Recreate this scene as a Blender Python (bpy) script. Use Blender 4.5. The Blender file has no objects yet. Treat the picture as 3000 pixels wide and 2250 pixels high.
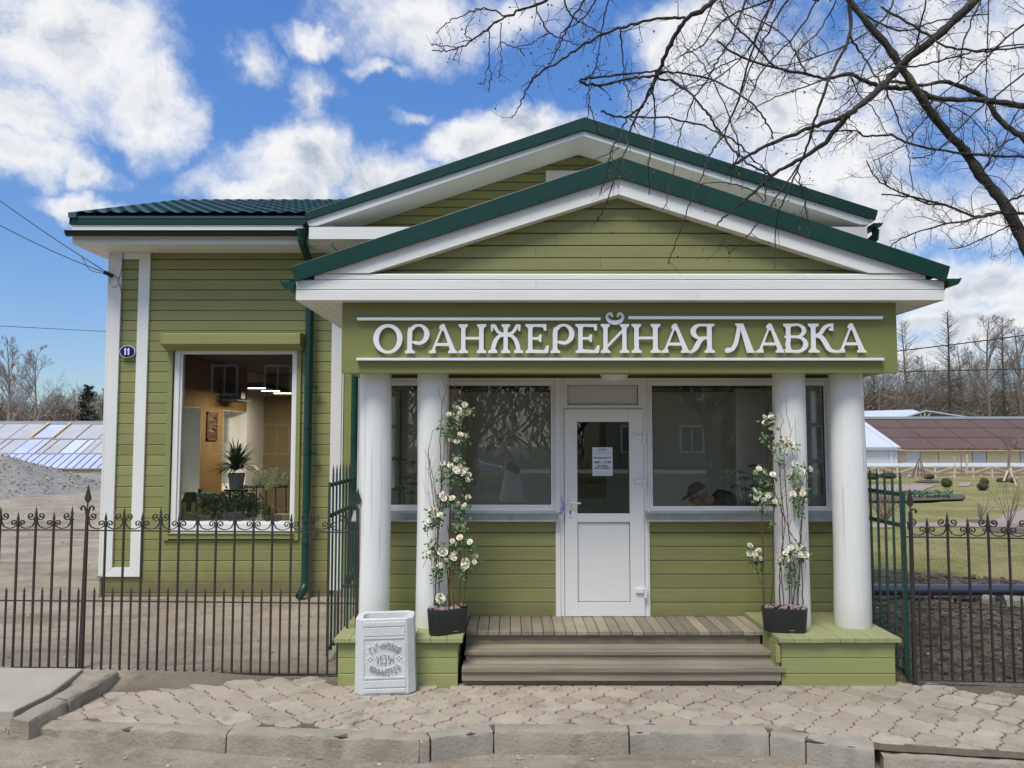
import bpy, math, random
import numpy as np
from mathutils import Vector, Matrix, Euler
PI = math.pi
rnd = random.Random(11)
SC = bpy.context.scene
COL = SC.collection

# ------------------------------------------------------------------ camera
F, HC = 2350.0, 2.12
PT = math.atan(155.0 / F)
cam = bpy.data.cameras.new('camera'); camo = bpy.data.objects.new('camera', cam); COL.objects.link(camo)
camo.location = (0, 0, HC); camo.rotation_euler = (PI / 2 + PT, 0, 0)
cam.sensor_width = 36; cam.lens = F / 3000 * 36; cam.clip_start = .05; cam.clip_end = 3000
SC.camera = camo

# ------------------------------------------------------------------ world, sun, exposure
SUN_EL, SUN_AZ = math.radians(60), math.radians(207)     # azimuth from +Y, clockwise seen from above
SC.view_settings.view_transform = 'Standard'; SC.view_settings.look = 'None'
SC.view_settings.gamma = 1; SC.view_settings.exposure = 0.70
SC.cycles.max_bounces = 9; SC.cycles.transparent_max_bounces = 12; SC.cycles.diffuse_bounces = 5
SC.cycles.sample_clamp_indirect = 4
try: SC.cycles.use_denoising = True
except Exception: pass

class NT:
    """small wrapper for building node trees"""
    def __init__(s, tree): s.t = tree; s.n = tree.nodes; s.l = tree.links
    def new(s, kind, **kw):
        n = s.n.new(kind)
        for k, v in kw.items(): setattr(n, k, v)
        return n
    def put(s, sock, v):
        if v is None: return
        if hasattr(v, 'links'): s.l.new(v, sock)
        else: sock.default_value = v
    def m(s, op, a, b=None, c=None, clamp=False):
        n = s.n.new('ShaderNodeMath'); n.operation = op; n.use_clamp = clamp
        s.put(n.inputs[0], a); s.put(n.inputs[1], b); s.put(n.inputs[2], c); return n.outputs[0]
    def v(s, op, a, b=None, out=0):
        n = s.n.new('ShaderNodeVectorMath'); n.operation = op
        s.put(n.inputs[0], a); s.put(n.inputs[1], b); return n.outputs[out]
    def mixc(s, f, a, b, blend='MIX'):
        n = s.n.new('ShaderNodeMix'); n.data_type = 'RGBA'; n.blend_type = blend
        s.put(n.inputs[0], f); s.put(n.inputs[6], a); s.put(n.inputs[7], b); return n.outputs[2]
    def noise(s, vec, scale, detail=4, rough=.55, out=0, dist=0):
        n = s.n.new('ShaderNodeTexNoise'); s.put(n.inputs['Vector'], vec)
        n.inputs['Scale'].default_value = scale; n.inputs['Detail'].default_value = detail
        n.inputs['Roughness'].default_value = rough; n.inputs['Distortion'].default_value = dist; return n.outputs[out]
    def ramp(s, f, a, b, lo=0., hi=1.):
        n = s.n.new('ShaderNodeMapRange'); n.interpolation_type = 'SMOOTHSTEP'
        s.put(n.inputs[0], f); n.inputs[1].default_value = a; n.inputs[2].default_value = b
        n.inputs[3].default_value = lo; n.inputs[4].default_value = hi; return n.outputs[0]

def pxdir(x, y):
    u, v = (x - 1500) / F, (1125 - y) / F
    d = Vector((u, math.cos(PT) - v * math.sin(PT), math.sin(PT) + v * math.cos(PT))); return d.normalized()

def build_world():
    w = bpy.data.worlds.new('World'); SC.world = w; w.use_nodes = True
    t = NT(w.node_tree); t.n.clear()
    out = t.new('ShaderNodeOutputWorld')
    sky = t.new('ShaderNodeTexSky'); sky.sky_type = 'NISHITA'; sky.sun_disc = False
    sky.sun_elevation = SUN_EL; sky.sun_rotation = SUN_AZ; sky.air_density = 1.0; sky.dust_density = .35; sky.ozone_density = 2.2
    co = t.new('ShaderNodeTexCoord').outputs['Generated']
    sep = t.new('ShaderNodeSeparateXYZ'); t.l.new(co, sep.inputs[0])
    az = t.m('ARCTAN2', sep.outputs[0], sep.outputs[1]); el = t.m('ARCSINE', sep.outputs[2])
    p = t.new('ShaderNodeCombineXYZ'); t.l.new(az, p.inputs[0]); t.l.new(el, p.inputs[1]); P = p.outputs[0]
    # warp the coordinates so that cloud rims billow
    wn = t.v('SUBTRACT', t.noise(P, 7, 5, .6, out=1), (.5, .5, .5))
    wn = t.v('MULTIPLY', wn, (.17, .12, 0)); PW = t.v('ADD', P, wn)
    # clouds: pixel-free list of azimuth / elevation ellipses (radians)
    blobs = [((190, 110), 300, 190, .92), ((450, 290), 150, 110, .85), ((60, 330), 120, 110, .8), ((730, 140), 95, 70, .62), ((900, 270), 85, 85, .62),
             ((890, 455), 215, 118, 1.1), ((860, 555), 240, 80, .95), ((1120, 520), 190, 105, 1.05), ((1370, 440), 180, 110, 1.1), ((1530, 375), 220, 105, 1.15), ((1650, 470), 250, 120, 1),
             ((1230, 40), 240, 110, .72), ((1500, 60), 200, 70, .6), ((235, 600), 120, 44, .95), ((60, 430), 150, 70, .72), ((230, 490), 90, 45, .7),
             ((1240, 330), 80, 26, .5), ((1130, 190), 70, 22, .45),
             ((2250, 330), 430, 250, .74), ((2750, 160), 400, 260, .74), ((2560, 470), 300, 120, .6), ((2350, 620), 420, 150, .9), ((2800, 640), 420, 120, .9), ((2900, 860), 360, 75, .9),
             ((2050, 90), 260, 120, .7), ((2850, 960), 420, 60, .9), ((2700, 1040), 300, 50, .7), ((940, 90), 90, 34, .5)]
    fld = None
    for (x, y), rx, ry, s in blobs:
        d = pxdir(x, y); a, e = math.atan2(d.x, d.y), math.asin(d.z)
        q = t.v('SUBTRACT', PW, (a, e, 0)); q = t.v('MULTIPLY', q, (F / rx * .93, F / ry * .93, 0))
        f = t.m('MULTIPLY', t.m('SUBTRACT', 1.0, t.v('LENGTH', q, out=1)), s)
        fld = f if fld is None else t.m('MAXIMUM', fld, f)
    # elsewhere in the sky broken cloud from noise alone
    far = t.ramp(t.m('ABSOLUTE', az), .72, .95)
    high = t.ramp(el, .62, .8)
    away = t.m('MAXIMUM', far, high)
    gen = t.m('SUBTRACT', t.noise(co, 2.3, 5, .55), .41)
    fld = t.m('ADD', t.m('MULTIPLY', fld, t.m('SUBTRACT', 1.0, away)), t.m('MULTIPLY', gen, t.m('MULTIPLY', away, 2.2)))
    n1 = t.noise(PW, 5.5, 9, .62); n2 = t.noise(P, 26, 7, .6)
    fld2 = t.m('ADD', fld, t.m('MULTIPLY', t.m('SUBTRACT', n1, .53), 1.9))
    fld2 = t.m('ADD', fld2, t.m('MULTIPLY', t.m('SUBTRACT', n2, .5), .55))
    dens = t.m('MULTIPLY', t.ramp(fld2, -.14, .62), .97)
    # self-shading: density towards the sun (up) compared with here
    up = t.v('ADD', PW, (-.012, .035, 0))
    n1u = t.noise(up, 5.5, 9, .62)
    shade = t.m('SUBTRACT', n1, n1u)
    thick = t.ramp(fld2, .30, 1.1)
    br = t.m('ADD', .93, t.m('MULTIPLY', shade, 1.9)); br = t.m('SUBTRACT', br, t.m('MULTIPLY', thick, .30))
    br = t.m('MINIMUM', t.m('MAXIMUM', br, .44), 1.06)
    cc = t.mixc(t.ramp(br, .45, 1.0), (.40, .47, .60, 1), (.97, .97, .97, 1))
    cc = t.mixc(1.0, cc, cc)
    bs = t.new('ShaderNodeBackground'); bc = t.new('ShaderNodeBackground')
    skyc = t.mixc(t.ramp(el, 0.0, .62, .0, 1.), (.62, .72, .88, 1), (.62, .98, 1.42, 1))
    t.l.new(t.mixc(1.0, sky.outputs[0], skyc, 'MULTIPLY'), bs.inputs[0]); bs.inputs[1].default_value = .085
    t.l.new(cc, bc.inputs[0]); bc.inputs[1].default_value = .60
    mx = t.new('ShaderNodeMixShader'); t.l.new(dens, mx.inputs[0]); t.l.new(bs.outputs[0], mx.inputs[1]); t.l.new(bc.outputs[0], mx.inputs[2])
    t.l.new(mx.outputs[0], out.inputs[0])
    w.cycles.sampling_method = 'MANUAL'; w.cycles.sample_map_resolution = 512
build_world()
sl = bpy.data.lights.new('sun', 'SUN'); so = bpy.data.objects.new('sun', sl); COL.objects.link(so)
sl.energy = 2.1; sl.angle = math.radians(23); sl.color = (1, .962, .84)
sd = Vector((math.sin(SUN_AZ) * math.cos(SUN_EL), math.cos(SUN_AZ) * math.cos(SUN_EL), math.sin(SUN_EL)))
so.rotation_euler = sd.to_track_quat('Z', 'Y').to_euler(); so.location = sd * 30

# ------------------------------------------------------------------ photo measuring: pixel + known depth -> metres
def ang(y): return PT + math.atan((1125 - y) / F)
def Zp(y, Y): return HC + Y * math.tan(ang(y))
def Xp(x, y, Y):
    dz = Y * math.tan(ang(y)); return (x - 1500) / F * (Y * math.cos(PT) + dz * math.sin(PT))
def Gp(x, y, z=0.):
    Y = (z - HC) / math.tan(ang(y)); return Vector((Xp(x, y, Y), Y, z))
def Pp(x, y, Y): return Vector((Xp(x, y, Y), Y, Zp(y, Y)))

# ------------------------------------------------------------------ materials
MATS = {}
def mat(name, col, rough=.6, col2=None, nscale=6, namt=.5, bump=0, bscale=40, island=0, metal=0, spec=.5, stretch=None, dirt=None, coat=0, sub=None, trans=0):
    if name in MATS: return MATS[name]
    m = bpy.data.materials.new(name); MATS[name] = m; m.use_nodes = True
    t = NT(m.node_tree); b = t.n['Principled BSDF']
    co = t.new('ShaderNodeTexCoord').outputs['Object']
    vec = t.v('MULTIPLY', co, stretch) if stretch else co
    c = tuple(col) + (1,)
    if col2:
        f = t.ramp(t.noise(vec, nscale, 5, .6), .5 - namt * .45, .5 + namt * .45)
        c = t.mixc(f, tuple(col) + (1,), tuple(col2) + (1,))
    if island:
        g = t.new('ShaderNodeNewGeometry').outputs['Random Per Island']
        hs = t.new('ShaderNodeHueSaturation'); t.put(hs.inputs['Color'], c)
        t.l.new(t.m('ADD', 1 - island, t.m('MULTIPLY', g, 2 * island)), hs.inputs['Value']); c = hs.outputs[0]
    if dirt:   # (colour, scale, low, high)
        f = t.ramp(t.noise(co, dirt[1], 6, .65), dirt[2], dirt[3]); c = t.mixc(f, c, tuple(dirt[0]) + (1,))
    t.put(b.inputs['Base Color'], c)
    b.inputs['Roughness'].default_value = rough; b.inputs['Metallic'].default_value = metal
    b.inputs['Specular IOR Level'].default_value = spec; b.inputs['Coat Weight'].default_value = coat
    if trans: b.inputs['Transmission Weight'].default_value = trans
    if bump:
        bn = t.new('ShaderNodeBump'); bn.inputs['Strength'].default_value = bump; bn.inputs['Distance'].default_value = .02
        t.l.new(t.noise(vec, bscale, 5, .65), bn.inputs['Height']); t.l.new(bn.outputs[0], b.inputs['Normal'])
    return m

def mat_glass(name, refl=.12, tint=(.86, .9, .88), rough=0):
    m = bpy.data.materials.new(name); MATS[name] = m; m.use_nodes = True
    t = NT(m.node_tree); t.n.remove(t.n['Principled BSDF'])
    tr = t.new('ShaderNodeBsdfTransparent'); tr.inputs[0].default_value = tuple(tint) + (1,)
    gl = t.new('ShaderNodeBsdfGlossy'); gl.inputs['Roughness'].default_value = rough; gl.inputs[0].default_value = (1, 1, 1, 1)
    lw = t.new('ShaderNodeLayerWeight'); lw.inputs[0].default_value = .25
    f = t.m('ADD', refl, t.m('MULTIPLY', lw.outputs['Fresnel'], .8), clamp=True)
    mx = t.new('ShaderNodeMixShader'); t.l.new(f, mx.inputs[0]); t.l.new(tr.outputs[0], mx.inputs[1]); t.l.new(gl.outputs[0], mx.inputs[2])
    t.l.new(mx.outputs[0], t.n['Material Output'].inputs[0]); return m

def mat_emit(name, col, s):
    m = bpy.data.materials.new(name); MATS[name] = m; m.use_nodes = True
    b = m.node_tree.nodes['Principled BSDF']; b.inputs['Emission Color'].default_value = tuple(col) + (1,); b.inputs['Emission Strength'].default_value = s
    b.inputs['Base Color'].default_value = tuple(col) + (1,); return m

# knotty painted boards: grain along X, knots, each board slightly different
def mat_board(name, col, amt=.1, rough=.55, knots=True, grain=.35, base=None, axis='X', wear=None):
    m = bpy.data.materials.new(name); MATS[name] = m; m.use_nodes = True
    t = NT(m.node_tree); b = t.n['Principled BSDF']; co = t.new('ShaderNodeTexCoord').outputs['Object']
    st = {'X': (1.2, 14, 22), 'Y': (14, 1.2, 22), 'Z': (16, 16, 1.0)}[axis]
    g = t.new('ShaderNodeNewGeometry').outputs['Random Per Island']
    off = t.new('ShaderNodeCombineXYZ'); t.l.new(t.m('MULTIPLY', g, 37), off.inputs[0]); t.l.new(t.m('MULTIPLY', g, 11), off.inputs[2])
    co2 = t.v('ADD', co, off.outputs[0])
    gr = t.noise(t.v('MULTIPLY', co2, st), 1.6, 6, .6, dist=.6)
    bl = t.noise(co2, 1.4, 4, .6)
    val = t.m('ADD', 1 - amt, t.m('MULTIPLY', g, amt * 1.2)); val = t.m('ADD', val, t.m('MULTIPLY', t.m('SUBTRACT', gr, .5), amt * 1.6))
    val = t.m('ADD', val, t.m('MULTIPLY', t.m('SUBTRACT', bl, .5), amt * 1.8))
    hs = t.new('ShaderNodeHueSaturation'); hs.inputs['Color'].default_value = tuple(col) + (1,); t.l.new(val, hs.inputs['Value']); c = hs.outputs[0]
    if knots:
        vo = t.new('ShaderNodeTexVoronoi'); vo.inputs['Scale'].default_value = 2.1; t.l.new(t.v('MULTIPLY', co2, (1, .3, 1.3)), vo.inputs['Vector'])
        k = t.ramp(vo.outputs['Distance'], .012, .035, 1, 0)
        c = t.mixc(t.m('MULTIPLY', k, .7), c, tuple(x * .42 for x in col) + (1,))
    if base:    # splashed soil colour near the ground (height in metres, colour)
        sp = t.new('ShaderNodeSeparateXYZ'); t.l.new(co, sp.inputs[0])
        f = t.m('ADD', sp.outputs[2], t.m('MULTIPLY', t.m('SUBTRACT', t.noise(co, 5, 5, .6), .5), .35))
        f = t.ramp(f, base[0], base[0] + .5, .75, 0); c = t.mixc(f, c, tuple(base[1]) + (1,))
    if wear:    # bare wood where paint has gone
        f = t.ramp(t.noise(t.v('MULTIPLY', co2, st), 2.4, 7, .7), wear[1], wear[1] + .07); c = t.mixc(f, c, tuple(wear[0]) + (1,))
    t.put(b.inputs['Base Color'], c); b.inputs['Roughness'].default_value = rough
    bn = t.new('ShaderNodeBump'); bn.inputs['Strength'].default_value = grain; bn.inputs['Distance'].default_value = .006
    t.l.new(gr, bn.inputs['Height']); t.l.new(bn.outputs[0], b.inputs['Normal'])
    return m

GREEN = (.275, .282, .104)
mat_board('green_boards', GREEN, .17, .55, base=(.12, (.13, .105, .06)))
mat_board('green_boards_gable', (.25, .256, .092), .10, .55)
mat_board('green_trim', (.26, .275, .098), .06, .5, knots=False)
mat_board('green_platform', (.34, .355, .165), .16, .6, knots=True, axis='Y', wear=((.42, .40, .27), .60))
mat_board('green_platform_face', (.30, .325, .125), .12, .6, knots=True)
mat_board('green_board_sign', (.215, .228, .07), .05, .5, knots=False, grain=.15)
mat_board('white_boards', (.79, .79, .755), .08, .5, knots=False, grain=.3, wear=((.50, .48, .43), .74))
mat_board('white_boards_up', (.79, .79, .765), .08, .5, knots=False, grain=.35, axis='Z')
mat_board('log_white', (.80, .805, .78), .10, .45, knots=True, grain=.6, axis='Z', base=(.30, (.60, .585, .53)), wear=((.45, .44, .40), .80))
mat_board('weathered_wood', (.30, .255, .19), .36, .8, knots=True, grain=1., axis='Y', wear=((.12, .10, .08), .66))
mat_board('weathered_tread', (.30, .255, .19), .36, .8, knots=True, grain=1., axis='X', wear=((.12, .10, .08), .66))
mat('white_plastic', (.79, .79, .77), .28, spec=.5)
mat('white_plastic_dim', (.62, .62, .62), .35)
mat('green_metal', (.003, .036, .024), .36, (.005, .048, .032), 2.2, .8, spec=.4, dirt=((.015, .06, .045), 5, .62, .8))
mat('green_metal_dark', (.003, .022, .016), .35, spec=.4)
mat('tile_metal', (.034, .082, .098), .42, (.045, .10, .118), 3, .7, spec=.35)
mat('zinc', (.33, .34, .34), .45, (.42, .43, .43), 9, .6, metal=.75, dirt=((.22, .22, .21), 4, .6, .8))
mat('black_plastic', (.018, .019, .021), .42)
mat('dark_rubber', (.012, .012, .012), .7)
mat_glass('glass_front', .048, (.97, .97, .94)); mat_glass('glass_wing', .028, (.88, .9, .88)); mat_glass('glass_plain', .06, (.9, .92, .92))

# ------------------------------------------------------------------ mesh builder
def thing(name, label, cat, loc=(0, 0, 0), group=None, kind=None):
    o = bpy.data.objects.new(name, None); COL.objects.link(o); o.location = loc; o.empty_display_size = .1
    o['label'] = label; o['category'] = cat
    if group: o['group'] = group
    if kind: o['kind'] = kind
    return o
def tag(o, label=None, cat=None, group=None, kind=None):
    if label: o['label'] = label
    if cat: o['category'] = cat
    if group: o['group'] = group
    if kind: o['kind'] = kind
    return o
def rootloc(p):
    v = Vector((0, 0, 0))
    while p is not None: v = v + Vector(p.location); p = p.parent
    return v

class MB:
    def __init__(s): s.v = []; s.f = []; s.mi = []; s.cur = 0
    def m(s, i): s.cur = i; return s
    def add(s, vs, fs):
        b = len(s.v); s.v.extend([tuple(v) for v in vs]); s.f.extend([tuple(i + b for i in f) for f in fs]); s.mi.extend([s.cur] * len(fs)); return s
    def box(s, x0, x1, y0, y1, z0, z1):
        if x0 > x1: x0, x1 = x1, x0
        if y0 > y1: y0, y1 = y1, y0
        if z0 > z1: z0, z1 = z1, z0
        return s.add([(x0, y0, z0), (x1, y0, z0), (x1, y1, z0), (x0, y1, z0), (x0, y0, z1), (x1, y0, z1), (x1, y1, z1), (x0, y1, z1)],
                     [(0, 3, 2, 1), (4, 5, 6, 7), (0, 1, 5, 4), (1, 2, 6, 5), (2, 3, 7, 6), (3, 0, 4, 7)])
    def hexa(s, p): return s.add(p, [(0, 3, 2, 1), (4, 5, 6, 7), (0, 1, 5, 4), (1, 2, 6, 5), (2, 3, 7, 6), (3, 0, 4, 7)])
    def obox(s, c, ax, ay, az):   # oriented box: centre and three half-axis vectors
        c, ax, ay, az = map(Vector, (c, ax, ay, az))
        return s.hexa([c + sx * ax + sy * ay + sz * az for sz in (-1, 1) for sx, sy in ((-1, -1), (1, -1), (1, 1), (-1, 1))])
    def prism(s, pts, d):         # planar polygon (3d points, CCW seen from -d) pushed by vector d
        n = len(pts); d = Vector(d); pts = [Vector(p) for p in pts]
        return s.add(pts + [p + d for p in pts], [tuple(range(n)), tuple(range(2 * n - 1, n - 1, -1))] + [(i, i + n, (i + 1) % n + n, (i + 1) % n) for i in range(n)])
    def xz(s, pts, y0, y1):       # polygon given in x,z pushed from y0 to y1
        n = len(pts); A = sum(pts[i][0] * pts[(i + 1) % n][1] - pts[(i + 1) % n][0] * pts[i][1] for i in range(n))
        if A < 0: pts = pts[::-1]
        return s.prism([(x, y0, z) for x, z in pts], (0, y1 - y0, 0))
    def tube(s, pts, r, n=8, cap=True):
        pts = [Vector(p) for p in pts]; k = len(pts)
        rr = r if isinstance(r, (list, tuple)) else [r] * k
        vs = []; u = None
        for i, p in enumerate(pts):
            t = (pts[min(i + 1, k - 1)] - pts[max(i - 1, 0)])
            if t.length < 1e-9: t = Vector((0, 0, 1))
            t.normalize()
            if u is None: u = t.orthogonal().normalized()
            else:
                u = u - t * u.dot(t)
                u = u.normalized() if u.length > 1e-6 else t.orthogonal().normalized()
            w = t.cross(u)
            for j in range(n):
                a = 2 * PI * j / n; vs.append(p + (u * math.cos(a) + w * math.sin(a)) * rr[i])
        fs = [(i * n + j, i * n + (j + 1) % n, (i + 1) * n + (j + 1) % n, (i + 1) * n + j) for i in range(k - 1) for j in range(n)]
        if cap: fs += [tuple(range(n - 1, -1, -1)), tuple(range((k - 1) * n, k * n))]
        return s.add(vs, fs)
    def lathe(s, c, prof, n=20, squash=(1, 1)):   # prof: [(r, z)] bottom to top about a vertical axis at c
        c = Vector(c); vs = []; k = len(prof)
        for r, z in prof:
            for j in range(n): a = 2 * PI * j / n; vs.append((c.x + r * math.cos(a) * squash[0], c.y + r * math.sin(a) * squash[1], c.z + z))
        fs = [(i * n + j, i * n + (j + 1) % n, (i + 1) * n + (j + 1) % n, (i + 1) * n + j) for i in range(k - 1) for j in range(n)]
        fs += [tuple(range(n - 1, -1, -1)), tuple(range((k - 1) * n, k * n))]
        return s.add(vs, fs)
    def blob(s, c, rx, ry, rz, n=10, m=7, jit=0, rg=rnd):
        c = Vector(c); vs = [c + Vector((0, 0, -rz))]
        for i in range(1, m):
            a = -PI / 2 + PI * i / m
            for j in range(n):
                b = 2 * PI * j / n; q = 1 + rg.uniform(-jit, jit)
                vs.append(c + Vector((rx * math.cos(a) * math.cos(b) * q, ry * math.cos(a) * math.sin(b) * q, rz * math.sin(a) * q)))
        vs.append(c + Vector((0, 0, rz))); L = len(vs) - 1; fs = [(0, 1 + (j + 1) % n, 1 + j) for j in range(n)]
        for i in range(m - 2): fs += [(1 + i * n + j, 1 + i * n + (j + 1) % n, 1 + (i + 1) * n + (j + 1) % n, 1 + (i + 1) * n + j) for j in range(n)]
        fs += [(L, 1 + (m - 2) * n + j, 1 + (m - 2) * n + (j + 1) % n) for j in range(n)]
        return s.add(vs, fs)
    def build(s, name, mats, parent=None, smooth=False, bevel=0, local=False):
        me = bpy.data.meshes.new(name)
        off = Vector((0, 0, 0)) if local else rootloc(parent)
        if len(s.v) > 4000:
            v = np.array(s.v, dtype=np.float32) - np.array(off, dtype=np.float32)
            me.from_pydata(v.tolist(), [], s.f)
        else: me.from_pydata([(a - off.x, b - off.y, c - off.z) for a, b, c in s.v], [], s.f)
        if isinstance(mats, (str, bpy.types.Material)): mats = [mats]
        for x in mats: me.materials.append(MATS[x] if isinstance(x, str) else x)
        if len(mats) > 1: me.polygons.foreach_set('material_index', s.mi)
        if smooth: me.polygons.foreach_set('use_smooth', [True] * len(me.polygons))
        me.update()
        o = bpy.data.objects.new(name, me); COL.objects.link(o); o.parent = parent
        if smooth == 2:
            me.set_sharp_from_angle(angle=math.radians(38))
        if bevel:
            b = o.modifiers.new('b', 'BEVEL'); b.width = bevel; b.segments = 2; b.limit_method = 'ANGLE'; b.angle_limit = math.radians(40)
        return o
    # a weatherboard: flat face with a chamfered top edge; ends may slope
    def board(s, x0, x1, z0, z1, y, th=.02, x0t=None, x1t=None):
        x0t = x0 if x0t is None else x0t; x1t = x1 if x1t is None else x1t; h = z1 - z0; c = min(.009, h * .3)
        k = 1 - c / h; a0, a1 = x0 + (x0t - x0) * k, x1 + (x1t - x1) * k
        vs = [(x0, y, z0), (x1, y, z0), (a1, y, z1 - c), (a0, y, z1 - c), (x1t, y + .009, z1), (x0t, y + .009, z1), (x0, y + th, z0), (x1, y + th, z0), (x1t, y + th, z1), (x0t, y + th, z1)]
        return s.add(vs, [(0, 1, 2, 3), (3, 2, 4, 5), (0, 6, 7, 1), (5, 4, 8, 9), (0, 3, 5, 9, 6), (1, 7, 8, 4, 2), (6, 9, 8, 7)])
    def planks(s, x0, x1, z0, z1, pitch, y, holes=(), joints=.25, gap=.006, rg=rnd, gable=None):
        z = z0
        while z < z1 - .01:
            zt = min(z + pitch, z1); segs = [(x0, x1)]
            if gable:   # (xc, z_apex, slope): half width at a height
                xc, za, sl = gable; hb, ht = (za - z) / sl, max((za - zt) / sl, 0)
                cuts = [xc - hb, xc + hb]; j = []
                if hb > .8:
                    for _ in range(2 if hb > 1.6 else 1):
                        if rg.random() < .75: j.append(rg.uniform(xc - hb * .7, xc + hb * .7))
                pts = [cuts[0]] + sorted(j) + [cuts[1]]
                for a, b in zip(pts[:-1], pts[1:]):
                    s.board(a + (.001 if a != cuts[0] else 0), b - (.001 if b != cuts[1] else 0), z + gap / 2, zt - gap / 2, y + rg.uniform(0, .0015), .02,
                            x0t=(xc - ht) if a == cuts[0] else None, x1t=(xc + ht) if b == cuts[1] else None)
                z = zt; continue
            for hx0, hx1, hz0, hz1 in holes:
                if hz0 < (z + zt) / 2 < hz1:
                    ns = []
                    for a, b in segs:
                        if hx1 <= a or hx0 >= b: ns.append((a, b)); continue
                        if hx0 > a: ns.append((a, hx0))
                        if hx1 < b: ns.append((hx1, b))
                    segs = ns
            for a, b in segs:
                if b - a > 2.2 and rg.random() < joints:
                    c = rg.uniform(a + .6, b - .6); parts = [(a, c - .001), (c + .001, b)]
                else: parts = [(a, b)]
                for p, q in parts: s.board(p, q, z + gap / 2, zt - gap / 2, y + rg.uniform(0, .0015))
            z = zt
        return s

def smoothstep(a, b, x):
    t = max(0., min(1., (x - a) / (b - a))); return t * t * (3 - 2 * t)
# ================================================================== THE GROUND
def zpav(x): return -.10 * smoothstep(-1.4, -3.9, x) if x < 0 else -.0 * x
def hnoise(x, y, s, seed=0):
    return (math.sin(x * s * 1.3 + seed + 1.7 * math.sin(y * s * .7 + seed)) + math.sin(y * s * 1.1 + 2.1 * math.sin(x * s * .6 + seed * 2))) * .5
KERB_PX = [(96, 2127), (664, 2148), (1228, 2168), (1262, 2163), (1447, 2141), (1845, 2143), (2255, 2148), (2360, 2170), (2584, 2196), (3060, 2226), (3700, 2262)]
def kerb_pts():
    out = []
    for x, y in KERB_PX:
        g = Gp(x, y, 0)
        for _ in range(4): g = Gp(x, y, zpav(g.x))
        out.append(g)
    return out
KP = kerb_pts()
def kerb_y(x):
    for a, b in zip(KP[:-1], KP[1:]):
        if a.x <= x <= b.x: return a.y + (b.y - a.y) * (x - a.x) / (b.x - a.x)
    return KP[0].y if x < KP[0].x else KP[-1].y
ROAD = -.165
def zground(x, y):
    z = 0.
    ky = kerb_y(x)
    if y < ky + .2 and x > KP[0].x - .05: z = ROAD + (zpav(x) - .03 - ROAD) * smoothstep(ky + .08, ky + .2, y)
    elif x <= KP[0].x - .05: z = ROAD * smoothstep(7.6, 6.6, y)
    else: z = (zpav(x) - .03) * (1 - smoothstep(6.9, 7.6, y))
    if x < 2.8: z += .10 * smoothstep(8, 10.3, y) * smoothstep(3.6, 2.8, x) + .22 * smoothstep(11, 40, y)
    # heap of gravel in the yard is its own object; here only ruts and lumps
    if y > 7.2: z += .012 * hnoise(x, y, 2.3, 3) + .006 * hnoise(x, y, 7, 1)
    if x > 3.4 and 7.3 < y < 13.2: z += .022 * hnoise(x, y, 9, 5) + .016 * hnoise(x, y, 21, 2) - .03
    if y < ky: z += .004 * hnoise(x, y, 3.1, 2)
    if y < 1.5: z += .56 * smoothstep(1.5, .3, y)      # grassy verge on the photographer's side of the road
    return z

def grid_mesh(xs, ys, zf):
    vs = [(x, y, zf(x, y)) for y in ys for x in xs]; nx = len(xs)
    fs = [(j * nx + i, j * nx + i + 1, (j + 1) * nx + i + 1, (j + 1) * nx + i) for j in range(len(ys) - 1) for i in range(nx - 1)]
    return vs, fs
def span(stops):
    out = []
    for (a, b, d) in stops:
        n = max(1, round((b - a) / d)); out += [a + (b - a) * i / n for i in range(n)]
    return out + [stops[-1][1]]

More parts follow.
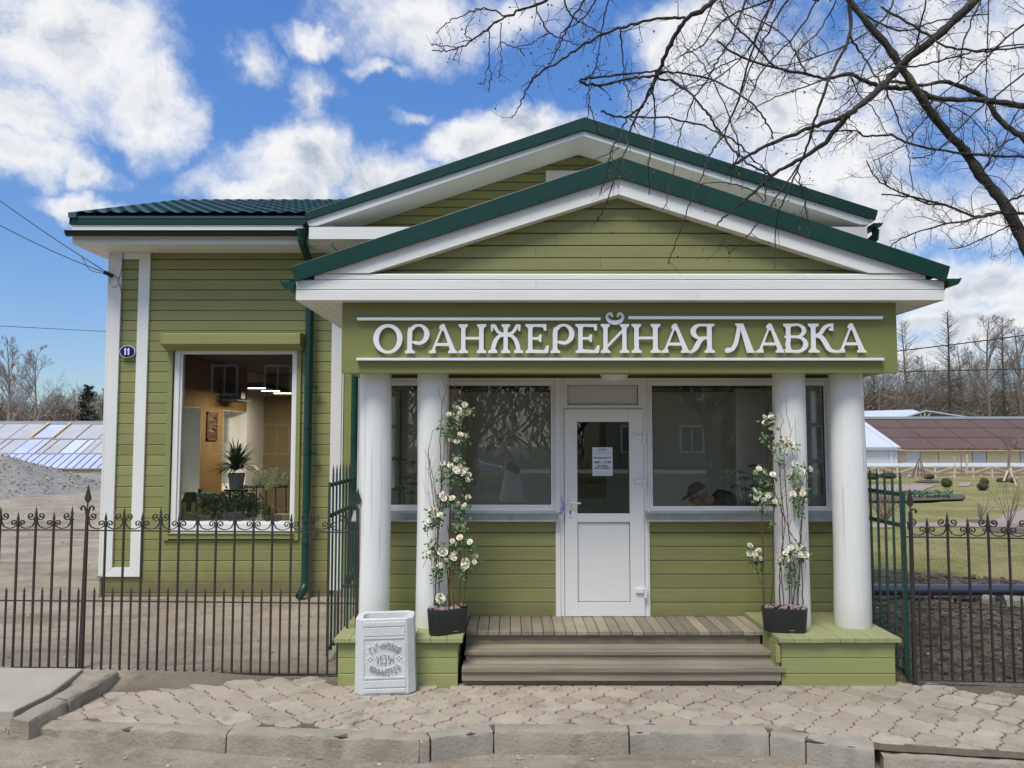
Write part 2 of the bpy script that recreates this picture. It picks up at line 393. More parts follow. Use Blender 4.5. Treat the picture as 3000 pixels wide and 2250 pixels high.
def mat_ground():
    m = bpy.data.materials.new('dirt_ground'); MATS['dirt_ground'] = m; m.use_nodes = True
    t = NT(m.node_tree); b = t.n['Principled BSDF']; co = t.new('ShaderNodeTexCoord').outputs['Object']
    sp = t.new('ShaderNodeSeparateXYZ'); t.l.new(co, sp.inputs[0]); X, Y = sp.outputs[0], sp.outputs[1]
    wob = t.m('MULTIPLY', t.m('SUBTRACT', t.noise(co, .7, 5, .6), .5), 1.6)
    dirt = t.mixc(t.ramp(t.noise(co, 1.1, 7, .62), .36, .66), (.265, .21, .155, 1), (.48, .405, .305, 1))
    dirt = t.mixc(t.ramp(t.noise(co, 34, 5, .7), .35, .7), dirt, (.36, .315, .265, 1))
    st = t.noise(t.v('MULTIPLY', co, (.35, 2.2, 1)), 1.2, 6, .65)
    dirt = t.mixc(t.ramp(t.noise(co, 5.5, 8, .75), .50, .66, 0, .55), dirt, (.47, .425, .36, 1)); dirt = t.mixc(t.ramp(t.noise(t.v('ADD', co, (7, 3, 0)), 3.2, 9, .78), .54, .62, 0, .5), dirt, (.21, .165, .12, 1))
    dirt = t.mixc(t.ramp(st, .52, .68, 0, .85), dirt, (.235, .185, .14, 1))
    gravel = t.new('ShaderNodeTexVoronoi'); gravel.inputs['Scale'].default_value = 55; t.l.new(co, gravel.inputs['Vector'])
    dirt = t.mixc(t.m('MULTIPLY', t.ramp(gravel.outputs['Distance'], .05, .35, 1, 0), .22), dirt, (.42, .40, .37, 1))
    # garden side: dark dug soil then lawn
    soil = t.mixc(t.ramp(t.noise(co, 9, 8, .7), .4, .62), (.055, .043, .033, 1), (.17, .138, .105, 1))
    soil = t.mixc(t.ramp(t.noise(co, 46, 3, .6), .66, .72, 0, .8), soil, (.24, .21, .17, 1))
    gn = t.noise(co, .55, 6, .62); gf = t.noise(t.v('MULTIPLY', co, (1, .5, 1)), 9, 6, .7)
    lawn = t.mixc(t.ramp(gn, .42, .60), (.31, .265, .12, 1), (.17, .185, .05, 1))
    lawn = t.mixc(t.ramp(gf, .38, .68, 0, .75), lawn, (.31, .27, .13, 1))
    lawn = t.mixc(t.ramp(t.noise(co, 26, 4, .7), .52, .7, 0, .5), lawn, (.075, .085, .02, 1)); lawn = t.mixc(t.ramp(t.noise(co, 3.1, 7, .75), .52, .64, 0, .6), lawn, (.33, .285, .17, 1))
    edge = t.m('ADD', Y, t.m('MULTIPLY', wob, 1.0))
    edge = t.m('ADD', edge, t.m('MULTIPLY', t.m('SUBTRACT', X, 6.0), .55))
    garden = t.mixc(t.ramp(edge, 13.0, 13.5), soil, lawn)
    isg = t.m('MULTIPLY', t.ramp(t.m('ADD', X, t.m('MULTIPLY', wob, .15)), 3.35, 3.6), t.ramp(t.m('ADD', Y, t.m('MULTIPLY', wob, .25)), 7.12, 7.3))
    isg = t.m('MAXIMUM', isg, t.m('MULTIPLY', t.ramp(X, 1.5, 2.5), t.ramp(Y, 17, 18)))
    c = t.mixc(isg, dirt, garden)
    # damp dark soil along the foot of the fence, in front of the garden and beside the kerb
    foot = t.m('MULTIPLY', t.ramp(t.m('ABSOLUTE', t.m('SUBTRACT', t.m('ADD', Y, t.m('MULTIPLY', wob, .2)), 7.25)), .12, .3, 1, 0), t.ramp(X, -3.6, -3.3))
    c = t.mixc(t.m('MULTIPLY', foot, .6), c, (.15, .12, .09, 1))
    verge = t.mixc(t.ramp(t.noise(co, .8, 6, .6), .4, .6), (.055, .062, .026, 1), (.11, .10, .055, 1)); vf = t.m('MULTIPLY', t.ramp(t.m('ADD', Y, wob), .2, 1.4, 1, 0), t.m('SUBTRACT', 1.0, t.m('MULTIPLY', t.ramp(Y, -27, -26.5), t.ramp(Y, -22.5, -22, 1, 0))))
    c = t.mixc(vf, c, verge)
    t.put(b.inputs['Base Color'], c); b.inputs['Roughness'].default_value = .95; b.inputs['Specular IOR Level'].default_value = .2
    bn = t.new('ShaderNodeBump'); bn.inputs['Strength'].default_value = .9; bn.inputs['Distance'].default_value = .045
    h = t.m('ADD', t.noise(co, 14, 8, .72), t.m('MULTIPLY', t.noise(co, 70, 4, .7), .35)); t.l.new(h, bn.inputs['Height']); t.l.new(bn.outputs[0], b.inputs['Normal'])
mat_ground()
xs = span([(-400, -60, 40), (-60, -14, 4), (-14, -7, .5), (-7, 3, .12), (3, 6.5, .05), (6.5, 14, .4), (14, 60, 4), (60, 400, 40)])
ys = span([(-120, -20, 20), (-20, 4, 2), (4, 5.4, .2), (5.4, 7.2, .06), (7.2, 13, .06), (13, 20, .5), (20, 60, 2.5), (60, 600, 40)])
mb = MB(); mb.add(*grid_mesh(xs, ys, zground)); tag(mb.build('ground', 'dirt_ground', smooth=True), kind='structure')

# ---- paved strip of clover-shaped tiles
mat('tile_grey', (.44, .385, .31), .9, (.335, .29, .23), 7, .9, bump=.6, bscale=60, island=.13, dirt=((.24, .20, .155), 3.1, .50, .70))
mat('tile_pink', (.42, .335, .275), .9, (.345, .29, .235), 6, .9, bump=.6, bscale=60, island=.12, dirt=((.20, .17, .13), 3.1, .56, .78))
mat('joint_soil', (.16, .13, .10), .95, (.09, .07, .05), 14, .9, bump=.5, bscale=60)
def wavy(p, q, out, amp, to=None):
    """shared edge between two tiles: same curve from either side"""
    flip = (p[0], p[1]) > (q[0], q[1])
    a, b = (q, p) if flip else (p, q)
    dx, dy = b[0] - a[0], b[1] - a[1]; L = math.hypot(dx, dy); nx, ny = -dy / L, dx / L; r = []
    for i in range(out + 1):
        t = i / out
        if to: d = amp * (abs(math.sin(2 * PI * t)) ** .8 + .25 * math.sin(PI * t)); r.append((a[0] + dx * t + to[0] * d, a[1] + dy * t + to[1] * d)); continue
        d = amp * (math.sin(2 * PI * t) * .75 + .60 * math.sin(6 * PI * t)); r.append((a[0] + dx * t + nx * d, a[1] + dy * t + ny * d))
    return r[::-1] if flip else r
FR = [Gp(370, 1990), Gp(345, 1972), Gp(60, 2118)]
def in_pave(x, y):
    if y < kerb_y(x) + .09: return False
    # left: diagonal kerb
    a, b = Gp(75, 2118, -.1), Gp(352, 1978, -.08)
    lim = a.x + (b.x - a.x) * (y - a.y) / (b.y - a.y)
    if x < lim + .05: return False
    yb = 7.12 if x > -1.6 else 7.27
    if x > 3.3: yb = 6.98 - .55 * smoothstep(3.5, 5.4, x)
    if x < -3.2: yb = min(yb, 7.27 - .45 * smoothstep(-3.2, -3.9, x))
    return y < yb
def pavement():
    D, H = .30, .108; mb = MB(); rg = random.Random(5); th = math.radians(-2.2); ct, sn = math.cos(th), math.sin(th)
    def tile(cx, cy, pts, small):
        poly = []; cx0, cy0 = cx, cy
        for a in range(len(pts)):
            p, r = pts[a], pts[(a + 1) % len(pts)]; L = math.hypot(p[0] - r[0], p[1] - r[1])
            mx_, my_ = (p[0] + r[0]) / 2, (p[1] + r[1]) / 2; sg = 1 if small else -1; ll = math.hypot(mx_ - cx0, my_ - cy0); to = (sg * (mx_ - cx0) / ll, sg * (my_ - cy0) / ll) if L > .12 else None
            poly += wavy(p, r, 10 if L > .12 else 6, .0125 if L > .12 else .007, to)[:-1]
        poly = [(x * ct - y * sn, x * sn + y * ct + 6.5) for x, y in poly]; cx, cy = cx * ct - cy * sn, cx * sn + cy * ct + 6.5
        if not in_pave(cx, cy): return
        worn = smoothstep(3.0, 4.2, cx); ins = .0042 + rg.uniform(0, .003) + .007 * worn * rg.random()
        h = zpav(cx) + rg.uniform(-.004, .003) - worn * rg.uniform(0, .012); rot = rg.uniform(-.012, .012) * (1 + 2 * worn)
        tx, ty = rg.uniform(-.012, .012) * (1 + 2 * worn), rg.uniform(-.012, .012) * (1 + 2 * worn); top, mid, bot = [], [], []
        for x, y in poly:
            dx, dy = x - cx, y - cy; dx, dy = dx - dy * rot, dy + dx * rot; d = math.hypot(dx, dy); f, f2 = 1 - ins / d, 1 - (ins + .005) / d; z = h + dx * tx + dy * ty
            y2 = max(cy + dy * f, kerb_y(cx + dx * f) + .145)
            top.append((cx + dx * f2, max(cy + dy * f2, kerb_y(cx + dx * f2) + .15), z)); mid.append((cx + dx * f, y2, z - .006)); bot.append((cx + dx * f, y2, z - .04))
        n = len(poly); pink = rg.random() < (.85 if small else .04)
        mb.m(1 if pink else 0).add(top + mid + bot, [tuple(range(n))] + [(a + n, (a + 1) % n + n, (a + 1) % n, a) for a in range(n)] + [(a + 2 * n, (a + 1) % n + 2 * n, (a + 1) % n + n, a + n) for a in range(n)])
    e = D / 2
    for i in range(-18, 24):
        for j in range(-5, 5):
            cx, cy = i * D, j * D; k = e - H
            R_ = lambda l: [(round(cx + x, 5), round(cy + y, 5)) for x, y in l]
            tile(cx, cy, R_([(e, -k), (e, k), (k, e), (-k, e), (-e, k), (-e, -k), (-k, -e), (k, -e)]), False)
            cx, cy = cx + e, cy + e
            tile(cx, cy, [(round(cx + x, 5), round(cy + y, 5)) for x, y in ((0, -H), (H, 0), (0, H), (-H, 0))], True)
    # bedding sand under the tiles
    mb.m(2); gx = span([(-4.6, 6.2, .15)])
    vs, fs = [], []
    for x in gx:
        y0, y1 = kerb_y(x) + .02, (7.16 if x > -1.6 else 7.30) - (.5 * smoothstep(3.4, 5.6, x))
        for k in range(8): y = y0 + (y1 - y0) * k / 7; vs.append((x, y, zpav(x) - .011 + .003 * hnoise(x, y, 11, 4)))
    for i in range(len(gx) - 1):
        if gx[i] < -3.75: continue
        for k in range(7): fs.append((i * 8 + k, (i + 1) * 8 + k, (i + 1) * 8 + k + 1, i * 8 + k + 1))
    mb.add(vs, fs)
    tag(mb.build('pavement', ['tile_grey', 'tile_pink', 'joint_soil']), kind='structure')
pavement()

# ---- kerb stones, each one a thing
mat('kerb_concrete', (.37, .325, .26), .92, (.24, .21, .17), 5, .9, bump=.7, bscale=38, dirt=((.34, .325, .285), 6, .55, .75))
mat('kerb_concrete_grey', (.35, .32, .27), .9, (.25, .23, .195), 5, .8, bump=.5, bscale=38, dirt=((.36, .35, .32), 7, .6, .8))
def rough_block(mb, c, ux, L, W, z0, z1, rg, rough=.008, seg=None, drop=0):
    """stone block with worn, chipped edges; ux = unit vector along, W goes to the left of ux"""
    uy = Vector((-ux.y, ux.x, 0)); n = seg or max(3, int(L / .07)); prof = [(0, z0), (0, z1 - .03), (.008, z1 - .010), (.024, z1), (W - .02, z1), (W, z1 - .02), (W, z0)]
    vs = []
    for i in range(n + 1):
        s = L * i / n; chip = max(0, rg.gauss(0, 1) - .9) * rough * 1.6
        for k, (w, z) in enumerate(prof):
            j = Vector((rg.uniform(-1, 1), rg.uniform(-1, 1), rg.uniform(-1, 1))) * rough * (.25 if k in (0, 4, 5, 6) else .45)
            ww, zz = (w + chip * 1.4, z - chip) if k in (2, 3) else ((w + chip * .7, z) if k == 1 else (w, z))
            e = 0
            if i in (0, n) and k in (1, 2, 3): zz -= .006
            v = c + ux * s + uy * ww + j; vs.append((v.x, v.y, zz + j.z - drop * s / L))
    m = len(prof); fs = [(i * m + k, (i + 1) * m + k, (i + 1) * m + k + 1, i * m + k + 1) for i in range(n) for k in range(m - 1)]
    fs += [tuple(range(m))[::1], tuple(n * m + k for k in range(m - 1, -1, -1))]
    mb.add(vs, fs)
KL = ['long chipped kerb stone at the left end of the front kerb, beside the diagonal kerb', 'long pitted kerb stone in front of the paving left of the litter bin',
      'short narrow kerb stone filling the gap left of the angled kerb stone', 'grey kerb stone set at an angle in front of the wooden steps, smooth patched face',
      'brown rough kerb stone in front of the door, between two grey ones', 'smooth dark grey kerb stone in front of the right planter',
      'short kerb stone where the kerb bends towards the road on the right', 'angled pale kerb stone left of the dark open gap in the kerb',
      'low kerb stone at the right edge of the photo with a broad pale top', 'kerb stone continuing the front kerb past the right edge of the photo']
rg = random.Random(3)
for i, (a, b) in enumerate(zip(KP[:-1], KP[1:])):
    d = (b - a); d.z = 0; L = d.length; u = d.normalized(); g = .012 if i not in (7,) else .05
    mb = MB(); top = max(zpav(a.x), zpav(b.x)) + .004; drop = 0
    top = zpav(a.x) + .006; drop = zpav(a.x) - zpav(b.x)
    if i == 8: top -= .03
    rough_block(mb, Vector((a.x, a.y, 0)) + u * .004, u, L - g, .15, ROAD - .12, top, rg, .019 if i in (0, 1, 4) else .010, drop=drop)
    tag(mb.build('kerb_stone', 'kerb_concrete' if i in (0, 1, 2, 4, 8) else 'kerb_concrete_grey', smooth=2), KL[i], 'kerb stone', 'stones of the front kerb')
# diagonal kerb, two stones lying at the left end of the paving
A, B, C = Gp(84, 2128, -.06), Gp(205, 2060, -.02), Gp(352, 1975, 0)
for a, b, lab in ((A, B, 'worn kerb stone lying diagonally, the nearer of two beside the concrete slab'), (B, C, 'crumbling kerb stone lying diagonally, the farther of two, its end touching the iron fence')):
    d = b - a; d.z = 0; u = d.normalized(); mb = MB(); top = a.z + .045
    # the block grows to the left of its direction
    rough_block(mb, Vector((a.x, a.y, 0)), u, d.length - .02, .17, -.35, top, rg, .014, drop=-(b.z - a.z))
    tag(mb.build('kerb_stone', 'kerb_concrete', smooth=2), lab, 'kerb stone', 'diagonal kerb stones')
# concrete slab path at the far left
mat('slab_concrete', (.33, .30, .255), .92, (.41, .375, .32), 3, .8, bump=.4, bscale=30)
mb = MB(); pp = [Gp(-700, 2082, -.04), Gp(40, 2082, -.04), Gp(150, 2030, -.03), Gp(232, 1972, .0), Gp(244, 1957, .02), Gp(-700, 1950, .02)]
mb.prism([(p.x, p.y, .0 + p.z) for p in pp][::-1], (0, 0, -.22)); tag(mb.build('path', 'slab_concrete', bevel=.012), kind='structure')
# ================================================================== THE SHOP BUILDING
GZ, YH, YS, YC, YR, YE = 8.0, 10.3, 7.12, 6.98, 9.63, 9.82     # planes: porch glass, house wall, sign, cornice, rear gable fascia, wing eave
ZPL, ZDK = .41, .365
XC = Xp(1768.8, 1300, GZ)
XL, XR = XC - 2.45, XC + 2.45                                  # vestibule outer corners
HX0, HX1 = Xp(308, 1500, YH), 4.07                             # left end of the wing, right end of the main block
shop = thing('shop_building', 'low green weatherboarded shop with white columned porch and green metal roofs', 'building', (XC, YH, 0))
def X8(x, y=1300): return Xp(x, y, GZ)
def Z8(y): return Zp(y, GZ)

# ---- house wall (boards) with the big shop window opening
wx0, wx1, wz0, wz1 = Xp(505, 1300, YH), Xp(867, 1300, YH), Zp(1562, YH), Zp(1025, YH)
soff = Zp(741.5, YH)                                            # soffit height of the wing
mb = MB(); rg = random.Random(21)
mb.planks(HX0, HX1, .02, soff + .02, .1335, YH, holes=[(wx0 - .02, wx1 + .02, wz0 - .02, wz1 + .02), (XL + .12, XR - .12, 0, Zp(1107, GZ))], rg=rg)
mb.build('wall', 'green_boards', shop)
mat('house_core', (.10, .09, .07), .9)
mb = MB()      # solid wall behind the boards (butted round the openings)
y0, y1 = YH + .022, YH + .26
zt = soff + .3
for (a, b, c, d) in ((HX0 + .03, wx0, -.1, zt), (wx0, wx1, -.1, wz0), (wx0, wx1, wz1, zt), (wx1, XL + .15, -.1, zt), (XR - .15, HX1 - .03, -.1, zt), (XL + .15, XR - .15, Zp(1107, GZ) + .05, zt)):
    mb.box(a, b, y0, y1, c, d)
mb.build('wall', 'house_core', shop)
# left end wall of the wing with two side windows, right wall, back wall
mat('plaster_white', (.62, .62, .60), .8); mat('plaster_orange', (.23, .135, .045), .8, (.18, .105, .035), 3, .6); mat('wall_tan', (.20, .16, .085), .8)
mat('floor_tile', (.16, .15, .13), .5); mat('ceiling_dark', (.10, .10, .095), .9)
YB = 15.6
mb = MB(); w1, w2 = (11.15, 12.2), (13.15, 14.3); zb, zw = 1.245, 2.56
for a, b in ((YH + .27, w1[0]), (w1[1], w2[0]), (w2[1], YB)): mb.box(HX0 + .03, HX0 + .10, a, b, 0, zt)
for a, b in (w1, w2): mb.box(HX0 + .03, HX0 + .10, a, b, 0, zb); mb.box(HX0 + .03, HX0 + .10, a, b, zw, zt)
mb.box(HX0 + .03, HX1 - .03, YB, YB + .1, 0, zt); mb.box(HX1 - .1, HX1 - .03, YH + .27, YB, 0, zt)
mb.build('wall', 'green_boards', shop)
mb = MB(); xi = HX0 + .45
for a, b in ((w1[1], w2[0]), (w2[1], YB - .01)): mb.m(0 if a < w2[0] else 1).box(HX0 + .11, xi, a, b, 0, 3.3)
mb.m(0)
for a, b in (w1, w2): mb.box(HX0 + .11, xi, a, b, 0, zb); mb.box(HX0 + .11, xi, a, b, zw, 3.3)
mb.m(1).box(HX0 + .11, xi - .0, YH + .27, w1[0], 0, 3.3)
mb.m(2).box(xi + .001, XL - .2, YB - .3, YB - .02, 0, 3.3); mb.m(2).box(XL - .2, XL - .1, YH + .27, YB - .02, 0, 3.3)
mb.m(0).box(XL - .099, HX1 - .2, YB - .3, YB - .02, 0, 3.3)
mb.m(3).box(HX0 + .11, HX1 - .12, YH + .27, YB - .02, .02, .10); mb.m(4).box(HX0 + .11, HX1 - .12, YH + .262, YB - .02, 3.31, 3.4)
# white reveals of the side windows
for a, b in (w1, w2): mb.m(5).box(HX0 + .12, xi + .004, b - .004, b - .0, zb, zw); mb.box(HX0 + .12, xi + .004, a, a + .004, zb, zw); mb.box(HX0 + .12, xi + .03, a, b, zb - .02, zb + .004); mb.box(HX0 + .12, xi + .004, a + .005, b - .005, zw - .004, zw)
mb.build('interior', ['plaster_orange', 'plaster_white', 'wall_tan', 'floor_tile', 'ceiling_dark', 'white_plastic'], shop)
for a, b in (w1, w2):
    mb = MB(); f = .06
    for (p, q, r, s) in ((a + .005, a + f, zb, zw), (b - f, b - .006, zb, zw), (a + f, b - f, zb + .005, zb + f), (a + f, b - f, zw - f, zw - .005), ((a + b) / 2 - .03, (a + b) / 2 + .03, zb + f, zw - f)): mb.box(HX0 + .13, HX0 + .19, p, q, r, s)
    w = mb.build('window', 'white_plastic', shop); mb = MB(); mb.box(HX0 + .155, HX0 + .16, a + f, b - f, zb + f, zw - f); mb.build('pane', 'glass_plain', w)

# ---- corner trim of the wing: white frame round a strip of boards
def frame_xz(mb, x0, x1, z0, z1, w, y, th, wt=None, wb=None):
    wt = w if wt is None else wt; wb = w if wb is None else wb; e = .0012
    mb.xz([(x0, z0), (x0 + w - e, z0 + wb + e), (x0 + w - e, z1 - wt - e), (x0, z1)], y, y + th); mb.xz([(x1, z0), (x1, z1), (x1 - w + e, z1 - wt - e), (x1 - w + e, z0 + wb + e)], y, y + th)
    mb.xz([(x0 + e * 2, z0), (x1 - e * 2, z0), (x1 - w, z0 + wb - e), (x0 + w, z0 + wb - e)], y, y + th); mb.xz([(x0 + e * 2, z1), (x0 + w, z1 - wt + e), (x1 - w, z1 - wt + e), (x1 - e * 2, z1)], y, y + th)
mb = MB(); fx0, fx1 = HX0 - .02, Xp(424, 1300, YH - .03)
frame_xz(mb, fx0, fx1, Zp(1690, YH - .03), soff - .002, .145, YH - .032, .03, wt=.085, wb=.115)
mb.box(HX0 - .05, HX0 - .021, YH - .03, YH + .13, Zp(1690, YH), soff)
mb.build('corner_board', 'white_boards_up', shop, bevel=.003)
mb = MB(); mb.box(HX0 - .04, HX0 - .012, YH - .01, YH + .14, .0, Zp(1690, YH) - .02); mb.box(HX0 - .06, HX0 - .0, YH - .035, YH + .0, Zp(1745, YH) + .25, Zp(1690, YH) - .01); mb.build('skirting', 'green_boards', shop)
mb = MB(); xb = Xp(985, 1300, YH); mb.box(xb - .068, xb + .068, YH - .045, YH - .001, Zp(1728, YH), Zp(722, YH)); mb.box(xb + .069, xb + .09, YH - .03, YH - .001, Zp(1728, YH), Zp(722, YH))
mb.build('corner_board', 'white_boards_up', shop, bevel=.003)
mb = MB(); mb.box(xb + .095, XL + .1, YH - .018, YH - .002, Zp(1712, YH), Zp(900, YH)); mb.build('wall_panel', 'green_trim', shop)
mat('foundation', (.30, .29, .27), .9, (.22, .21, .19), 8, .8, bump=.5)
mb = MB(); mb.box(xb + .0, XL + .1, YH - .04, YH + .02, -.1, Zp(1726, YH)); mb.build('foundation', 'foundation', shop)

# ---- the shop window of the wing
mb = MB(); yf = YH - .025; t_ = .055
a0, a1 = Xp(505, 1300, YH), Xp(866, 1300, YH); g0, g1 = Xp(527, 1300, YH), Xp(851, 1300, YH); b0, b1 = Zp(1561, YH), Zp(1026, YH); h0, h1 = Zp(1527, YH), Zp(1037, YH)
def ring(mb, x0, x1, z0, z1, i0, i1, k0, k1, y, yb):
    mb.box(x0, i0, y, yb, z0, z1); mb.box(i1, x1, y, yb, z0, z1); mb.box(i0, i1, y, yb, z0, k0); mb.box(i0, i1, y, yb, k1, z1)
ring(mb, a0, a1, b0, b1, g0 - .03, g1 + .03, h0 - .03, h1 + .03, yf + .025, yf + .09)
ring(mb, g0 - .03, g1 + .03, h0 - .03, h1 + .03, g0, g1, h0, h1, yf + .045, yf + .09)
win = mb.build('window', 'white_plastic', shop, bevel=.003)
mb = MB(); mb.box(g0 - .005, g1 + .005, yf + .065, yf + .071, h0 - .005, h1 + .005); mb.build('pane', 'glass_wing', win)
mb = MB(); yy = YH - .03    # green metal flashing round it
l0, l1 = Xp(487, 1300, YH), Xp(880, 1300, YH); s0, s1 = Zp(1578, YH), Zp(1563, YH)
mb.box(l0, a0 - .012, yy, YH - .001, s0 - .02, b1 + .02); mb.box(a1 + .006, l1, yy, YH - .001, s0 - .02, b1 + .02); mb.box(a0 - .012, a1 + .006, yy - .012, YH - .001, s0, s1)
mb.box(a0 - .012, a1 + .006, yy - .03, YH + .0, s1 + .001, s1 + .008)
mb.build('window_surround', 'green_trim', shop, bevel=.003)
# interior jambs so the window sits in a thick wall
mb = MB(); mb.box(wx0 - .0, wx0 + .03, YH + .08, YH + .26, wz0, wz1); mb.box(wx1 - .03, wx1, YH + .08, YH + .26, wz0, wz1); mb.box(wx0 + .03, wx1 - .03, YH + .08, YH + .27, wz0, h0 - .02); mb.build('window_jamb', 'plaster_white', shop)
# roller shutter box
mb = MB(); r0, r1 = Xp(472, 1000, 10.1), Xp(880, 1000, 10.1)
zt_, zm, zb_ = Zp(976, 10.08), Zp(1008, 10.08), Zp(1027, YH - .06)
prof = [(10.07, zm), (10.07, zt_ - .01), (10.09, zt_), (YH - .002, zt_ + .02), (YH - .002, zb_), (YH - .05, zb_)]
mb.prism([(r0, y, z) for y, z in prof][::-1], (r1 - r0, 0, 0)); mb.box(r1 - .035, r1 + .004, 10.065, YH - .003, zm - .0, zt_ + .006); mb.box(r0 - .004, r0 + .02, 10.065, YH - .003, zm, zt_ + .006)
mb.build('shutter_box', 'green_trim', shop, bevel=.004)

# ---- wing roof: fascias, soffit, gutter, tiled metal roof
ex0, ex1 = Xp(212, 690, YE), Xp(905, 690, YE)
zf = [Zp(v, YE) for v in (715, 690, 659, 636)]
mb = MB(); mb.box(ex0, ex1 + .3, YE, YE + .03, zf[0], zf[1] + .02); mb.box(ex0, ex1 + .3, YE - .012, YE + .02, zf[1] + .022, zf[2])
mb.box(ex0, ex0 + .03, YE + .031, YB + .4, zf[0], zf[2]); mb.build('fascia', 'white_boards', shop, bevel=.002)
mb = MB(); n = 6
for k in range(n):
    a, b = YE + .031 + (YH - YE - .035) * k / n, YE + .031 + (YH - YE - .035) * (k + 1) / n - .004; mb.box(ex0 + .031, Xp(990, 742, YH), a, b, soff, soff + .015)
mb.box(ex0 + .031, HX0 - .051, YH + .0, YB + .4, soff, soff + .015)
mb.build('soffit', 'white_boards', shop)
mb = MB(); mb.box(ex0 - .01, ex1, YE - .03, YE + .02, zf[2] + .002, zf[3]); mb.box(ex0 - .03, ex0 - .002, YE - .03, YB + .5, zf[2], zf[3] - .01); mb.build('drip_edge', 'green_metal', shop)
def gutter(y, x0, x1, zc, r, name='gutter'):
    mb = MB(); n = 9; vs = []
    for x in (x0, x1):
        for k in range(n): a = PI + PI * k / (n - 1); vs += [(x, y + r * math.cos(a), zc + r * math.sin(a)), (x, y + (r - .004) * math.cos(a), zc + (r - .004) * math.sin(a))]
    m = 2 * n
    for k in range(n - 1): mb_f = [(2 * k, m + 2 * k, m + 2 * k + 2, 2 * k + 2), (2 * k + 1, 2 * k + 3, m + 2 * k + 3, m + 2 * k + 1)]; mb.add([], []); mb.f += [tuple(i for i in f) for f in mb_f]; mb.mi += [0, 0]
    mb.v = vs; mb.f += [tuple(range(0, m, 2)), tuple(range(m, 2 * m, 2))]; mb.mi += [0, 0]
    mb.tube([(x0, y - r, zc), (x1, y - r, zc)], .008, 6)
    return mb
g = gutter(YE - .075, Xp(195, 680, YE - .08), Xp(897, 680, YE - .08), Zp(679, YE - .08), .058); wg = g.build('gutter', 'green_metal_dark', shop, smooth=2)
SL = .352; RY = 12.8
def roof_tiles(x0, x1, y0, y1, z0, sl, mats, name='roof'):
    mb = MB(); nx = int((x1 - x0) / .0305); L = y1 - y0; rows = int(L / .33) + 1; vs = []; ys = []
    for r in range(rows):
        a, b = y0 + r * .33, min(y0 + (r + 1) * .33, y1)
        for q, st in ((0, .034), (.25, .026), (.6, .013), (1.0, -.002)): ys.append((a + (b - a) * q, st, r))
    for y, st, r in ys:
        for i in range(nx + 1):
            x = x0 + (x1 - x0) * i / nx; w = .5 - .5 * math.cos(2 * PI * (x - x0) / .183); vs.append((x, y - .012 * w * (st > .02), z0 + (y - y0) * sl + st + .020 * w ** 1.3))
    m = nx + 1; fs = [(j * m + i, j * m + i + 1, (j + 1) * m + i + 1, (j + 1) * m + i) for j in range(len(ys) - 1) for i in range(nx)]
    mb.add(vs, fs); return mb.build(name, mats, shop)
zev = zf[3] + .008
roof_tiles(ex0 + .04, -2.29, YE - .05, RY, zev, SL, 'tile_metal')
mb = MB(); zr = zev + (RY - YE + .05) * SL       # verge flashing, ridge and the back slope
mb.hexa([(ex0 - .03, YE - .06, zev - .03), (ex0 + .07, YE - .06, zev - .03), (ex0 + .07, RY, zr - .03), (ex0 - .03, RY, zr - .03), (ex0 - .03, YE - .06, zev + .035), (ex0 + .07, YE - .06, zev + .035), (ex0 + .07, RY, zr + .035), (ex0 - .03, RY, zr + .035)])
mb.hexa([(ex0 + .05, YE - .035, zev - .03), (-2.29, YE - .035, zev - .03), (-2.29, RY, zr - .03), (ex0 + .05, RY, zr - .03), (ex0 + .05, YE - .035, zev - .003), (-2.29, YE - .035, zev - .003), (-2.29, RY, zr - .005), (ex0 + .05, RY, zr - .005)]); mb.tube([(ex0 - .03, RY, zr - .0), (-2.29, RY, zr - .0)], .05, 8)
mb.hexa([(ex0, RY + .02, zr - .03), (1.5, RY + .02, zr - .03), (1.5, YB + .4, zev - .05), (ex0, YB + .4, zev - .05), (ex0, RY + .02, zr), (1.5, RY + .02, zr), (1.5, YB + .4, zev), (ex0, YB + .4, zev)])
mb.build('roof_ridge', 'tile_metal', shop)
mb = MB(); mb.prism([(HX0 + .04, YE + .45, soff), (HX0 + .04, YB + .1, soff), (HX0 + .04, RY, zr - .06)], (.05, 0, 0)); mb.build('wall', 'green_boards', shop)

def downpipe(x, y, ztop, zbot, r, top=None):
    mb = MB(); pts = []
    if top: pts += [(x, top, ztop + .0), (x, top, ztop - .12), (x, y + (top - y) * .5, ztop - .22), (x, y, ztop - .34)]
    else: pts += [(x, y, ztop)]
    pts += [(x, y, zbot + .16), (x, y - .02, zbot + .10), (x - .02, y - .08, zbot + .04), (x - .035, y - .15, zbot)]
    mb.tube(pts, r, 12)
    if top: mb.lathe((x, top, ztop - .02), [(r + .004, -.09), (r + .008, -.03), (r + .035, .03), (r + .035, .05)], 14)
    for z in (zbot + .9, zbot + 1.75, zbot + 2.6):
        if z < ztop - .4: mb.lathe((x, y, z), [(r + .001, -.014), (r + .006, -.013), (r + .006, .013), (r + .001, .014)], 12); mb.box(x + r + .003, x + r + .05, y - .012, y + .05, z - .02, z + .02)
    for z in (zbot + .62, zbot + 2.05): mb.lathe((x, y, z), [(r + .001, 0), (r + .005, .004), (r + .005, .05), (r + .001, .054)], 12)
    return mb.build('downpipe', 'green_metal', shop, smooth=2)
downpipe(Xp(903, 1200, YH - .12), YH - .12, Zp(685, YE), Zp(1745, YH - .2), .052, top=YE - .075)
downpipe(Xp(1039, 1300, YH - .1), YH - .10, Zp(950, YH), Zp(1700, YH - .2), .050)

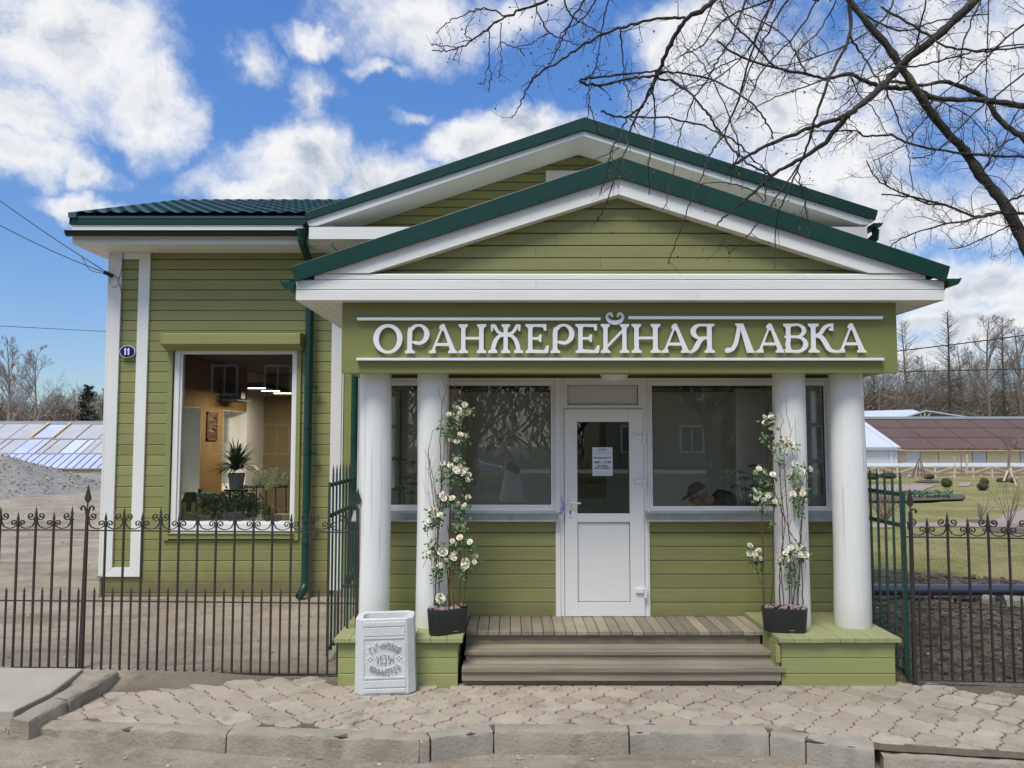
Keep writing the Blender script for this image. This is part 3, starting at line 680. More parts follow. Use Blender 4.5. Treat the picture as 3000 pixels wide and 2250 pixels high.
# ---- rear gable over the main block
def tri(mb, P0, P1, P2, y0, y1): mb.xz([P0, P1, P2], y0, y1)
PX = lambda x, y, Y: (Xp(x, y, Y), Zp(y, Y))
rp, rl, rr = PX(1712, 345, YR), PX(896, 624, YR), PX(2570, 618, YR)
bp, bl, br = PX(1710.5, 383, YR), PX(898, 647, YR), PX(2562, 647, YR)
mb = MB(); ym = YR - .03; L_ = 40
mb.xz([rl, (Xp(893, 636, YR), Zp(641, YR)), bl, bp, rp], ym, YR); mb.xz([rp, bp, br, rr], ym, YR)
mb.build('gable_flashing', 'green_metal', shop, bevel=.004)
wb = PX(1708, 397, YR); wl, wr = PX(905, 661, YR), PX(2546, 658, YR)
mb = MB(); mb.xz([bl, wl, (wl[0] + .1, wl[1] + .002), wb, bp], YR + .001, YR + .03); mb.xz([bp, wb, (wr[0] - .1, wr[1] + .002), wr, br], YR + .001, YR + .03)
mb.build('bargeboard', 'white_boards', shop)
gs = (bp[1] - bl[1]) / (bp[0] - bl[0])
mb = MB()       # sloping soffits and the roof sheets above
for s, e in ((-1, wl), (1, wr)):
    mb.hexa([(wb[0], YR + .031, wb[1]), (e[0], YR + .031, e[1]), (e[0], YH + .02, e[1]), (wb[0], YH + .02, wb[1]), (wb[0], YR + .031, wb[1] + .02), (e[0], YR + .031, e[1] + .02), (e[0], YH + .02, e[1] + .02), (wb[0], YH + .02, wb[1] + .02)])
mb.build('soffit', 'white_boards', shop)
mb = MB(); YBK = YB + .5
for e in (rl, rr): mb.hexa([(rp[0], YR, rp[1] - .05), (e[0], YR, e[1] - .05), (e[0], YBK, e[1] - .05), (rp[0], YBK, rp[1] - .05), (rp[0], YR, rp[1] - .004), (e[0], YR, e[1] - .004), (e[0], YBK, e[1] - .004), (rp[0], YBK, rp[1] - .004)])
mb.tube([(rp[0], YR + .02, rp[1] - .012), (rp[0], YBK, rp[1] - .012)], .03, 8)
mb.build('roof', 'green_metal', shop)
zc0, zc1 = Zp(700, YR), Zp(664.5, YR); cx0, cx1 = Xp(905, 680, YR), Xp(2541, 680, YR)
mb = MB(); mb.box(cx0, cx1, YR + .002, YR + .03, zc0, zc1); mb.box(cx0, cx0 + .03, YR + .031, YB, zc0, zc1); mb.box(cx1 - .03, cx1, YR + .031, YB, zc0, zc1)
mb.box(cx0 + .031, cx1 - .031, YR + .031, YH + .02, zc1 - .02, zc1)
for k in range(5):
    a = YR + .031 + (YH - YR - .04) * k / 5; mb.box(cx0 + .031, cx1 - .031, a, a + (YH - YR - .04) / 5 - .004, zc0 + .002, zc0 + .017)
mb.build('cornice', 'white_boards', shop)
mb = MB(); xi_ = Xp(978, 738, YH)
mb.planks(xi_, HX1, soff + .02, zc0, .1335, YH, rg=rg); mb.planks(0, 0, zc1 - .01, wb[1] + .02, .112, YH - .0, gable=((wb[0]), wb[1] + .02, gs), rg=rg)
mb.build('wall', 'green_boards_gable', shop)
mb = MB(); mb.xz([(wl[0], zc1), (wr[0], zc1), (wb[0], wb[1])], YH + .022, YH + .1); mb.box(HX0 + .3, HX1 - .04, YH + .023, YH + .2, soff, zc1 - .03); mb.build('gable_wall', 'house_core', shop)
# attic window (closed white shutters)
mb = MB(); q0, q1, q2, q3 = Xp(1599, 520, YH), Xp(1748, 520, YH), Zp(620, YH), Zp(502, YH); ring(mb, q0, q1, q2, q3, q0 + .085, q1 - .085, q2 + .085, q3 - .085, YH - .035, YH - .001)
mb.box(q0 + .085, q1 - .085, YH - .018, YH - .002, q2 + .085, q3 - .085); mb.build('attic_shutter', 'white_boards', shop, bevel=.003)
# side gutters of the main roof (only their ends show)
def gutter_y(x, y0, y1, zc, r):
    mb = gutter(0, y0, y1, zc, r); mb.v = [(x + (b if x < XC else -b), a, c) for a, b, c in mb.v]; return mb
gutter_y(Xp(2570, 664, YR) , YR - .03, YBK, Zp(655, YR), .055).build('gutter', 'green_metal', shop, smooth=2)
gutter_y(Xp(887, 652, YR), YR - .03, YR + .3, Zp(648, YR), .05).build('gutter', 'green_metal', shop, smooth=2)
mb = MB(); mb.tube([(Xp(2562, 680, YR + .1), YR + .08, Zp(668, YR)), (Xp(2562, 680, YR + .1), YR + .08, Zp(690, YR)), (cx1 - .05, YR + .5, Zp(740, YR)), (HX1 + .06, YH + .05, Zp(790, YR)), (HX1 + .06, YH + .05, .2)], .05, 10); mb.build('downpipe', 'green_metal_dark', shop, smooth=2)

# ---- porch roof: cornice boards, bargeboards, flashing, pediment
px0, px1 = Xp(867, 860, YC), Xp(2767, 860, YC)
zb4 = [Zp(v, YC) for v in (879.5, 848, 818.5, 801)]
mb = MB(); rgc = random.Random(2)
for k in range(3):
    a = px0 if k < 2 else px0 + .16; b = px1 if k < 2 else px1 - .16; j = a + (b - a) * (.62, .37, .8)[k]
    if k == 2: a, b = px0 + .16, px1 - .16
    for p, q in ((a, j - .001), (j + .001, b)): mb.board(p, q, zb4[k] + .0015, zb4[k + 1] - .0015, YC + .001 * k, .03)
mb.build('cornice', 'white_boards', shop)
fp, fl, fr = PX(1818, 461, YC - .03), PX(854, 781, YC - .03), PX(2783, 781, YC - .03)
gp_, gl_, gr_ = PX(1815, 521, YC - .03), PX(865.6, 825, YC - .03), PX(2771, 825, YC - .03)
mb = MB(); mb.xz([fl, gl_, gp_, fp], YC - .04, YC - .012); mb.xz([fp, gp_, gr_, fr], YC - .04, YC - .012)
ff = mb.build('gable_flashing', 'green_metal', shop, bevel=.004)
mb = MB()    # little screws on the flashing's lower edge and the thin drip lip
for s, e in ((gl_, gp_), (gp_, gr_)):
    for k in range(1, 8):
        q = k / 8; x, z = s[0] + (e[0] - s[0]) * q, s[1] + (e[1] - s[1]) * q + .03; mb.lathe((x, YC - .042, z), [(.006, -.003), (.006, .003)], 6)
    mb.prism([(s[0], YC - .046, s[1]), (e[0], YC - .046, e[1]), (e[0], YC - .046, e[1] + .012), (s[0], YC - .046, s[1] + .012)], (0, .03, 0))
mb.build('screws', 'green_metal', ff)
W0, W1, W2 = PX(1812, 570, YC), PX(1081, 801, YC), PX(2546, 801, YC)
mb = MB(); e = .0015; G0, G1, G2 = PX(1815, 519, YC), PX(865.6, 823, YC), PX(2771, 823, YC)
mb.xz([(px0, zb4[1] + .03), (px0 + .001, zb4[2]), (W1[0], zb4[3] + .002), (W0[0], W0[1]), (G0[0], G0[1]), (px0, G1[1] + .01)][::-1], YC - .006, YC + .026) if False else None
mb.xz([(G1[0] + .12, zb4[3] + .002), (W1[0], zb4[3] + .002), (W0[0] - e, W0[1]), (G0[0] - e, G0[1] + .02), (G1[0] + .12, zb4[3] + .03)], YC - .008, YC + .022)
mb.xz([(G2[0] - .12, zb4[3] + .002), (W2[0], zb4[3] + .002), (W0[0] + e, W0[1]), (G0[0] + e, G0[1] + .02), (G2[0] - .12, zb4[3] + .03)], YC - .008, YC + .022)
mb.build('bargeboard', 'white_boards', shop)
sl2 = (G0[1] - G1[1]) / (G0[0] - G1[0])
YP = YC + .10
mb = MB(); mb.planks(0, 0, zb4[3] - .06, W0[1] + .02, .1117, YP, gable=(W0[0], W0[1] + .10, sl2), rg=random.Random(8)); mb.build('pediment', 'green_boards_gable', shop)
mb = MB(); mb.xz([(px0 + .3, zb4[3] - .1), (px1 - .3, zb4[3] - .1), (W0[0], W0[1] + .08)], YP + .022, YP + .06); mb.build('gable_wall', 'house_core', shop)
mb = MB()   # roof sheets, underside of the rake, ridge cap
for e_ in (fl, fr): mb.hexa([(fp[0], YC - .012, fp[1] - .05), (e_[0], YC - .012, e_[1] - .05), (e_[0], YH - .0, e_[1] - .05), (fp[0], YH - .0, fp[1] - .05), (fp[0], YC - .012, fp[1] - .006), (e_[0], YC - .012, e_[1] - .006), (e_[0], YH, e_[1] - .006), (fp[0], YH, fp[1] - .006)])
mb.tube([(fp[0], YC + .0, fp[1] - .014), (fp[0], YH, fp[1] - .014)], .03, 8); mb.build('roof', 'green_metal', shop)
mb = MB()
for s in (1, -1):
    a, b = (W0[0], W0[1]), (W1 if s == 1 else W2); mb.hexa([(a[0], YC + .023, a[1]), (b[0], YC + .023, b[1]), (b[0], YP - .001, b[1]), (a[0], YP - .001, a[1]), (a[0], YC + .023, a[1] + .02), (b[0], YC + .023, b[1] + .02), (b[0], YP - .001, b[1] + .02), (a[0], YP - .001, a[1] + .02)])
mb.build('soffit', 'white_boards', shop)
# porch eaves: flat soffit, side fascias
sz = zb4[0]; sgx0, sgx1 = Xp(1001, 990, YS), Xp(2628, 990, YS)
mb = MB()
for x0, x1 in ((px0 + .031, sgx0 + .02), (sgx1 - .02, px1 - .031)):
    n = 4
    for k in range(n): a = x0 + (x1 - x0) * k / n; mb.box(a, a + (x1 - x0) / n - .004, YC + .032, YH - .05, sz + .002, sz + .017)
mb.box(sgx0 + .021, sgx1 - .021, YC + .032, YS + .04, sz + .002, sz + .017); mb.build('soffit', 'white_boards', shop)
zs_ = Zp(823, YC)
for xf in (px0, px1 - .03): mb = MB(); mb.box(xf, xf + .03, YC + .031, YH, sz, zs_); mb.build('fascia', 'white_boards', shop)
gutter_y(Xp(846, 828, YC), YC - .03, YH, Zp(828, YC), .062).build('gutter', 'green_metal', shop, smooth=2)
gutter_y(Xp(2790, 820, YC), YC - .03, YH, Zp(818, YC), .060).build('gutter', 'green_metal', shop, smooth=2)
for x in (Xp(858, 850, YC), Xp(2777, 845, YC)): mb = MB(); mb.prism([(x, YC + .06, sz + .09), (x - .06 if x < 0 else x + .06, YC + .06, sz + .2), (x, YC + .06, sz + .2)], (0, .004, 0)); mb.build('gutter_bracket', 'green_metal_dark', shop)
# frieze beams carried by the columns and the porch ceiling
zc_ = Zp(1107, GZ); zsb, zst = Zp(1093, YS), sz
mb = MB(); mb.box(sgx0 + .03, sgx1 - .03, YS + .06, YS + .32, zsb + .012, sz); mb.box(sgx0 + .03, sgx0 + .25, YS + .321, YH - .05, zsb + .012, sz); mb.box(sgx1 - .25, sgx1 - .03, YS + .321, YH - .05, zsb + .012, sz); mb.build('frieze', 'green_trim', shop)
mb = MB(); n = 8
for k in range(n): a = YS + .33 + (YH - YS - .4) * k / n; mb.box(sgx0 + .26, sgx1 - .26, a, a + (YH - YS - .4) / n - .005, zc_ + .03, zc_ + .05)
mb.build('porch_ceiling', 'green_trim', shop)

# ---- log columns
def column(cxp, y_c, rb, rt, seed):
    X = Xp(cxp, 1500, y_c); rg = random.Random(seed); n = 40; k = 26; vs = []; z0, z1 = ZPL, zsb + .02
    ph = [rg.uniform(0, 6.28) for _ in range(4)]; crk = [(rg.uniform(0, 2 * PI), rg.uniform(.5, 1.3), rg.uniform(.5, 1.2)) for _ in range(5)]
    for i in range(k + 1):
        q = i / k; r = rb + (rt - rb) * q; z = z0 + (z1 - z0) * q; r *= 1 + .006 * math.sin(q * 9 + ph[0]); ox, oy = .006 * math.sin(q * 4 + ph[1]), .006 * math.sin(q * 5 + ph[2])
        if i == 0: r *= .985
        for j in range(n): a = 2 * PI * j / n; rr_ = r * (1 + .006 * math.sin(3 * a + ph[3] + q * 2)) ; vs.append((X + ox + rr_ * math.cos(a), y_c + oy + rr_ * math.sin(a), z))
    mb = MB(); mb.add(vs, [(i * n + j, i * n + (j + 1) % n, (i + 1) * n + (j + 1) % n, (i + 1) * n + j) for i in range(k) for j in range(n)] + [tuple(range(n - 1, -1, -1)), tuple(k * n + j for j in range(n))])
    c = mb.build('column', 'log_white', shop, smooth=2)
    mb = MB()    # drying cracks, thin dark slivers standing a hair proud
    for a, zc, L in crk:
        a = -PI / 2 + (a - PI) * .28; zz = z0 + zc * .9; pts = []
        for i in range(7): q = i / 6; z = zz + L * q; rr_ = rb + (rt - rb) * (z - z0) / (z1 - z0); pts.append((a + .012 * math.sin(q * 7), rr_ * 1.0075 + .0022, z, .0011 * math.sin(PI * q) + .0002))
        vs = []
        for aa, r, z, w in pts: vs += [(X + r * math.cos(aa - w / r), y_c + r * math.sin(aa - w / r), z), (X + r * math.cos(aa + w / r), y_c + r * math.sin(aa + w / r), z)]
        mb.add(vs, [(2 * i, 2 * i + 1, 2 * i + 3, 2 * i + 2) for i in range(6)])
    mb.build('crack', 'crack_grey', c)
mat('crack_grey', (.30, .29, .27), .9)
CY = 7.42
for x, rb, rt, s in ((1096, .152, .145, 1), (1267, .149, .143, 2), (2318, .153, .146, 3), (2489, .162, .150, 4)): column(x, CY, rb, rt, s)

# ---- platforms, deck and steps
plx = [(Xp(979, 1866, 6.97) - .0, Xp(1356, 1850, 6.97)), (Xp(2281, 1862, 6.97), Xp(2640, 1870, 6.97))]
def platform(x0, x1, left):
    mb = MB(); n = 8 if not left else 8; w = (x1 - x0) / n; rg = random.Random(4 if left else 9)
    for k in range(n):
        f = rg.uniform(-.004, .006); mb.box(x0 + w * k + .0015, x0 + w * (k + 1) - .0015, 6.955 + f, GZ - .02 if (left or k > 0) else GZ - .02, ZPL - .04, ZPL + rg.uniform(-.002, .001))
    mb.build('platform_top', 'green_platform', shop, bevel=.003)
    mb = MB(); fy = 7.0; a, b = x0 + .03, x1 - .045; zz = [ -.12 + .0, .105, .235, ZPL - .045]
    zz[0] = -.02 if left else -.05
    for k in range(3): mb.board(a, b, zz[k] + .002, zz[k + 1] - .002, fy, .03)
    mb.box(a, a + .03, fy + .031, GZ, -.02, ZPL - .042); mb.box(b - .03, b, fy + .031, GZ, -.02, ZPL - .042)
    if not left:   # notched stringer pieces beside the steps
        mb.hexa([(a - .035, 7.02, .10), (a - .004, 7.02, .10), (a - .004, 7.40, .22), (a - .035, 7.40, .22), (a - .035, 7.02, ZPL - .045), (a - .004, 7.02, ZPL - .045), (a - .004, 7.40, ZPL - .045), (a - .035, 7.40, ZPL - .045)])
        mb.box(a - .05, a - .012, 6.985, 7.018, .20, .335); mb.box(a - .045, a - .02, 7.0, 7.018, .03, .198)
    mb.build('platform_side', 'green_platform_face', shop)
    mb = MB(); mb.box(a + .02, b - .02, fy + .032, GZ, -.2, ZPL - .046); mb.build('platform_core', 'house_core', shop)
platform(*plx[0], True); platform(*plx[1], False)
sx0, sx1 = plx[0][1] + .002, plx[1][0] + .02
mb = MB(); n = 27; w = (sx1 - sx0) / n; rg = random.Random(12)
for k in range(n): mb.box(sx0 + w * k + .003, sx0 + w * (k + 1) - .003, 7.385 + rg.uniform(-.006, .006), GZ + .02, ZDK - .035, ZDK + rg.uniform(-.002, .002))
mb.build('deck', 'weathered_wood', shop, bevel=.003)
mb = MB(); ex = .035
mb.box(sx0, sx1 - .04, 7.42, 7.45, .235, ZDK - .038); mb.box(sx0 + .01, sx1, 7.18, 7.21, .16, .205); mb.box(sx0 - .01, sx1 + .0, 6.985, 7.015, .045, .115); mb.box(sx0, sx1, 7.03, 7.06, -.05, .04)
mb.build('riser', 'weathered_tread', shop, bevel=.003)
mb = MB(); mb.box(sx0 - .0, sx1 - .01, 7.165, 7.29, .207, .244); mb.box(sx0 - .0, sx1 - .01, 7.293, 7.419, .207, .245); mb.build('step', 'weathered_tread', shop, bevel=.006)
mb = MB(); mb.box(sx0 - .01, sx1 + .03, 6.965, 7.09, .118, .162); mb.box(sx0 - .01, sx1 + .02, 7.095, 7.19, .118, .163); mb.build('step', 'weathered_tread', shop, bevel=.006)
mb = MB(); mb.box(sx0, sx1, 7.46, GZ + .3, -.1, ZDK - .04); mb.build('step_core', 'house_core', shop)

# ---- vestibule front: boards below, windows, sills, door
dz0 = Z8(1806); sill_t = Z8(1523)
dl, dr = X8(1637, 1650), X8(1898, 1650)
mb = MB(); rg = random.Random(31)
mb.planks(XL, dl, ZDK, sill_t, .1357, GZ, joints=0, rg=rg); mb.planks(dr, XR, ZDK, sill_t, .1357, GZ, joints=0, rg=rg)
mb.build('wall', 'green_boards', shop)
mb = MB(); mb.box(XL, dl, GZ + .022, GZ + .12, ZDK - .3, Z8(1500)); mb.box(dr, XR, GZ + .022, GZ + .12, ZDK - .3, Z8(1500)); mb.box(XL, XR, GZ + .0, GZ + .12, Z8(1108), zc_ + .028)
mb.build('wall', 'house_core', shop)
for sx, xx in ((-1, XL), (1, XR)):      # side walls with windows
    mb = MB(); a, b = (xx, xx + .10) if sx < 0 else (xx - .10, xx); w0, w1_ = 8.2, 10.1; z_0, z_1 = Z8(1480), Z8(1120)
    mb.box(a, b, GZ + .121, w0, ZDK - .3, zc_ + .027); mb.box(a, b, w1_, YH - .002, ZDK - .3, zc_ + .027); mb.box(a, b, w0, w1_, ZDK - .3, z_0); mb.box(a, b, w0, w1_, z_1, zc_ + .027)
    mb.build('wall', 'vest_wall' if 'vest_wall' in MATS else mat('vest_wall', (.85, .84, .76), .8), shop)
    mb = MB(); m_ = (a + b) / 2
    for k in range(4): y = w0 + (w1_ - w0 - .05) * k / 3; mb.box(m_ - .03, m_ + .03, y, y + .05, z_0, z_1)
    for k in range(4): z = z_0 + (z_1 - z_0 - .045) * k / 3; mb.box(m_ - .028, m_ + .028, w0, w1_, z, z + .045)
    w = mb.build('window', 'white_plastic', shop); mb = MB(); mb.box(m_ - .003, m_ + .003, w0, w1_, z_0, z_1); mb.build('pane', 'glass_plain', w)
mat('vest_back', (.84, .82, .72), .85, (.80, .78, .67), 1.5, .6); mat('door_grey', (.17, .21, .19), .5); mat('vest_floor', (.68, .65, .58), .6)
bx0, bx1, bz = Xp(1640, 1300, YH), Xp(1870, 1300, YH), Zp(1235, YH)
mb = MB(); yb = YH + .02
mb.box(XL + .101, bx0, yb, yb + .06, ZDK, zc_ + .027); mb.box(bx1, XR - .101, yb, yb + .06, ZDK, zc_ + .027); mb.box(bx0, bx1, yb, yb + .06, bz, zc_ + .027)
mb.box(XL + .2, XL + .9, yb - .09, yb - .001, ZDK, zc_ + .02); mb.box(Xp(2150, 1300, YH), Xp(2330, 1300, YH), yb - .12, yb - .001, ZDK, zc_ + .02)
mb.build('interior', 'vest_back', shop)
mb = MB(); mb.box(XL + .101, XR - .101, GZ + .121, yb - .001, ZDK - .1, ZDK - .002); mb.build('floor', 'vest_floor', shop)
mb = MB(); mb.box(XL, XR, GZ + .0, YH - .06, zc_ + .03, zc_ + .09); mb.build('ceiling', 'vest_back', shop)
# room beyond the inner door
mb = MB(); mb.m(0).box(bx0 - .9, bx1 + .1, 13.2, 13.25, .1, 3.3); mb.m(1).box(Xp(1775, 1400, 10.5), Xp(1842, 1400, 10.5) + .02, 10.42, 10.46, ZDK, bz)
mb.m(1).box(Xp(1775, 1400, 10.5), Xp(1786, 1400, 10.5), 10.40, 10.419, ZDK, bz); mb.box(Xp(1812, 1400, 10.5), Xp(1818, 1400, 10.5), 10.40, 10.419, ZDK, bz)
mb.m(1).box(bx0 + .02, Xp(1774, 1400, 10.5), 10.42, 10.46, ZDK, Zp(1462, 10.42)); mb.m(2).box(bx0 - .5, Xp(1775, 1400, 12), 11.9, 12.5, .1, Zp(1379, 11.9)); mb.m(3).box(bx0 - .5, Xp(1780, 1400, 12), 11.86, 12.55, Zp(1379, 11.9) + .001, Zp(1379, 11.9) + .03)
mb.build('interior', ['plaster_orange', 'door_grey', 'ceiling_dark', 'white_plastic'], shop)

yfw = GZ - .015; fz0, fz1 = Z8(1523) + .002, Z8(1107.5)
def wframe(x0, x1, z0, z1, gx0, gx1, gz0, gz1, name='window'):
    mb = MB(); ring(mb, x0, x1, z0, z1, gx0 - .028, gx1 + .028, gz0 - .028, gz1 + .028, yfw, yfw + .08); ring(mb, gx0 - .028, gx1 + .028, gz0 - .028, gz1 + .028, gx0, gx1, gz0, gz1, yfw + .018, yfw + .08)
    w = mb.build(name, 'white_plastic', shop, bevel=.003); mb = MB(); mb.box(gx0 - .004, gx1 + .004, yfw + .04, yfw + .046, gz0 - .004, gz1 + .004); mb.build('pane', 'glass_front', w)
    mb = MB(); q = .0035
    for a, b, c, d in ((gx0, gx0 + q, gz0, gz1), (gx1 - q, gx1, gz0, gz1), (gx0 + q, gx1 - q, gz0, gz0 + q), (gx0 + q, gx1 - q, gz1 - q, gz1)): mb.box(a, b, yfw + .016, yfw + .039, c, d)
    mb.build('gasket', 'dark_rubber', w)
    mb = MB()
    for s in (.3, .93): mb.box(x0 + (x1 - x0) * s, x0 + (x1 - x0) * s + .012, yfw - .0015, yfw + .0, z0 + .035, z0 + .047)
    mb.build('drain_cap', 'dark_rubber', w); return w
wframe(X8(1099), X8(1626.5), fz0, fz1, X8(1122), X8(1613.5), Z8(1478), Z8(1130.5))
wframe(X8(1899.5), X8(2440), fz0, fz1, X8(1912), X8(2416), Z8(1482), Z8(1130.5))
mb = MB(); mb.box(XR - (XL - X8(1099)) * 0 - .16, XR - .002, yfw + .001, yfw + .06, fz0, fz1); mb.box(XL + .002, X8(1099) - .002, yfw + .001, yfw + .06, fz0, fz1); mb.build('corner_board', 'white_boards_up', shop)
# metal sills
for a, b in ((XL - .03, X8(1635)), (X8(1888), XR + .03)):
    mb = MB(); pr = [(GZ - .0, Z8(1496)), (GZ - .03, Z8(1496) - .001), (GZ - .035, Z8(1503)), (GZ - .12, Z8(1507) - .016), (GZ - .135, Z8(1526) - .0), (GZ - .128, Z8(1526)), (GZ - .112, Z8(1507) - .02), (GZ - .03, Z8(1504) - .008), (GZ, Z8(1500))]
    pr = [(GZ - .018, Z8(1495.5)), (GZ - .024, Z8(1503)), (GZ - .10, Z8(1521) + .0), (GZ - .103, Z8(1525)), (GZ - .097, Z8(1525)), (GZ - .094, Z8(1522.5)), (GZ - .002, Z8(1506)), (GZ - .002, Z8(1495.5))]
    mb.prism([(a, y, z) for y, z in pr], (b - a, 0, 0)); mb.build('sill', 'zinc', shop)
# door frame, transom, leaf
mb = MB(); dz1 = fz1; ly0, ly1 = X8(1654, 1500), X8(1885.5, 1500); lz1 = Z8(1199)
mb.box(X8(1626.5) + .001, X8(1641), yfw - .006, yfw + .08, dz0 + .003, dz1); mb.box(X8(1641) + .001, ly0 - .004, yfw + .008, yfw + .08, dz0 + .003, dz1)
mb.box(X8(1899.5) - .012, X8(1899.5) - .001, yfw - .006, yfw + .08, dz0 + .003, dz1); mb.box(ly1 + .004, X8(1899.5) - .013, yfw + .008, yfw + .08, dz0 + .003, dz1)
t0, t1, t2, t3 = X8(1662, 1160), X8(1869.5, 1160), Z8(1186.5), Z8(1128.5)
ring(mb, ly0 - .003, ly1 + .003, lz1 + .005, dz1, t0, t1, t2, t3, yfw + .008, yfw + .08)
mb.build('door_frame', 'white_plastic', shop, bevel=.002)
mb = MB(); mb.box(t0, t1, yfw + .035, yfw + .06, t2, t3); tp = mb.build('transom_panel', 'white_plastic_dim', shop)
mb = MB(); q = .0035
for a, b, c, d in ((t0, t0 + q, t2, t3), (t1 - q, t1, t2, t3), (t0 + q, t1 - q, t2, t2 + q), (t0 + q, t1 - q, t3 - q, t3)): mb.box(a, b, yfw + .02, yfw + .0345, c, d)
mb.build('gasket', 'dark_rubber', tp)
mb = MB(); d0, d1, d2, d3 = X8(1690.5, 1350), X8(1842.5, 1350), Z8(1503.5), Z8(1236); e0, e1, e2, e3 = X8(1691.5, 1650), X8(1844, 1650), Z8(1763), Z8(1529)
zb_l = dz0 + .006; yl = yfw - .012
mb.box(ly0, d0, yl, yl + .07, zb_l, lz1); mb.box(d1, ly1, yl, yl + .07, zb_l, lz1)
mb.box(d0, d1, yl, yl + .07, d3, lz1); mb.box(d0, d1, yl, yl + .07, e3, d2); mb.box(d0, d1, yl, yl + .07, zb_l, e2)
door = mb.build('door', 'white_plastic', shop, bevel=.003)
mb = MB(); mb.box(d0, d1, yl + .022, yl + .05, e2, e3); mb.build('panel', 'white_plastic', door)
mb = MB(); mb.box(d0 - .003, d1 + .003, yl + .03, yl + .036, d2 - .003, d3 + .003); mb.build('pane', 'glass_front', door)
mb = MB()
for (p0, p1, p2, p3) in ((d0, d1, d2, d3), (d0, d1, e2, e3)):
    for a, b, c, d in ((p0, p0 + q, p2, p3), (p1 - q, p1, p2, p3), (p0 + q, p1 - q, p2, p2 + q), (p0 + q, p1 - q, p3 - q, p3)): mb.box(a, b, yl + .012, yl + .0215 if p2 == e2 else yl + .029, c, d)
mb.build('gasket', 'dark_rubber', door)
hx = X8(1670, 1480); mb = MB(); mb.box(hx - .014, hx + .014, yl - .008, yl - .0005, Z8(1515), Z8(1446)); hz = Z8(1472)
mb.tube([(hx, yl - .004, hz), (hx, yl - .05, hz), (hx + .012, yl - .055, hz), (X8(1700, 1472), yl - .055, hz - .002)], [.009, .009, .010, .009], 8)
hd = mb.build('handle', 'white_plastic', door, bevel=.002); mb = MB(); mb.box(hx - .005, hx + .005, yl - .0095, yl - .0082, Z8(1506), Z8(1496)); mb.lathe((hx, yl - .009, Z8(1496)), [(.006, -.006), (.006, .006)], 8); mb.build('keyhole', 'dark_rubber', hd)
for yy_ in (1277, 1406, 1724):
    mb = MB(); z = Z8(yy_ + 4); mb.box(X8(1857, 1400), X8(1881, 1400), yl - .026, yl - .0005, z - .022, z + .012 + .008); mb.box(X8(1882, 1400), X8(1888.5, 1400), yl - .034, yl + .015, z - .07, z + .024); mb.build('hinge', 'white_plastic', door, bevel=.003)
# ================================================================== LETTERS
def raster(shapes, W, H, res=2, pad=9):
    """union / difference of simple shapes on a fine grid -> coverage field"""
    nx, ny = int((W + 2 * pad) * res), int((H + 2 * pad) * res)
    X, Y = np.meshgrid((np.arange(nx) + .5) / res - pad, (np.arange(ny) + .5) / res - pad); f = np.full(X.shape, -9.)
    def seg(ax, ay, bx, by, wa, wb):
        dx, dy = bx - ax, by - ay; L2 = dx * dx + dy * dy + 1e-9; t = np.clip(((X - ax) * dx + (Y - ay) * dy) / L2, 0, 1)
        return (wa + (wb - wa) * t) - np.hypot(X - ax - dx * t, Y - ay - dy * t)
    def poly(P):
        d = np.full(X.shape, 9.9); ins = np.zeros(X.shape, bool); n = len(P)
        for i in range(n):
            ax, ay = P[i]; bx, by = P[(i + 1) % n]; d = np.minimum(d, -seg(ax, ay, bx, by, 0, 0))
            with np.errstate(divide='ignore', invalid='ignore'):
                c = ((ay > Y) != (by > Y)) & (X < (bx - ax) * (Y - ay) / ((by - ay) or 1e-9) + ax)
            ins ^= c
        return np.where(ins, d, -d)
    for s in shapes:
        k = s[0]
        if k == 'P': f = np.maximum(f, poly(s[1]))
        elif k == '-P': f = np.minimum(f, -poly(s[1]))
        elif k in 'E-E': 
            _, cx, cy, rx, ry = s[:5]; e = (1 - np.hypot((X - cx) / rx, (Y - cy) / ry)) * min(rx, ry); f = np.maximum(f, e) if k == 'E' else np.minimum(f, -e)
        elif k == 'S':   # polyline stroke with round ends: points (x, y, halfwidth), smoothed
            P = s[1]
            Q = []
            for i in range(len(P) - 1):
                p0, p1, p2, p3 = P[max(i - 1, 0)], P[i], P[i + 1], P[min(i + 2, len(P) - 1)]
                for j in range(6):
                    t = j / 6; Q.append(tuple(.5 * (2 * b + (c - a) * t + (2 * a - 5 * b + 4 * c - d) * t * t + (3 * b - a - 3 * c + d) * t ** 3) for a, b, c, d in zip(p0, p1, p2, p3)))
            Q.append(P[-1])
            for a, b in zip(Q[:-1], Q[1:]): f = np.maximum(f, seg(a[0], a[1], b[0], b[1], a[2], b[2]))
    return f, res, pad

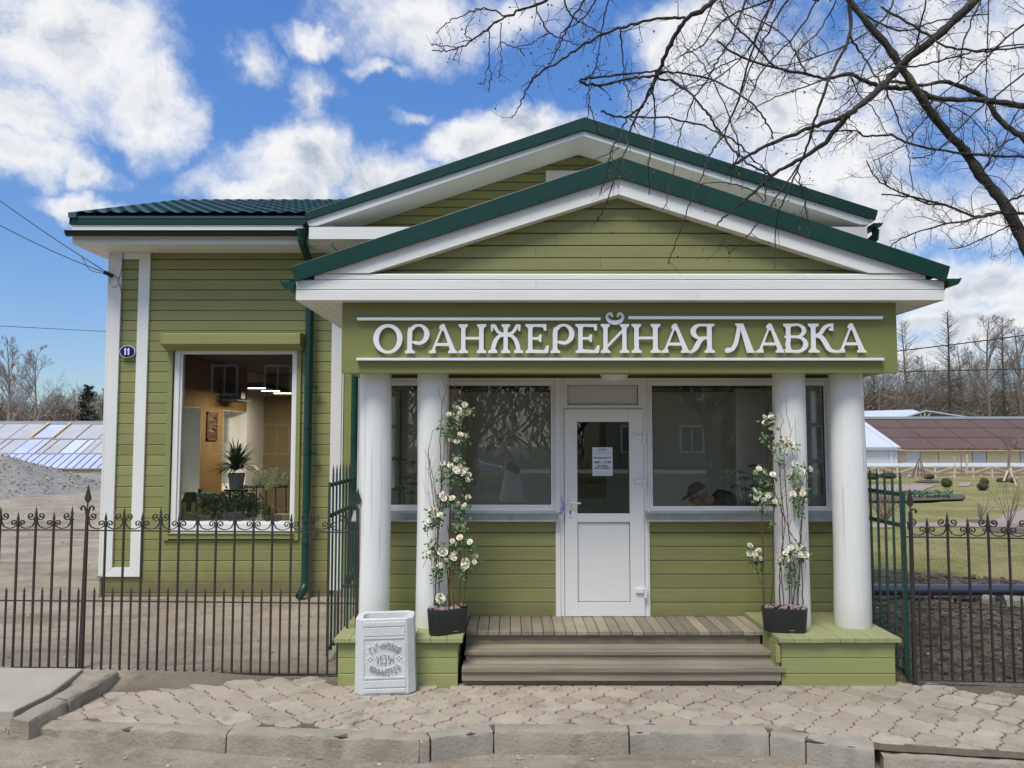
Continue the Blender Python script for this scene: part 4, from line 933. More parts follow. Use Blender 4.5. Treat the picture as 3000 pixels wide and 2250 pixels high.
def contours(f, res, pad):
    f = f + 1.37e-3; ny, nx = f.shape; segs = {}
    def ip(e):
        (i0, j0, i1, j1) = e; a, b = f[j0, i0], f[j1, i1]; t = a / (a - b); return ((i0 + (i1 - i0) * t + .5) / res - pad, (j0 + (j1 - j0) * t + .5) / res - pad)
    ins = f > 0; cells = np.argwhere((ins[:-1, :-1].astype(int) + ins[1:, :-1] + ins[:-1, 1:] + ins[1:, 1:]) % 4 != 0)
    for j, i in cells:
        j, i = int(j), int(i); c = (ins[j, i], ins[j, i + 1], ins[j + 1, i + 1], ins[j + 1, i]); k = int(c[0]) + 2 * int(c[1]) + 4 * int(c[2]) + 8 * int(c[3])
        e = {0: (i, j, i + 1, j), 1: (i + 1, j, i + 1, j + 1), 2: (i, j + 1, i + 1, j + 1), 3: (i, j, i, j + 1)}
        T = {1: [(3, 0)], 2: [(0, 1)], 3: [(3, 1)], 4: [(1, 2)], 5: [(3, 2), (1, 0)], 6: [(0, 2)], 7: [(3, 2)], 8: [(2, 3)], 9: [(2, 0)], 10: [(0, 3), (2, 1)], 11: [(2, 1)], 12: [(1, 3)], 13: [(1, 0)], 14: [(0, 3)]}[k]
        for a, b in T: segs[e[a]] = e[b]
    out = []
    while segs:
        p = next(iter(segs)); L = [p]
        while p in segs: p = segs.pop(p); L.append(p)
        L = [ip(q) for q in L[:-1]]
        if len(L) > 8: out.append(simplify(L, .22))
    return out
def simplify(P, eps):
    def dp(a, b):
        ax, ay = P[a]; bx, by = P[b]; L = math.hypot(bx - ax, by - ay) + 1e-9; m, mi = 0, -1
        for i in range(a + 1, b):
            d = abs((P[i][0] - ax) * (by - ay) - (P[i][1] - ay) * (bx - ax)) / L if L > 1e-6 else math.hypot(P[i][0] - ax, P[i][1] - ay)
            if d > m: m, mi = d, i
        return dp(a, mi) + dp(mi, b) if m > eps else [a]
    n = len(P); P = P + [P[0]]; h = n // 2; idx = dp(0, h) + dp(h, n); return [P[i] for i in idx]
def curve_mesh(name, loops, depth, bevel=0):
    """filled and extruded outline (x,z plane facing -Y) as mesh data"""
    cu = bpy.data.curves.new(name, 'CURVE'); cu.dimensions = '2D'; cu.fill_mode = 'BOTH'; cu.extrude = depth / 2; cu.bevel_depth = bevel; cu.offset = -bevel
    for L in loops:
        sp = cu.splines.new('POLY'); sp.points.add(len(L) - 1); sp.use_cyclic_u = True
        for q, (x, y) in zip(sp.points, L): q.co = (x, y, 0, 1)
    return to_mesh(name, cu)
def to_mesh(name, cu):
    o = bpy.data.objects.new('tmp', cu); COL.objects.link(o); dg = bpy.context.evaluated_depsgraph_get(); dg.update()
    me = bpy.data.meshes.new_from_object(o.evaluated_get(dg)); me.name = name; bpy.data.objects.remove(o); bpy.data.curves.remove(cu)
    me.transform(Matrix(((1, 0, 0, 0), (0, 0, -1, 0), (0, 1, 0, 0), (0, 0, 0, 1)))); return me
def text_mesh(s, size, depth, bold=0):
    cu = bpy.data.curves.new('text', 'FONT'); cu.body = s; cu.size = size; cu.align_x = 'CENTER'; cu.align_y = 'CENTER'; cu.extrude = depth / 2; cu.offset = bold; cu.resolution_u = 3
    return to_mesh('text', cu)
def put(me, name, m, parent, loc, rot=None, scale=None):
    me.materials.clear(); me.materials.append(MATS[m]); o = bpy.data.objects.new(name, me); COL.objects.link(o); o.parent = parent; o.location = Vector(loc) - rootloc(parent)
    if rot: o.rotation_euler = rot
    if scale: o.scale = scale
    return o

def foot(x0, x1, sx0, sx1, top=False):
    if top: return ('P', [(x0, 100), (x1, 100), (x1, 93), (sx1 + 2, 88), (sx1, 82), (sx0, 82), (sx0 - 2, 88), (x0, 93)])
    return ('P', [(x0, 0), (x0, 7), (sx0 - 2, 11), (sx0, 17), (sx1, 17), (sx1 + 2, 11), (x1, 7), (x1, 0)])
def rect(a, b, c, d): return ('P', [(a, c), (b, c), (b, d), (a, d)])
GL = {
 'О': (101, [('E', 50, 50, 50.5, 51), ('-E', 50.5, 49, 31.5, 40.5)]),
 'Р': (80, [('P', [(8, 5), (24, 5), (24, 68), (12, 92), (8, 70)]), ('E', 46, 65, 38, 36), ('-P', [(24, 42), (50, 42), (50, 89), (36, 88), (25, 76)]), ('-E', 46, 66, 19.5, 26), foot(0, 34, 8.5, 24), rect(8.5, 24, 10, 62)]),
 'А': (99, [('P', [(38, 96), (49, 101), (52, 101), (52, 76), (45, 78), (17, 5), (8, 5), (40, 84), (34, 84)]), ('P', [(43, 101), (53, 101), (94, 5), (75, 5)]), rect(24, 74, 25, 35), ('P', [(0, 0), (0, 7), (8, 11), (17, 18), (24, 11), (25, 0)]), ('P', [(67, 0), (67, 7), (74, 12), (78, 18), (88, 18), (92, 10), (99, 6), (99, 0)])]),
 'Н': (96, [rect(9, 24, 5, 95), rect(71, 87, 5, 95), rect(24, 72, 47, 56), foot(0, 33, 9, 24), foot(63, 96, 71, 87), foot(0, 32, 9, 24, True), foot(64, 96, 71, 87, True)]),
 'Ж': (121, [rect(53, 68, 5, 95), foot(45, 76, 53, 68), foot(46, 76, 53, 68, True),
             ('S', [(14, 82, 3), (13, 94, 4.5), (22, 93, 6), (28, 82, 5.5), (38, 70, 5), (54, 65, 4.5)]), ('S', [(106, 82, 3), (108, 94, 4.5), (99, 93, 6), (93, 82, 5.5), (83, 70, 5), (67, 65, 4.5)]), rect(10, 17, 76, 97), rect(104, 111, 76, 97),
             ('S', [(56, 61, 4), (40, 59, 5.5), (26, 44, 7), (19, 24, 7.5), (15, 8, 6)]), ('S', [(65, 61, 4), (81, 59, 5.5), (95, 44, 7), (102, 24, 7.5), (106, 8, 6)]), ('P', [(0, 0), (0, 7), (8, 12), (26, 14), (32, 6), (32, 0)]), ('P', [(89, 0), (89, 6), (95, 14), (113, 12), (121, 7), (121, 0)])]),
 'Е': (80, [rect(9, 24, 4, 97), ('P', [(0, 100), (72, 100), (72, 77), (64, 77), (60, 89), (0, 92)]), ('P', [(0, 0), (0, 7), (9, 12), (26, 12), (64, 10), (72, 26), (80, 26), (78, 0)]), rect(22, 45, 46, 55), ('P', [(43, 46), (49, 38), (55, 38), (55, 64), (49, 64), (43, 55)]), foot(0, 30, 9, 24), foot(0, 30, 9, 24, True)]),
 'Й': (99, [rect(9, 24, 5, 95), rect(75, 90, 5, 95), ('P', [(24, 18), (24, 30), (75, 82), (75, 70)]), foot(0, 33, 9, 24), foot(66, 99, 75, 90), foot(0, 32, 9, 24, True), foot(67, 99, 75, 90, True),
            ('S', [(40, 127, 4), (36, 135, 5), (27, 134, 4.5), (22, 123, 5), (31, 110, 6.5), (50, 104.5, 7.5), (69, 110, 6.5), (78, 123, 5), (73, 134, 4.5), (64, 135, 5), (60, 127, 4)])]),
 'Я': (95, [rect(62, 79, 5, 95), foot(53, 89, 62, 79), ('P', [(40, 100), (89, 100), (89, 93), (79, 90), (40, 90)]), ('E', 38, 73, 34, 27.5), ('-E', 41, 73, 18, 18.5), ('-P', [(41, 55), (62, 55), (62, 91), (41, 91)]), rect(40, 64, 46, 56), ('S', [(48, 49, 5), (36, 40, 8), (24, 20, 9), (14, 8, 6), (2, 2, 4)])]),
 'Л': (103, [('P', [(36, 96), (36, 101), (63, 101), (58, 92), (46, 86)]), ('S', [(48, 90, 6), (44, 60, 7), (36, 30, 7), (24, 12, 7), (10, 9, 8)]), ('E', 9, 8, 9.5, 9), ('P', [(48, 101), (63, 101), (97, 7), (103, 4), (103, 0), (74, 0)])]),
 'В': (87, [rect(9, 25, 4, 96), ('E', 46, 76, 34, 25), ('-E', 46, 76, 19, 17), rect(0, 44, 91, 100), ('E', 46, 29, 40, 30), ('-E', 46, 29.5, 23, 20.5), rect(4, 46, 50, 58), rect(0, 46, 0, 9), ('-P', [(25, 59), (47, 59), (47, 91), (25, 91)]), ('-P', [(25, 9.5), (47, 9.5), (47, 50), (25, 50)]), foot(0, 30, 9, 25), foot(0, 30, 9, 25, True)]),
 'К': (118, [rect(9, 25, 5, 95), foot(0, 37, 9, 25), foot(0, 36, 9, 25, True), ('S', [(25, 58, 5), (42, 66, 6), (54, 84, 6.5), (66, 93, 6), (80, 95, 5)]), rect(78, 86, 75, 101), ('E', 76, 80, 5, 5), ('S', [(28, 57, 5), (44, 53, 7.5), (56, 36, 8.5), (68, 14, 8), (84, 5, 5), (118, 3, 3)])]),
}
mat('letter_white', (.80, .81, .84), .35); mat('letter_side', (.55, .56, .62), .5)
sign = thing('shop_sign', 'wide green sign board with raised white Cyrillic letters between two white bars', 'sign', (XC, YS, zsb))
mb = MB(); mb.box(sgx0, sgx1, YS, YS + .058, zsb, zst - .001); mb.build('board', 'green_board_sign', sign, bevel=.003)
mb = MB(); jx = Xp(1824, 1000, YS); mb.box(jx - .0012, jx + .0012, YS - .0012, YS - .0002, zsb + .01, zst - .02); mb.build('joint', 'crack_grey', sign).hide_render = False
mesh_cache = {}
LET = [('О', 1093, 1179), ('Р', 1186, 1254.5), ('А', 1256, 1340), ('Н', 1343, 1424.5), ('Ж', 1430, 1533), ('Е', 1539.5, 1608), ('Р', 1613, 1680), ('Е', 1686.5, 1757), ('Й', 1760.5, 1844), ('Н', 1851, 1936), ('А', 1938, 2023), ('Я', 2021, 2100), ('Л', 2125, 2214), ('А', 2217, 2301), ('В', 2297, 2370), ('К', 2370, 2472), ('А', 2456, 2540)]
YL = YS - .045
for ch, x0, x1 in LET:
    if ch not in mesh_cache:
        W, sh = GL[ch]; H = 145 if ch == 'Й' else 102; mesh_cache[ch] = (W, curve_mesh('letter', contours(*raster(sh, W, H)), 3.5, .35))
        mesh_cache[ch][1].materials.clear(); mesh_cache[ch][1].materials.append(MATS['letter_white'])
    W, me = mesh_cache[ch]; yb_, yt_ = 1034.5 - (x0 - 1093) * .0016, 949.5 - (x0 - 1093) * .0016
    X0, X1, Z0, Z1 = Xp(x0, 990, YL), Xp(x1, 990, YL), Zp(yb_, YL), Zp(yt_, YL)
    o = bpy.data.objects.new('letter', me); COL.objects.link(o); o.parent = sign; o.location = Vector((X0, YL + .018, Z0)) - Vector(sign.location); sc = (Z1 - Z0) / 100; o.scale = ((X1 - X0) / W, sc, sc)
for x0, x1, ya, yb_ in ((1045, 1760, 930, 938), (1842, 2589, 926, 934.5), (1045, 2589, 1048.5, 1056)):
    mb = MB(); mb.box(Xp(x0, 990, YL), Xp(x1, 990, YL), YL - .002, YS - .001, Zp(yb_, YL), Zp(ya, YL)); mb.build('bar', 'letter_white', sign, bevel=.002)

# ---- house number plate, paper notice, lamp, ribbon
mat('enamel_blue', (.010, .016, .14), .25, coat=.5)
pl = thing('house_number_plate', 'small oval dark blue enamel plate with white number 11 on the corner boards', 'number plate', Pp(373, 1030, YH - .05))
mb = MB(); c = Pp(373, 1030, YH - .05); vs = []
def oval(r, z, y, n=32, yo=0): return [(c.x + r * math.cos(2 * PI * k / n), y, c.z + z * math.sin(2 * PI * k / n)) for k in range(n)]
mb.prism(oval(.101, .080, c.y), (0, .008, 0)); mb.build('border', 'letter_white', pl)
mb = MB(); mb.prism(oval(.093, .072, c.y - .004), (0, .0035, 0)); mb.build('plate', 'enamel_blue', pl)
for dx in (-.021, .021):
    mb = MB(); x = c.x + dx - .004; mb.xz([(x - .008, c.z - .044), (x + .011, c.z - .044), (x + .011, c.z + .047), (x + .001, c.z + .047), (x - .017, c.z + .028), (x - .017, c.z + .016), (x - .008, c.z + .018)], c.y - .0065, c.y - .0045); mb.build('digit', 'letter_white', pl)
mat('paper', (.66, .70, .76), .6); mat('ink', (.03, .035, .05), .6); mat('ink_grey', (.28, .30, .34), .6)
ypn = yl + .025; pn = thing('opening_hours_notice', 'white paper opening hours notice taped inside the door glass', 'notice', (X8(1765, 1350), ypn, Z8(1394)))
n0, n1, n2, n3 = X8(1735.5, 1350), X8(1794.5, 1350), Z8(1394), Z8(1310.5); mb = MB(); mb.box(n0, n1, ypn, ypn + .0015, n2, n3); mb.build('sheet', 'paper', pn)
nc = (n0 + n1) / 2; nh = n3 - n2; nw = n1 - n0
def ntext(s, fy, wfrac, m='ink', bold=.0, hh=None):
    me = text_mesh(s, .02, .0003, bold); w = max(v.co.x for v in me.vertices) - min(v.co.x for v in me.vertices); k = nw * wfrac / w
    o = put(me, 'lettering', m, pn, (nc, ypn - .0006, n3 - nh * fy)); o.scale = (k, 1, k if hh is None else hh / .0146 * nh)
ntext('ЦАРСКАЯ', .062, .36, bold=.0007, hh=.030); ntext('ОРАНЖЕРЕЯ', .105, .36, bold=.0007, hh=.030); ntext('ОРАНЖЕРЕЙНАЯ ЛАВКА', .205, .86, 'ink_grey', bold=.0002)
ntext('РЕЖИМ РАБОТЫ', .375, .84, bold=.0008); ntext('9.00 — 21.00', .525, .84, bold=.0008); ntext('БЕЗ ОБЕДА', .655, .56, bold=.0008); ntext('БЕЗ ВЫХОДНЫХ', .735, .80, bold=.0008)
mb = MB(); mb.box(n0 + nw * .08, n1 - nw * .08, ypn - .0004, ypn - .0001, n2 + nh * .075, n2 + nh * .08)
for s in (-1, 1): mb.tube([(nc + s * nw * .23 + s * .008 * math.cos(a), ypn - .0006, n3 - nh * .085 + .012 * math.sin(a)) for a in [PI / 2 - PI * k / 6 * 1 for k in range(7)]], .0016, 4)
mb.build('printed_mark', 'ink', pn)
mat('lamp_opal', (.74, .74, .78), .3, sub=None)
lx = Xp(1800, 1105, 7.72); lp = thing('ceiling_lamp', 'round white dome lamp on the porch ceiling above the door', 'lamp', (lx, 7.72, zc_ + .03))
lz = zc_ + .03; mb = MB(); mb.lathe((lx, 7.72, lz), [(.06, -.078), (.10, -.066), (.125, -.045), (.135, -.022)], 28); mb.build('lamp_shade', 'lamp_opal', lp, smooth=2); mb = MB(); mb.lathe((lx, 7.72, lz), [(.142, -.021), (.142, -.001)], 28); mb.build('lamp_base', 'white_plastic', lp, smooth=2)
mat('ribbon_violet', (.20, .10, .50), .35, (.42, .34, .66), 30, .8)
rb = thing('ribbon', 'thin violet gift ribbon tied to the white door handle', 'ribbon', Pp(1650, 1480, yl - .05)); mb = MB(); rg = random.Random(6)
def strap(pts, w):
    vs = []
    for i, (x, y, dd) in enumerate(pts):
        p = Pp(x, y, yl - .05 + dd); q = w * (.8 + .4 * math.sin(i * 1.7)); tw = math.sin(i * 1.3) * .5; vs += [p + Vector((-q, tw * q, 0)), p + Vector((q, -tw * q, .15 * q))]
    mb.add(vs, [(2 * i, 2 * i + 1, 2 * i + 3, 2 * i + 2) for i in range(len(pts) - 1)])
strap([(1672, 1469, -.012), (1660, 1467, -.014), (1650, 1470, -.012), (1645, 1476, -.01)], .006)
strap([(1672, 1474, -.012), (1660, 1477, -.014), (1651, 1480, -.01)], .006)
strap([(1650, 1476, 0), (1645, 1462, 0), (1646, 1454, .004), (1652, 1455, .006), (1654, 1466, .004), (1651, 1480, 0)], .006)
for k in range(7):
    x0, y0 = 1649, 1478; x1, y1 = 1636 + rg.uniform(-3, 14), 1497 + rg.uniform(-4, 14); strap([(x0, y0, 0), (x0 + (x1 - x0) * .5 + rg.uniform(-7, 7), (y0 + y1) / 2, rg.uniform(-.01, .01)), (x1, y1, rg.uniform(-.01, .005)), (x1 + rg.uniform(-3, 5), y1 - 9, 0)], .0075)
mb.build('strand', 'ribbon_violet', rb)

# ================================================================== IRON FENCES AND GATES
mat('iron', (.024, .022, .020), .55, (.048, .036, .028), 7, .9, bump=.5, bscale=70, dirt=((.09, .048, .028), 9, .64, .76))
mat('iron_black', (.020, .021, .022), .45, (.045, .04, .036), 6, .9, bump=.4, bscale=60, dirt=((.09, .045, .028), 7, .68, .8))
mat('iron_green', (.010, .045, .030), .5, (.030, .085, .060), 9, .9, bump=.5, bscale=60, dirt=((.12, .06, .035), 8, .60, .70))
def along(P0, P1):
    d = Vector(P1) - Vector(P0); L = d.length; return Vector(P0), d.normalized(), L
def flatbar(mb, pts, w, th, nrm):
    """bent flat bar: centre line pts, th in plane, w across (along nrm)"""
    pts = [Vector(p) for p in pts]; vs = []; k = len(pts); nrm = Vector(nrm)
    for i, p in enumerate(pts):
        t = (pts[min(i + 1, k - 1)] - pts[max(i - 1, 0)]).normalized(); s = t.cross(nrm).normalized(); q = th * (1 if i not in (0, k - 1) else .7)
        vs += [p + s * q / 2 - nrm * w / 2, p + s * q / 2 + nrm * w / 2, p - s * q / 2 + nrm * w / 2, p - s * q / 2 - nrm * w / 2]
    fs = [(4 * i + j, 4 * i + (j + 1) % 4, 4 * i + 4 + (j + 1) % 4, 4 * i + 4 + j) for i in range(k - 1) for j in range(4)] + [(3, 2, 1, 0), (4 * k - 4, 4 * k - 3, 4 * k - 2, 4 * k - 1)]
    mb.add(vs, fs)
def spike(mb, p, u, z0, z1, r, tip, nrm):
    """square bar rising from z0 to z1 with a flattened leaf-shaped point above"""
    a, b = u * r, nrm * r; x, y = p.x, p.y
    def ringv(z, k, kn): return [Vector((x, y, z)) + sx * a * k + sy * b * kn for sx, sy in ((-1, -1), (1, -1), (1, 1), (-1, 1))]
    L = [(z0, 1, 1), (z1, 1, 1), (z1 + tip * .12, .75, .75), (z1 + tip * .3, 1.45, .8), (z1 + tip * .5, 1.15, .6), (z1 + tip, .12, .12)]; vs = []
    for z, k, kn in L: vs += ringv(z, k, kn)
    n = len(L); mb.add(vs, [(4 * i + j, 4 * i + (j + 1) % 4, 4 * i + 4 + (j + 1) % 4, 4 * i + 4 + j) for i in range(n - 1) for j in range(4)] + [(3, 2, 1, 0), (4 * n - 4, 4 * n - 3, 4 * n - 2, 4 * n - 1)])
def scroll_pts(s0, s1, zr, hi, lo):
    """S-bar from a high curl beside the tall picket (s0) down on to the rail and up into a small curl beside the next picket (s1)"""
    d = 1 if s1 > s0 else -1; w = abs(s1 - s0); pts = []
    cx, cz, R0 = s0 + d * w * .28, zr + hi, .0415      # big curl centre
    for k in range(15): q = k / 14; a = PI * (2.55 * (1 - q)) + PI * 1.0; r = .009 + (R0 - .009) * q ** 1.1; pts.append((cx + d * r * math.cos(a), cz + r * math.sin(a)))
    pts += [(s0 + d * w * .07, zr + hi * .55), (s0 + d * w * .2, zr + hi * .22), (s0 + d * w * .42, zr + .012), (s0 + d * w * .62, zr + .010), (s0 + d * w * .80, zr + lo * .45), (s0 + d * w * .93, zr + lo * .8)]
    cx, cz, R1 = s1 - d * w * .24, zr + lo * 1.18, .030
    for k in range(12): q = k / 11; a = PI * (0.0) + PI * 2.3 * q; r = R1 + (.007 - R1) * q; pts.append((cx + d * r * math.cos(a), cz + r * math.sin(a)))
    return pts
def fence_panel(name, label, A, B, pitch, first, tall_first, zr, zm, zb, m, ntall=None, scroll_end=True, group='iron fence panels'):
    """A, B: ground points of the ends; rails at heights zr (top), zm, zb, linear between ends (pairs)"""
    P, u, L = along((A.x, A.y, 0), (B.x, B.y, 0)); nrm = Vector((-u.y, u.x, 0)); root = thing(name, label, 'fence', (A.x, A.y, zb[0]), group)
    H = lambda z, s: z[0] + (z[1] - z[0]) * s / L
    for z, r in ((zr, .009), (zm, .008), (zb, .0085)):
        mb = MB(); a = P + Vector((0, 0, z[0])); b = P + u * L + Vector((0, 0, z[1])); mid = (a + b) / 2; d = (b - a) / 2; mb.obox(mid, d, nrm * .011, Vector((0, 0, r * .6))); mb.build('rail', m, root)
    ss = []; s = first
    while s < L - .02: ss.append(s); s += pitch
    rg = random.Random(int(abs(A.x) * 100))
    for i, s in enumerate(ss):
        hi = (i % 2 == 0) == tall_first; mb = MB(); p = P + u * s; spike(mb, p, u, H(zb, s), H(zr, s) + (.115 if hi else .075), .0080, .105 if hi else .095, nrm)
        zc = H(zr, s) + (.098 if hi else .052); mb.obox(Vector((p.x, p.y, zc)), u * .0155, nrm * .013, Vector((0, 0, .0055))); mb.build('picket', m, root)
    s = first - pitch / 2
    while s < L - .02:
        if s > .02: mb = MB(); p = P + u * s; spike(mb, p, u, H(zb, s), H(zm, s) + .06, .0070, .065, nrm); mb.build('picket', m, root)
        s += pitch
    ends = [first - pitch] + ss + [ss[-1] + pitch]
    for i, (a, b) in enumerate(zip(ends[:-1], ends[1:])):
        if a < -.05 or b > L + .03: continue
        left_tall = ((i - 1) % 2 == 0) == tall_first
        s0, s1 = (a, b) if left_tall else (b, a); z = H(zr, (a + b) / 2); mb = MB(); pp = scroll_pts(s0, s1, z + .006, .125, .050)
        flatbar(mb, [P + u * q + Vector((0, 0, w)) for q, w in pp], .015, .0075, nrm)
        e = pp[0]; mb.obox(P + u * e[0] + Vector((0, 0, e[1])), u * .008, nrm * .007, Vector((0, 0, .008))); mb.build('scroll', m, root)
    return root
FY = lambda x: None
fA, fM, fB = Gp(-260, 1952, -.02), Gp(236, 1968, -.03), Gp(1046, 1985, -.02)
fz = lambda x, y, P: Zp(y, P.y)
pitch = (Xp(1758 / 2.011, 1560, 7.3) - Xp(741 / 2.011, 1560, 7.3)) / 9.
uL = (fB - fM); uL.z = 0; LL = uL.length
fs1 = Xp(627 / 2.011, 1560, fM.y) ; first = (fs1 - fM.x)
fence_panel('iron_fence', 'long rusty brown iron fence panel with scroll tops in front of the big shop window', fM, fB, .1765, first, False, (Zp(1554, fM.y), Zp(1560, fB.y)), (Zp(1760, fM.y), Zp(1768, fB.y)), (Zp(1966, fM.y), Zp(1977, fB.y)), 'iron')
# panel left of the finial post runs out of the photo
wA = (fM - fA); wA.z = 0
fence_panel('iron_fence', 'rusty iron fence panel at the left edge, left of the finial post', fA, fM, .1765, wA.length - .1765 * 8 - .135 + .0, True, (Zp(1552, fA.y), Zp(1553, fM.y)), (Zp(1757, fA.y), Zp(1761, fM.y)), (Zp(1953, fA.y), Zp(1957, fM.y)), 'iron')
def leaf_finial(mb, x, y, z, h, w, th=.012):
    pts = [(0, 0), (.16, .04), (.42, .16), (.5, .30), (.36, .46), (.2, .66), (.08, .9), (0, 1)]; out = [(x + a * w, z + b * h) for a, b in pts] + [(x - a * w, z + b * h) for a, b in pts[::-1][1:-1]]
    mb.xz(out, y - th / 2, y + th / 2)
pt = thing('fence_post', 'tall iron fence post with spade finial and curled leaves, leaning slightly left', 'fence post', (fM.x, fM.y, -.03)); xm0, xm1 = Xp(236, 1965, fM.y), Xp(256, 1500, fM.y)
zt1, zt2 = Zp(1497, fM.y), Zp(1421, fM.y); mb = MB(); z0 = Zp(1955, fM.y) - .03; mb.hexa([(xm0 - .019, fM.y - .019, z0), (xm0 + .019, fM.y - .019, z0), (xm0 + .019, fM.y + .019, z0), (xm0 - .019, fM.y + .019, z0), (xm1 - .010, fM.y - .012, zt1), (xm1 + .010, fM.y - .012, zt1), (xm1 + .010, fM.y + .012, zt1), (xm1 - .010, fM.y + .012, zt1)]); mb.tube([(xm1, fM.y, zt1), (xm1 + .001, fM.y, zt1 + .10)], .007, 8); mb.build('post', 'iron', pt)
mb = MB(); leaf_finial(mb, xm1 + .002, fM.y, zt1 + .075, zt2 - zt1 - .075, .062); mb.build('finial', 'iron', pt)
for s in (-1, 1): mb = MB(); flatbar(mb, [(xm1 + s * a, fM.y, zt1 + b) for a, b in ((.006, -.05), (.014, .0), (.026, .040), (.042, .048), (.057, .034), (.058, .014), (.048, .006))], .02, .011, (0, 1, 0)); mb.build('leaf', 'iron', pt)
# right-hand posts at the gate openings
pr = thing('fence_post', 'dark iron gate post with spade finial standing against the left white column', 'fence post', (fB.x, fB.y, 0)); xq0, xq1 = Xp(1043, 1980, fB.y), Xp(1048, 1500, fB.y)
zt1, zt2 = Zp(1490, fB.y), Zp(1432, fB.y); mb = MB(); mb.hexa([(xq0 - .014, fB.y - .016, -.03), (xq0 + .014, fB.y - .016, -.03), (xq0 + .014, fB.y + .016, -.03), (xq0 - .014, fB.y + .016, -.03), (xq1 - .011, fB.y - .014, zt1), (xq1 + .011, fB.y - .014, zt1), (xq1 + .011, fB.y + .014, zt1), (xq1 - .011, fB.y + .014, zt1)]); mb.tube([(xq1, fB.y, zt1), (xq1 + .001, fB.y, zt1 + .06)], .007, 8)
mb.box(xq0 + .015, xq0 + .05, fB.y - .012, fB.y + .012, Zp(1885, fB.y), Zp(1815, fB.y)); mb.build('post', 'iron_black', pr)
mb = MB(); leaf_finial(mb, xq1 + .001, fB.y, zt1 + .03, .155, .06, .014); mb.build('finial', 'iron_black', pr); mb = MB(); flatbar(mb, [(xq1 - a, fB.y, zt1 + b) for a, b in ((0, -.02), (.006, .012), (.022, .026), (.040, .020), (.050, .002), (.040, -.008))], .02, .011, (0, 1, 0)); mb.build('leaf', 'iron_black', pr)
gA, gB = Gp(2668, 2012, -.02), Gp(3300, 2018, -.02)
fence_panel('iron_fence', 'black iron fence panel with scroll tops in front of the dug garden soil', gA, gB, .1735, Xp(2727, 1600, gA.y) - Xp(2668, 1700, gA.y), False, (Zp(1573, gA.y), Zp(1581, gB.y)), (Zp(1780, gA.y), Zp(1793, gB.y)), (Zp(1991, gA.y), Zp(2006, gB.y)), 'iron_black')
pr = thing('fence_post', 'black iron gate post with flattened finial right of the porch platform', 'fence post', (gA.x, gA.y, 0)); xq0, xq1 = Xp(2681, 2010, gA.y), Xp(2666, 1470, gA.y)
zt1, zt2 = Zp(1500, gA.y), Zp(1434, gA.y); mb = MB(); mb.hexa([(xq0 - .014, gA.y - .016, -.03), (xq0 + .014, gA.y - .016, -.03), (xq0 + .014, gA.y + .016, -.03), (xq0 - .014, gA.y + .016, -.03), (xq1 - .012, gA.y - .014, zt1), (xq1 + .012, gA.y - .014, zt1), (xq1 + .012, gA.y + .014, zt1), (xq1 - .012, gA.y + .014, zt1)]); mb.tube([(xq1, gA.y, zt1), (xq1, gA.y, zt1 + .06)], .007, 8); mb.build('post', 'iron_black', pr)
mb = MB(); leaf_finial(mb, xq1, gA.y, zt1 + .04, .16, .058, .014); mb.build('finial', 'iron_black', pr); mb = MB(); flatbar(mb, [(xq1 + a, gA.y, zt1 + b) for a, b in ((0, -.02), (.006, .012), (.022, .026), (.042, .020), (.052, .002), (.042, -.008))], .02, .011, (0, 1, 0)); mb.build('leaf', 'iron_black', pr)
def gate(label, X, Y0, Y1, ztop, zr1, zr2, zb, pitch, first=.0):
    root = thing('gate', label, 'gate', (X, Y0, 0), 'open gate leaves')
    for z in (zr1, zr2, zb): mb = MB(); mb.box(X - .012, X + .012, Y0, Y1, z - .018, z + .018) if z != zb else mb.box(X - .01, X + .01, Y0, Y1, z - .012, z + .012); mb.build('rail', 'iron_green', root)
    mb = MB(); mb.box(X - .011, X + .011, Y0 - .011, Y0 + .011, zb - .06, zr1 + .03); mb.build('stile', 'iron_green', root)
    y = Y0 + first; u = Vector((0, 1, 0)); nrm = Vector((1, 0, 0))
    while y < Y1: mb = MB(); spike(mb, Vector((X + (.022 if X < 0 else -.022), y, 0)), u, zb - .02, ztop - .09, .0085, .09, nrm); mb.build('bar', 'iron_green', root); y += pitch
    return root
gXl, gXr = Xp(963, 1600, 7.75), Xp(2657, 1600, 7.08)
gate('green iron gate leaf swung open beside the left white column', gXl, 7.75, 9.6, Zp(1362, 7.75), Zp(1422, 7.75), Zp(1512, 7.75), .11, .155, .06)
gate('green rusty iron gate leaf swung open right of the porch platform', gXr, 7.12, 8.95, Zp(1375, 7.3), Zp(1450, 7.12), Zp(1541, 7.12), .08, .150, .0)
mb = MB(); mb.tube([Pp(2645, 1985, 7.25), Pp(2652, 1900, 7.3), Pp(2663, 1826, 7.35)], [.016, .014, .010], 6); mb.tube([Pp(2636, 1915, 7.3), Pp(2672, 1938, 7.2)], .007, 6); tag(mb.build('gate_prop', 'iron_black', smooth=2), 'dark iron bar propped against the right gate leaf', 'bar')

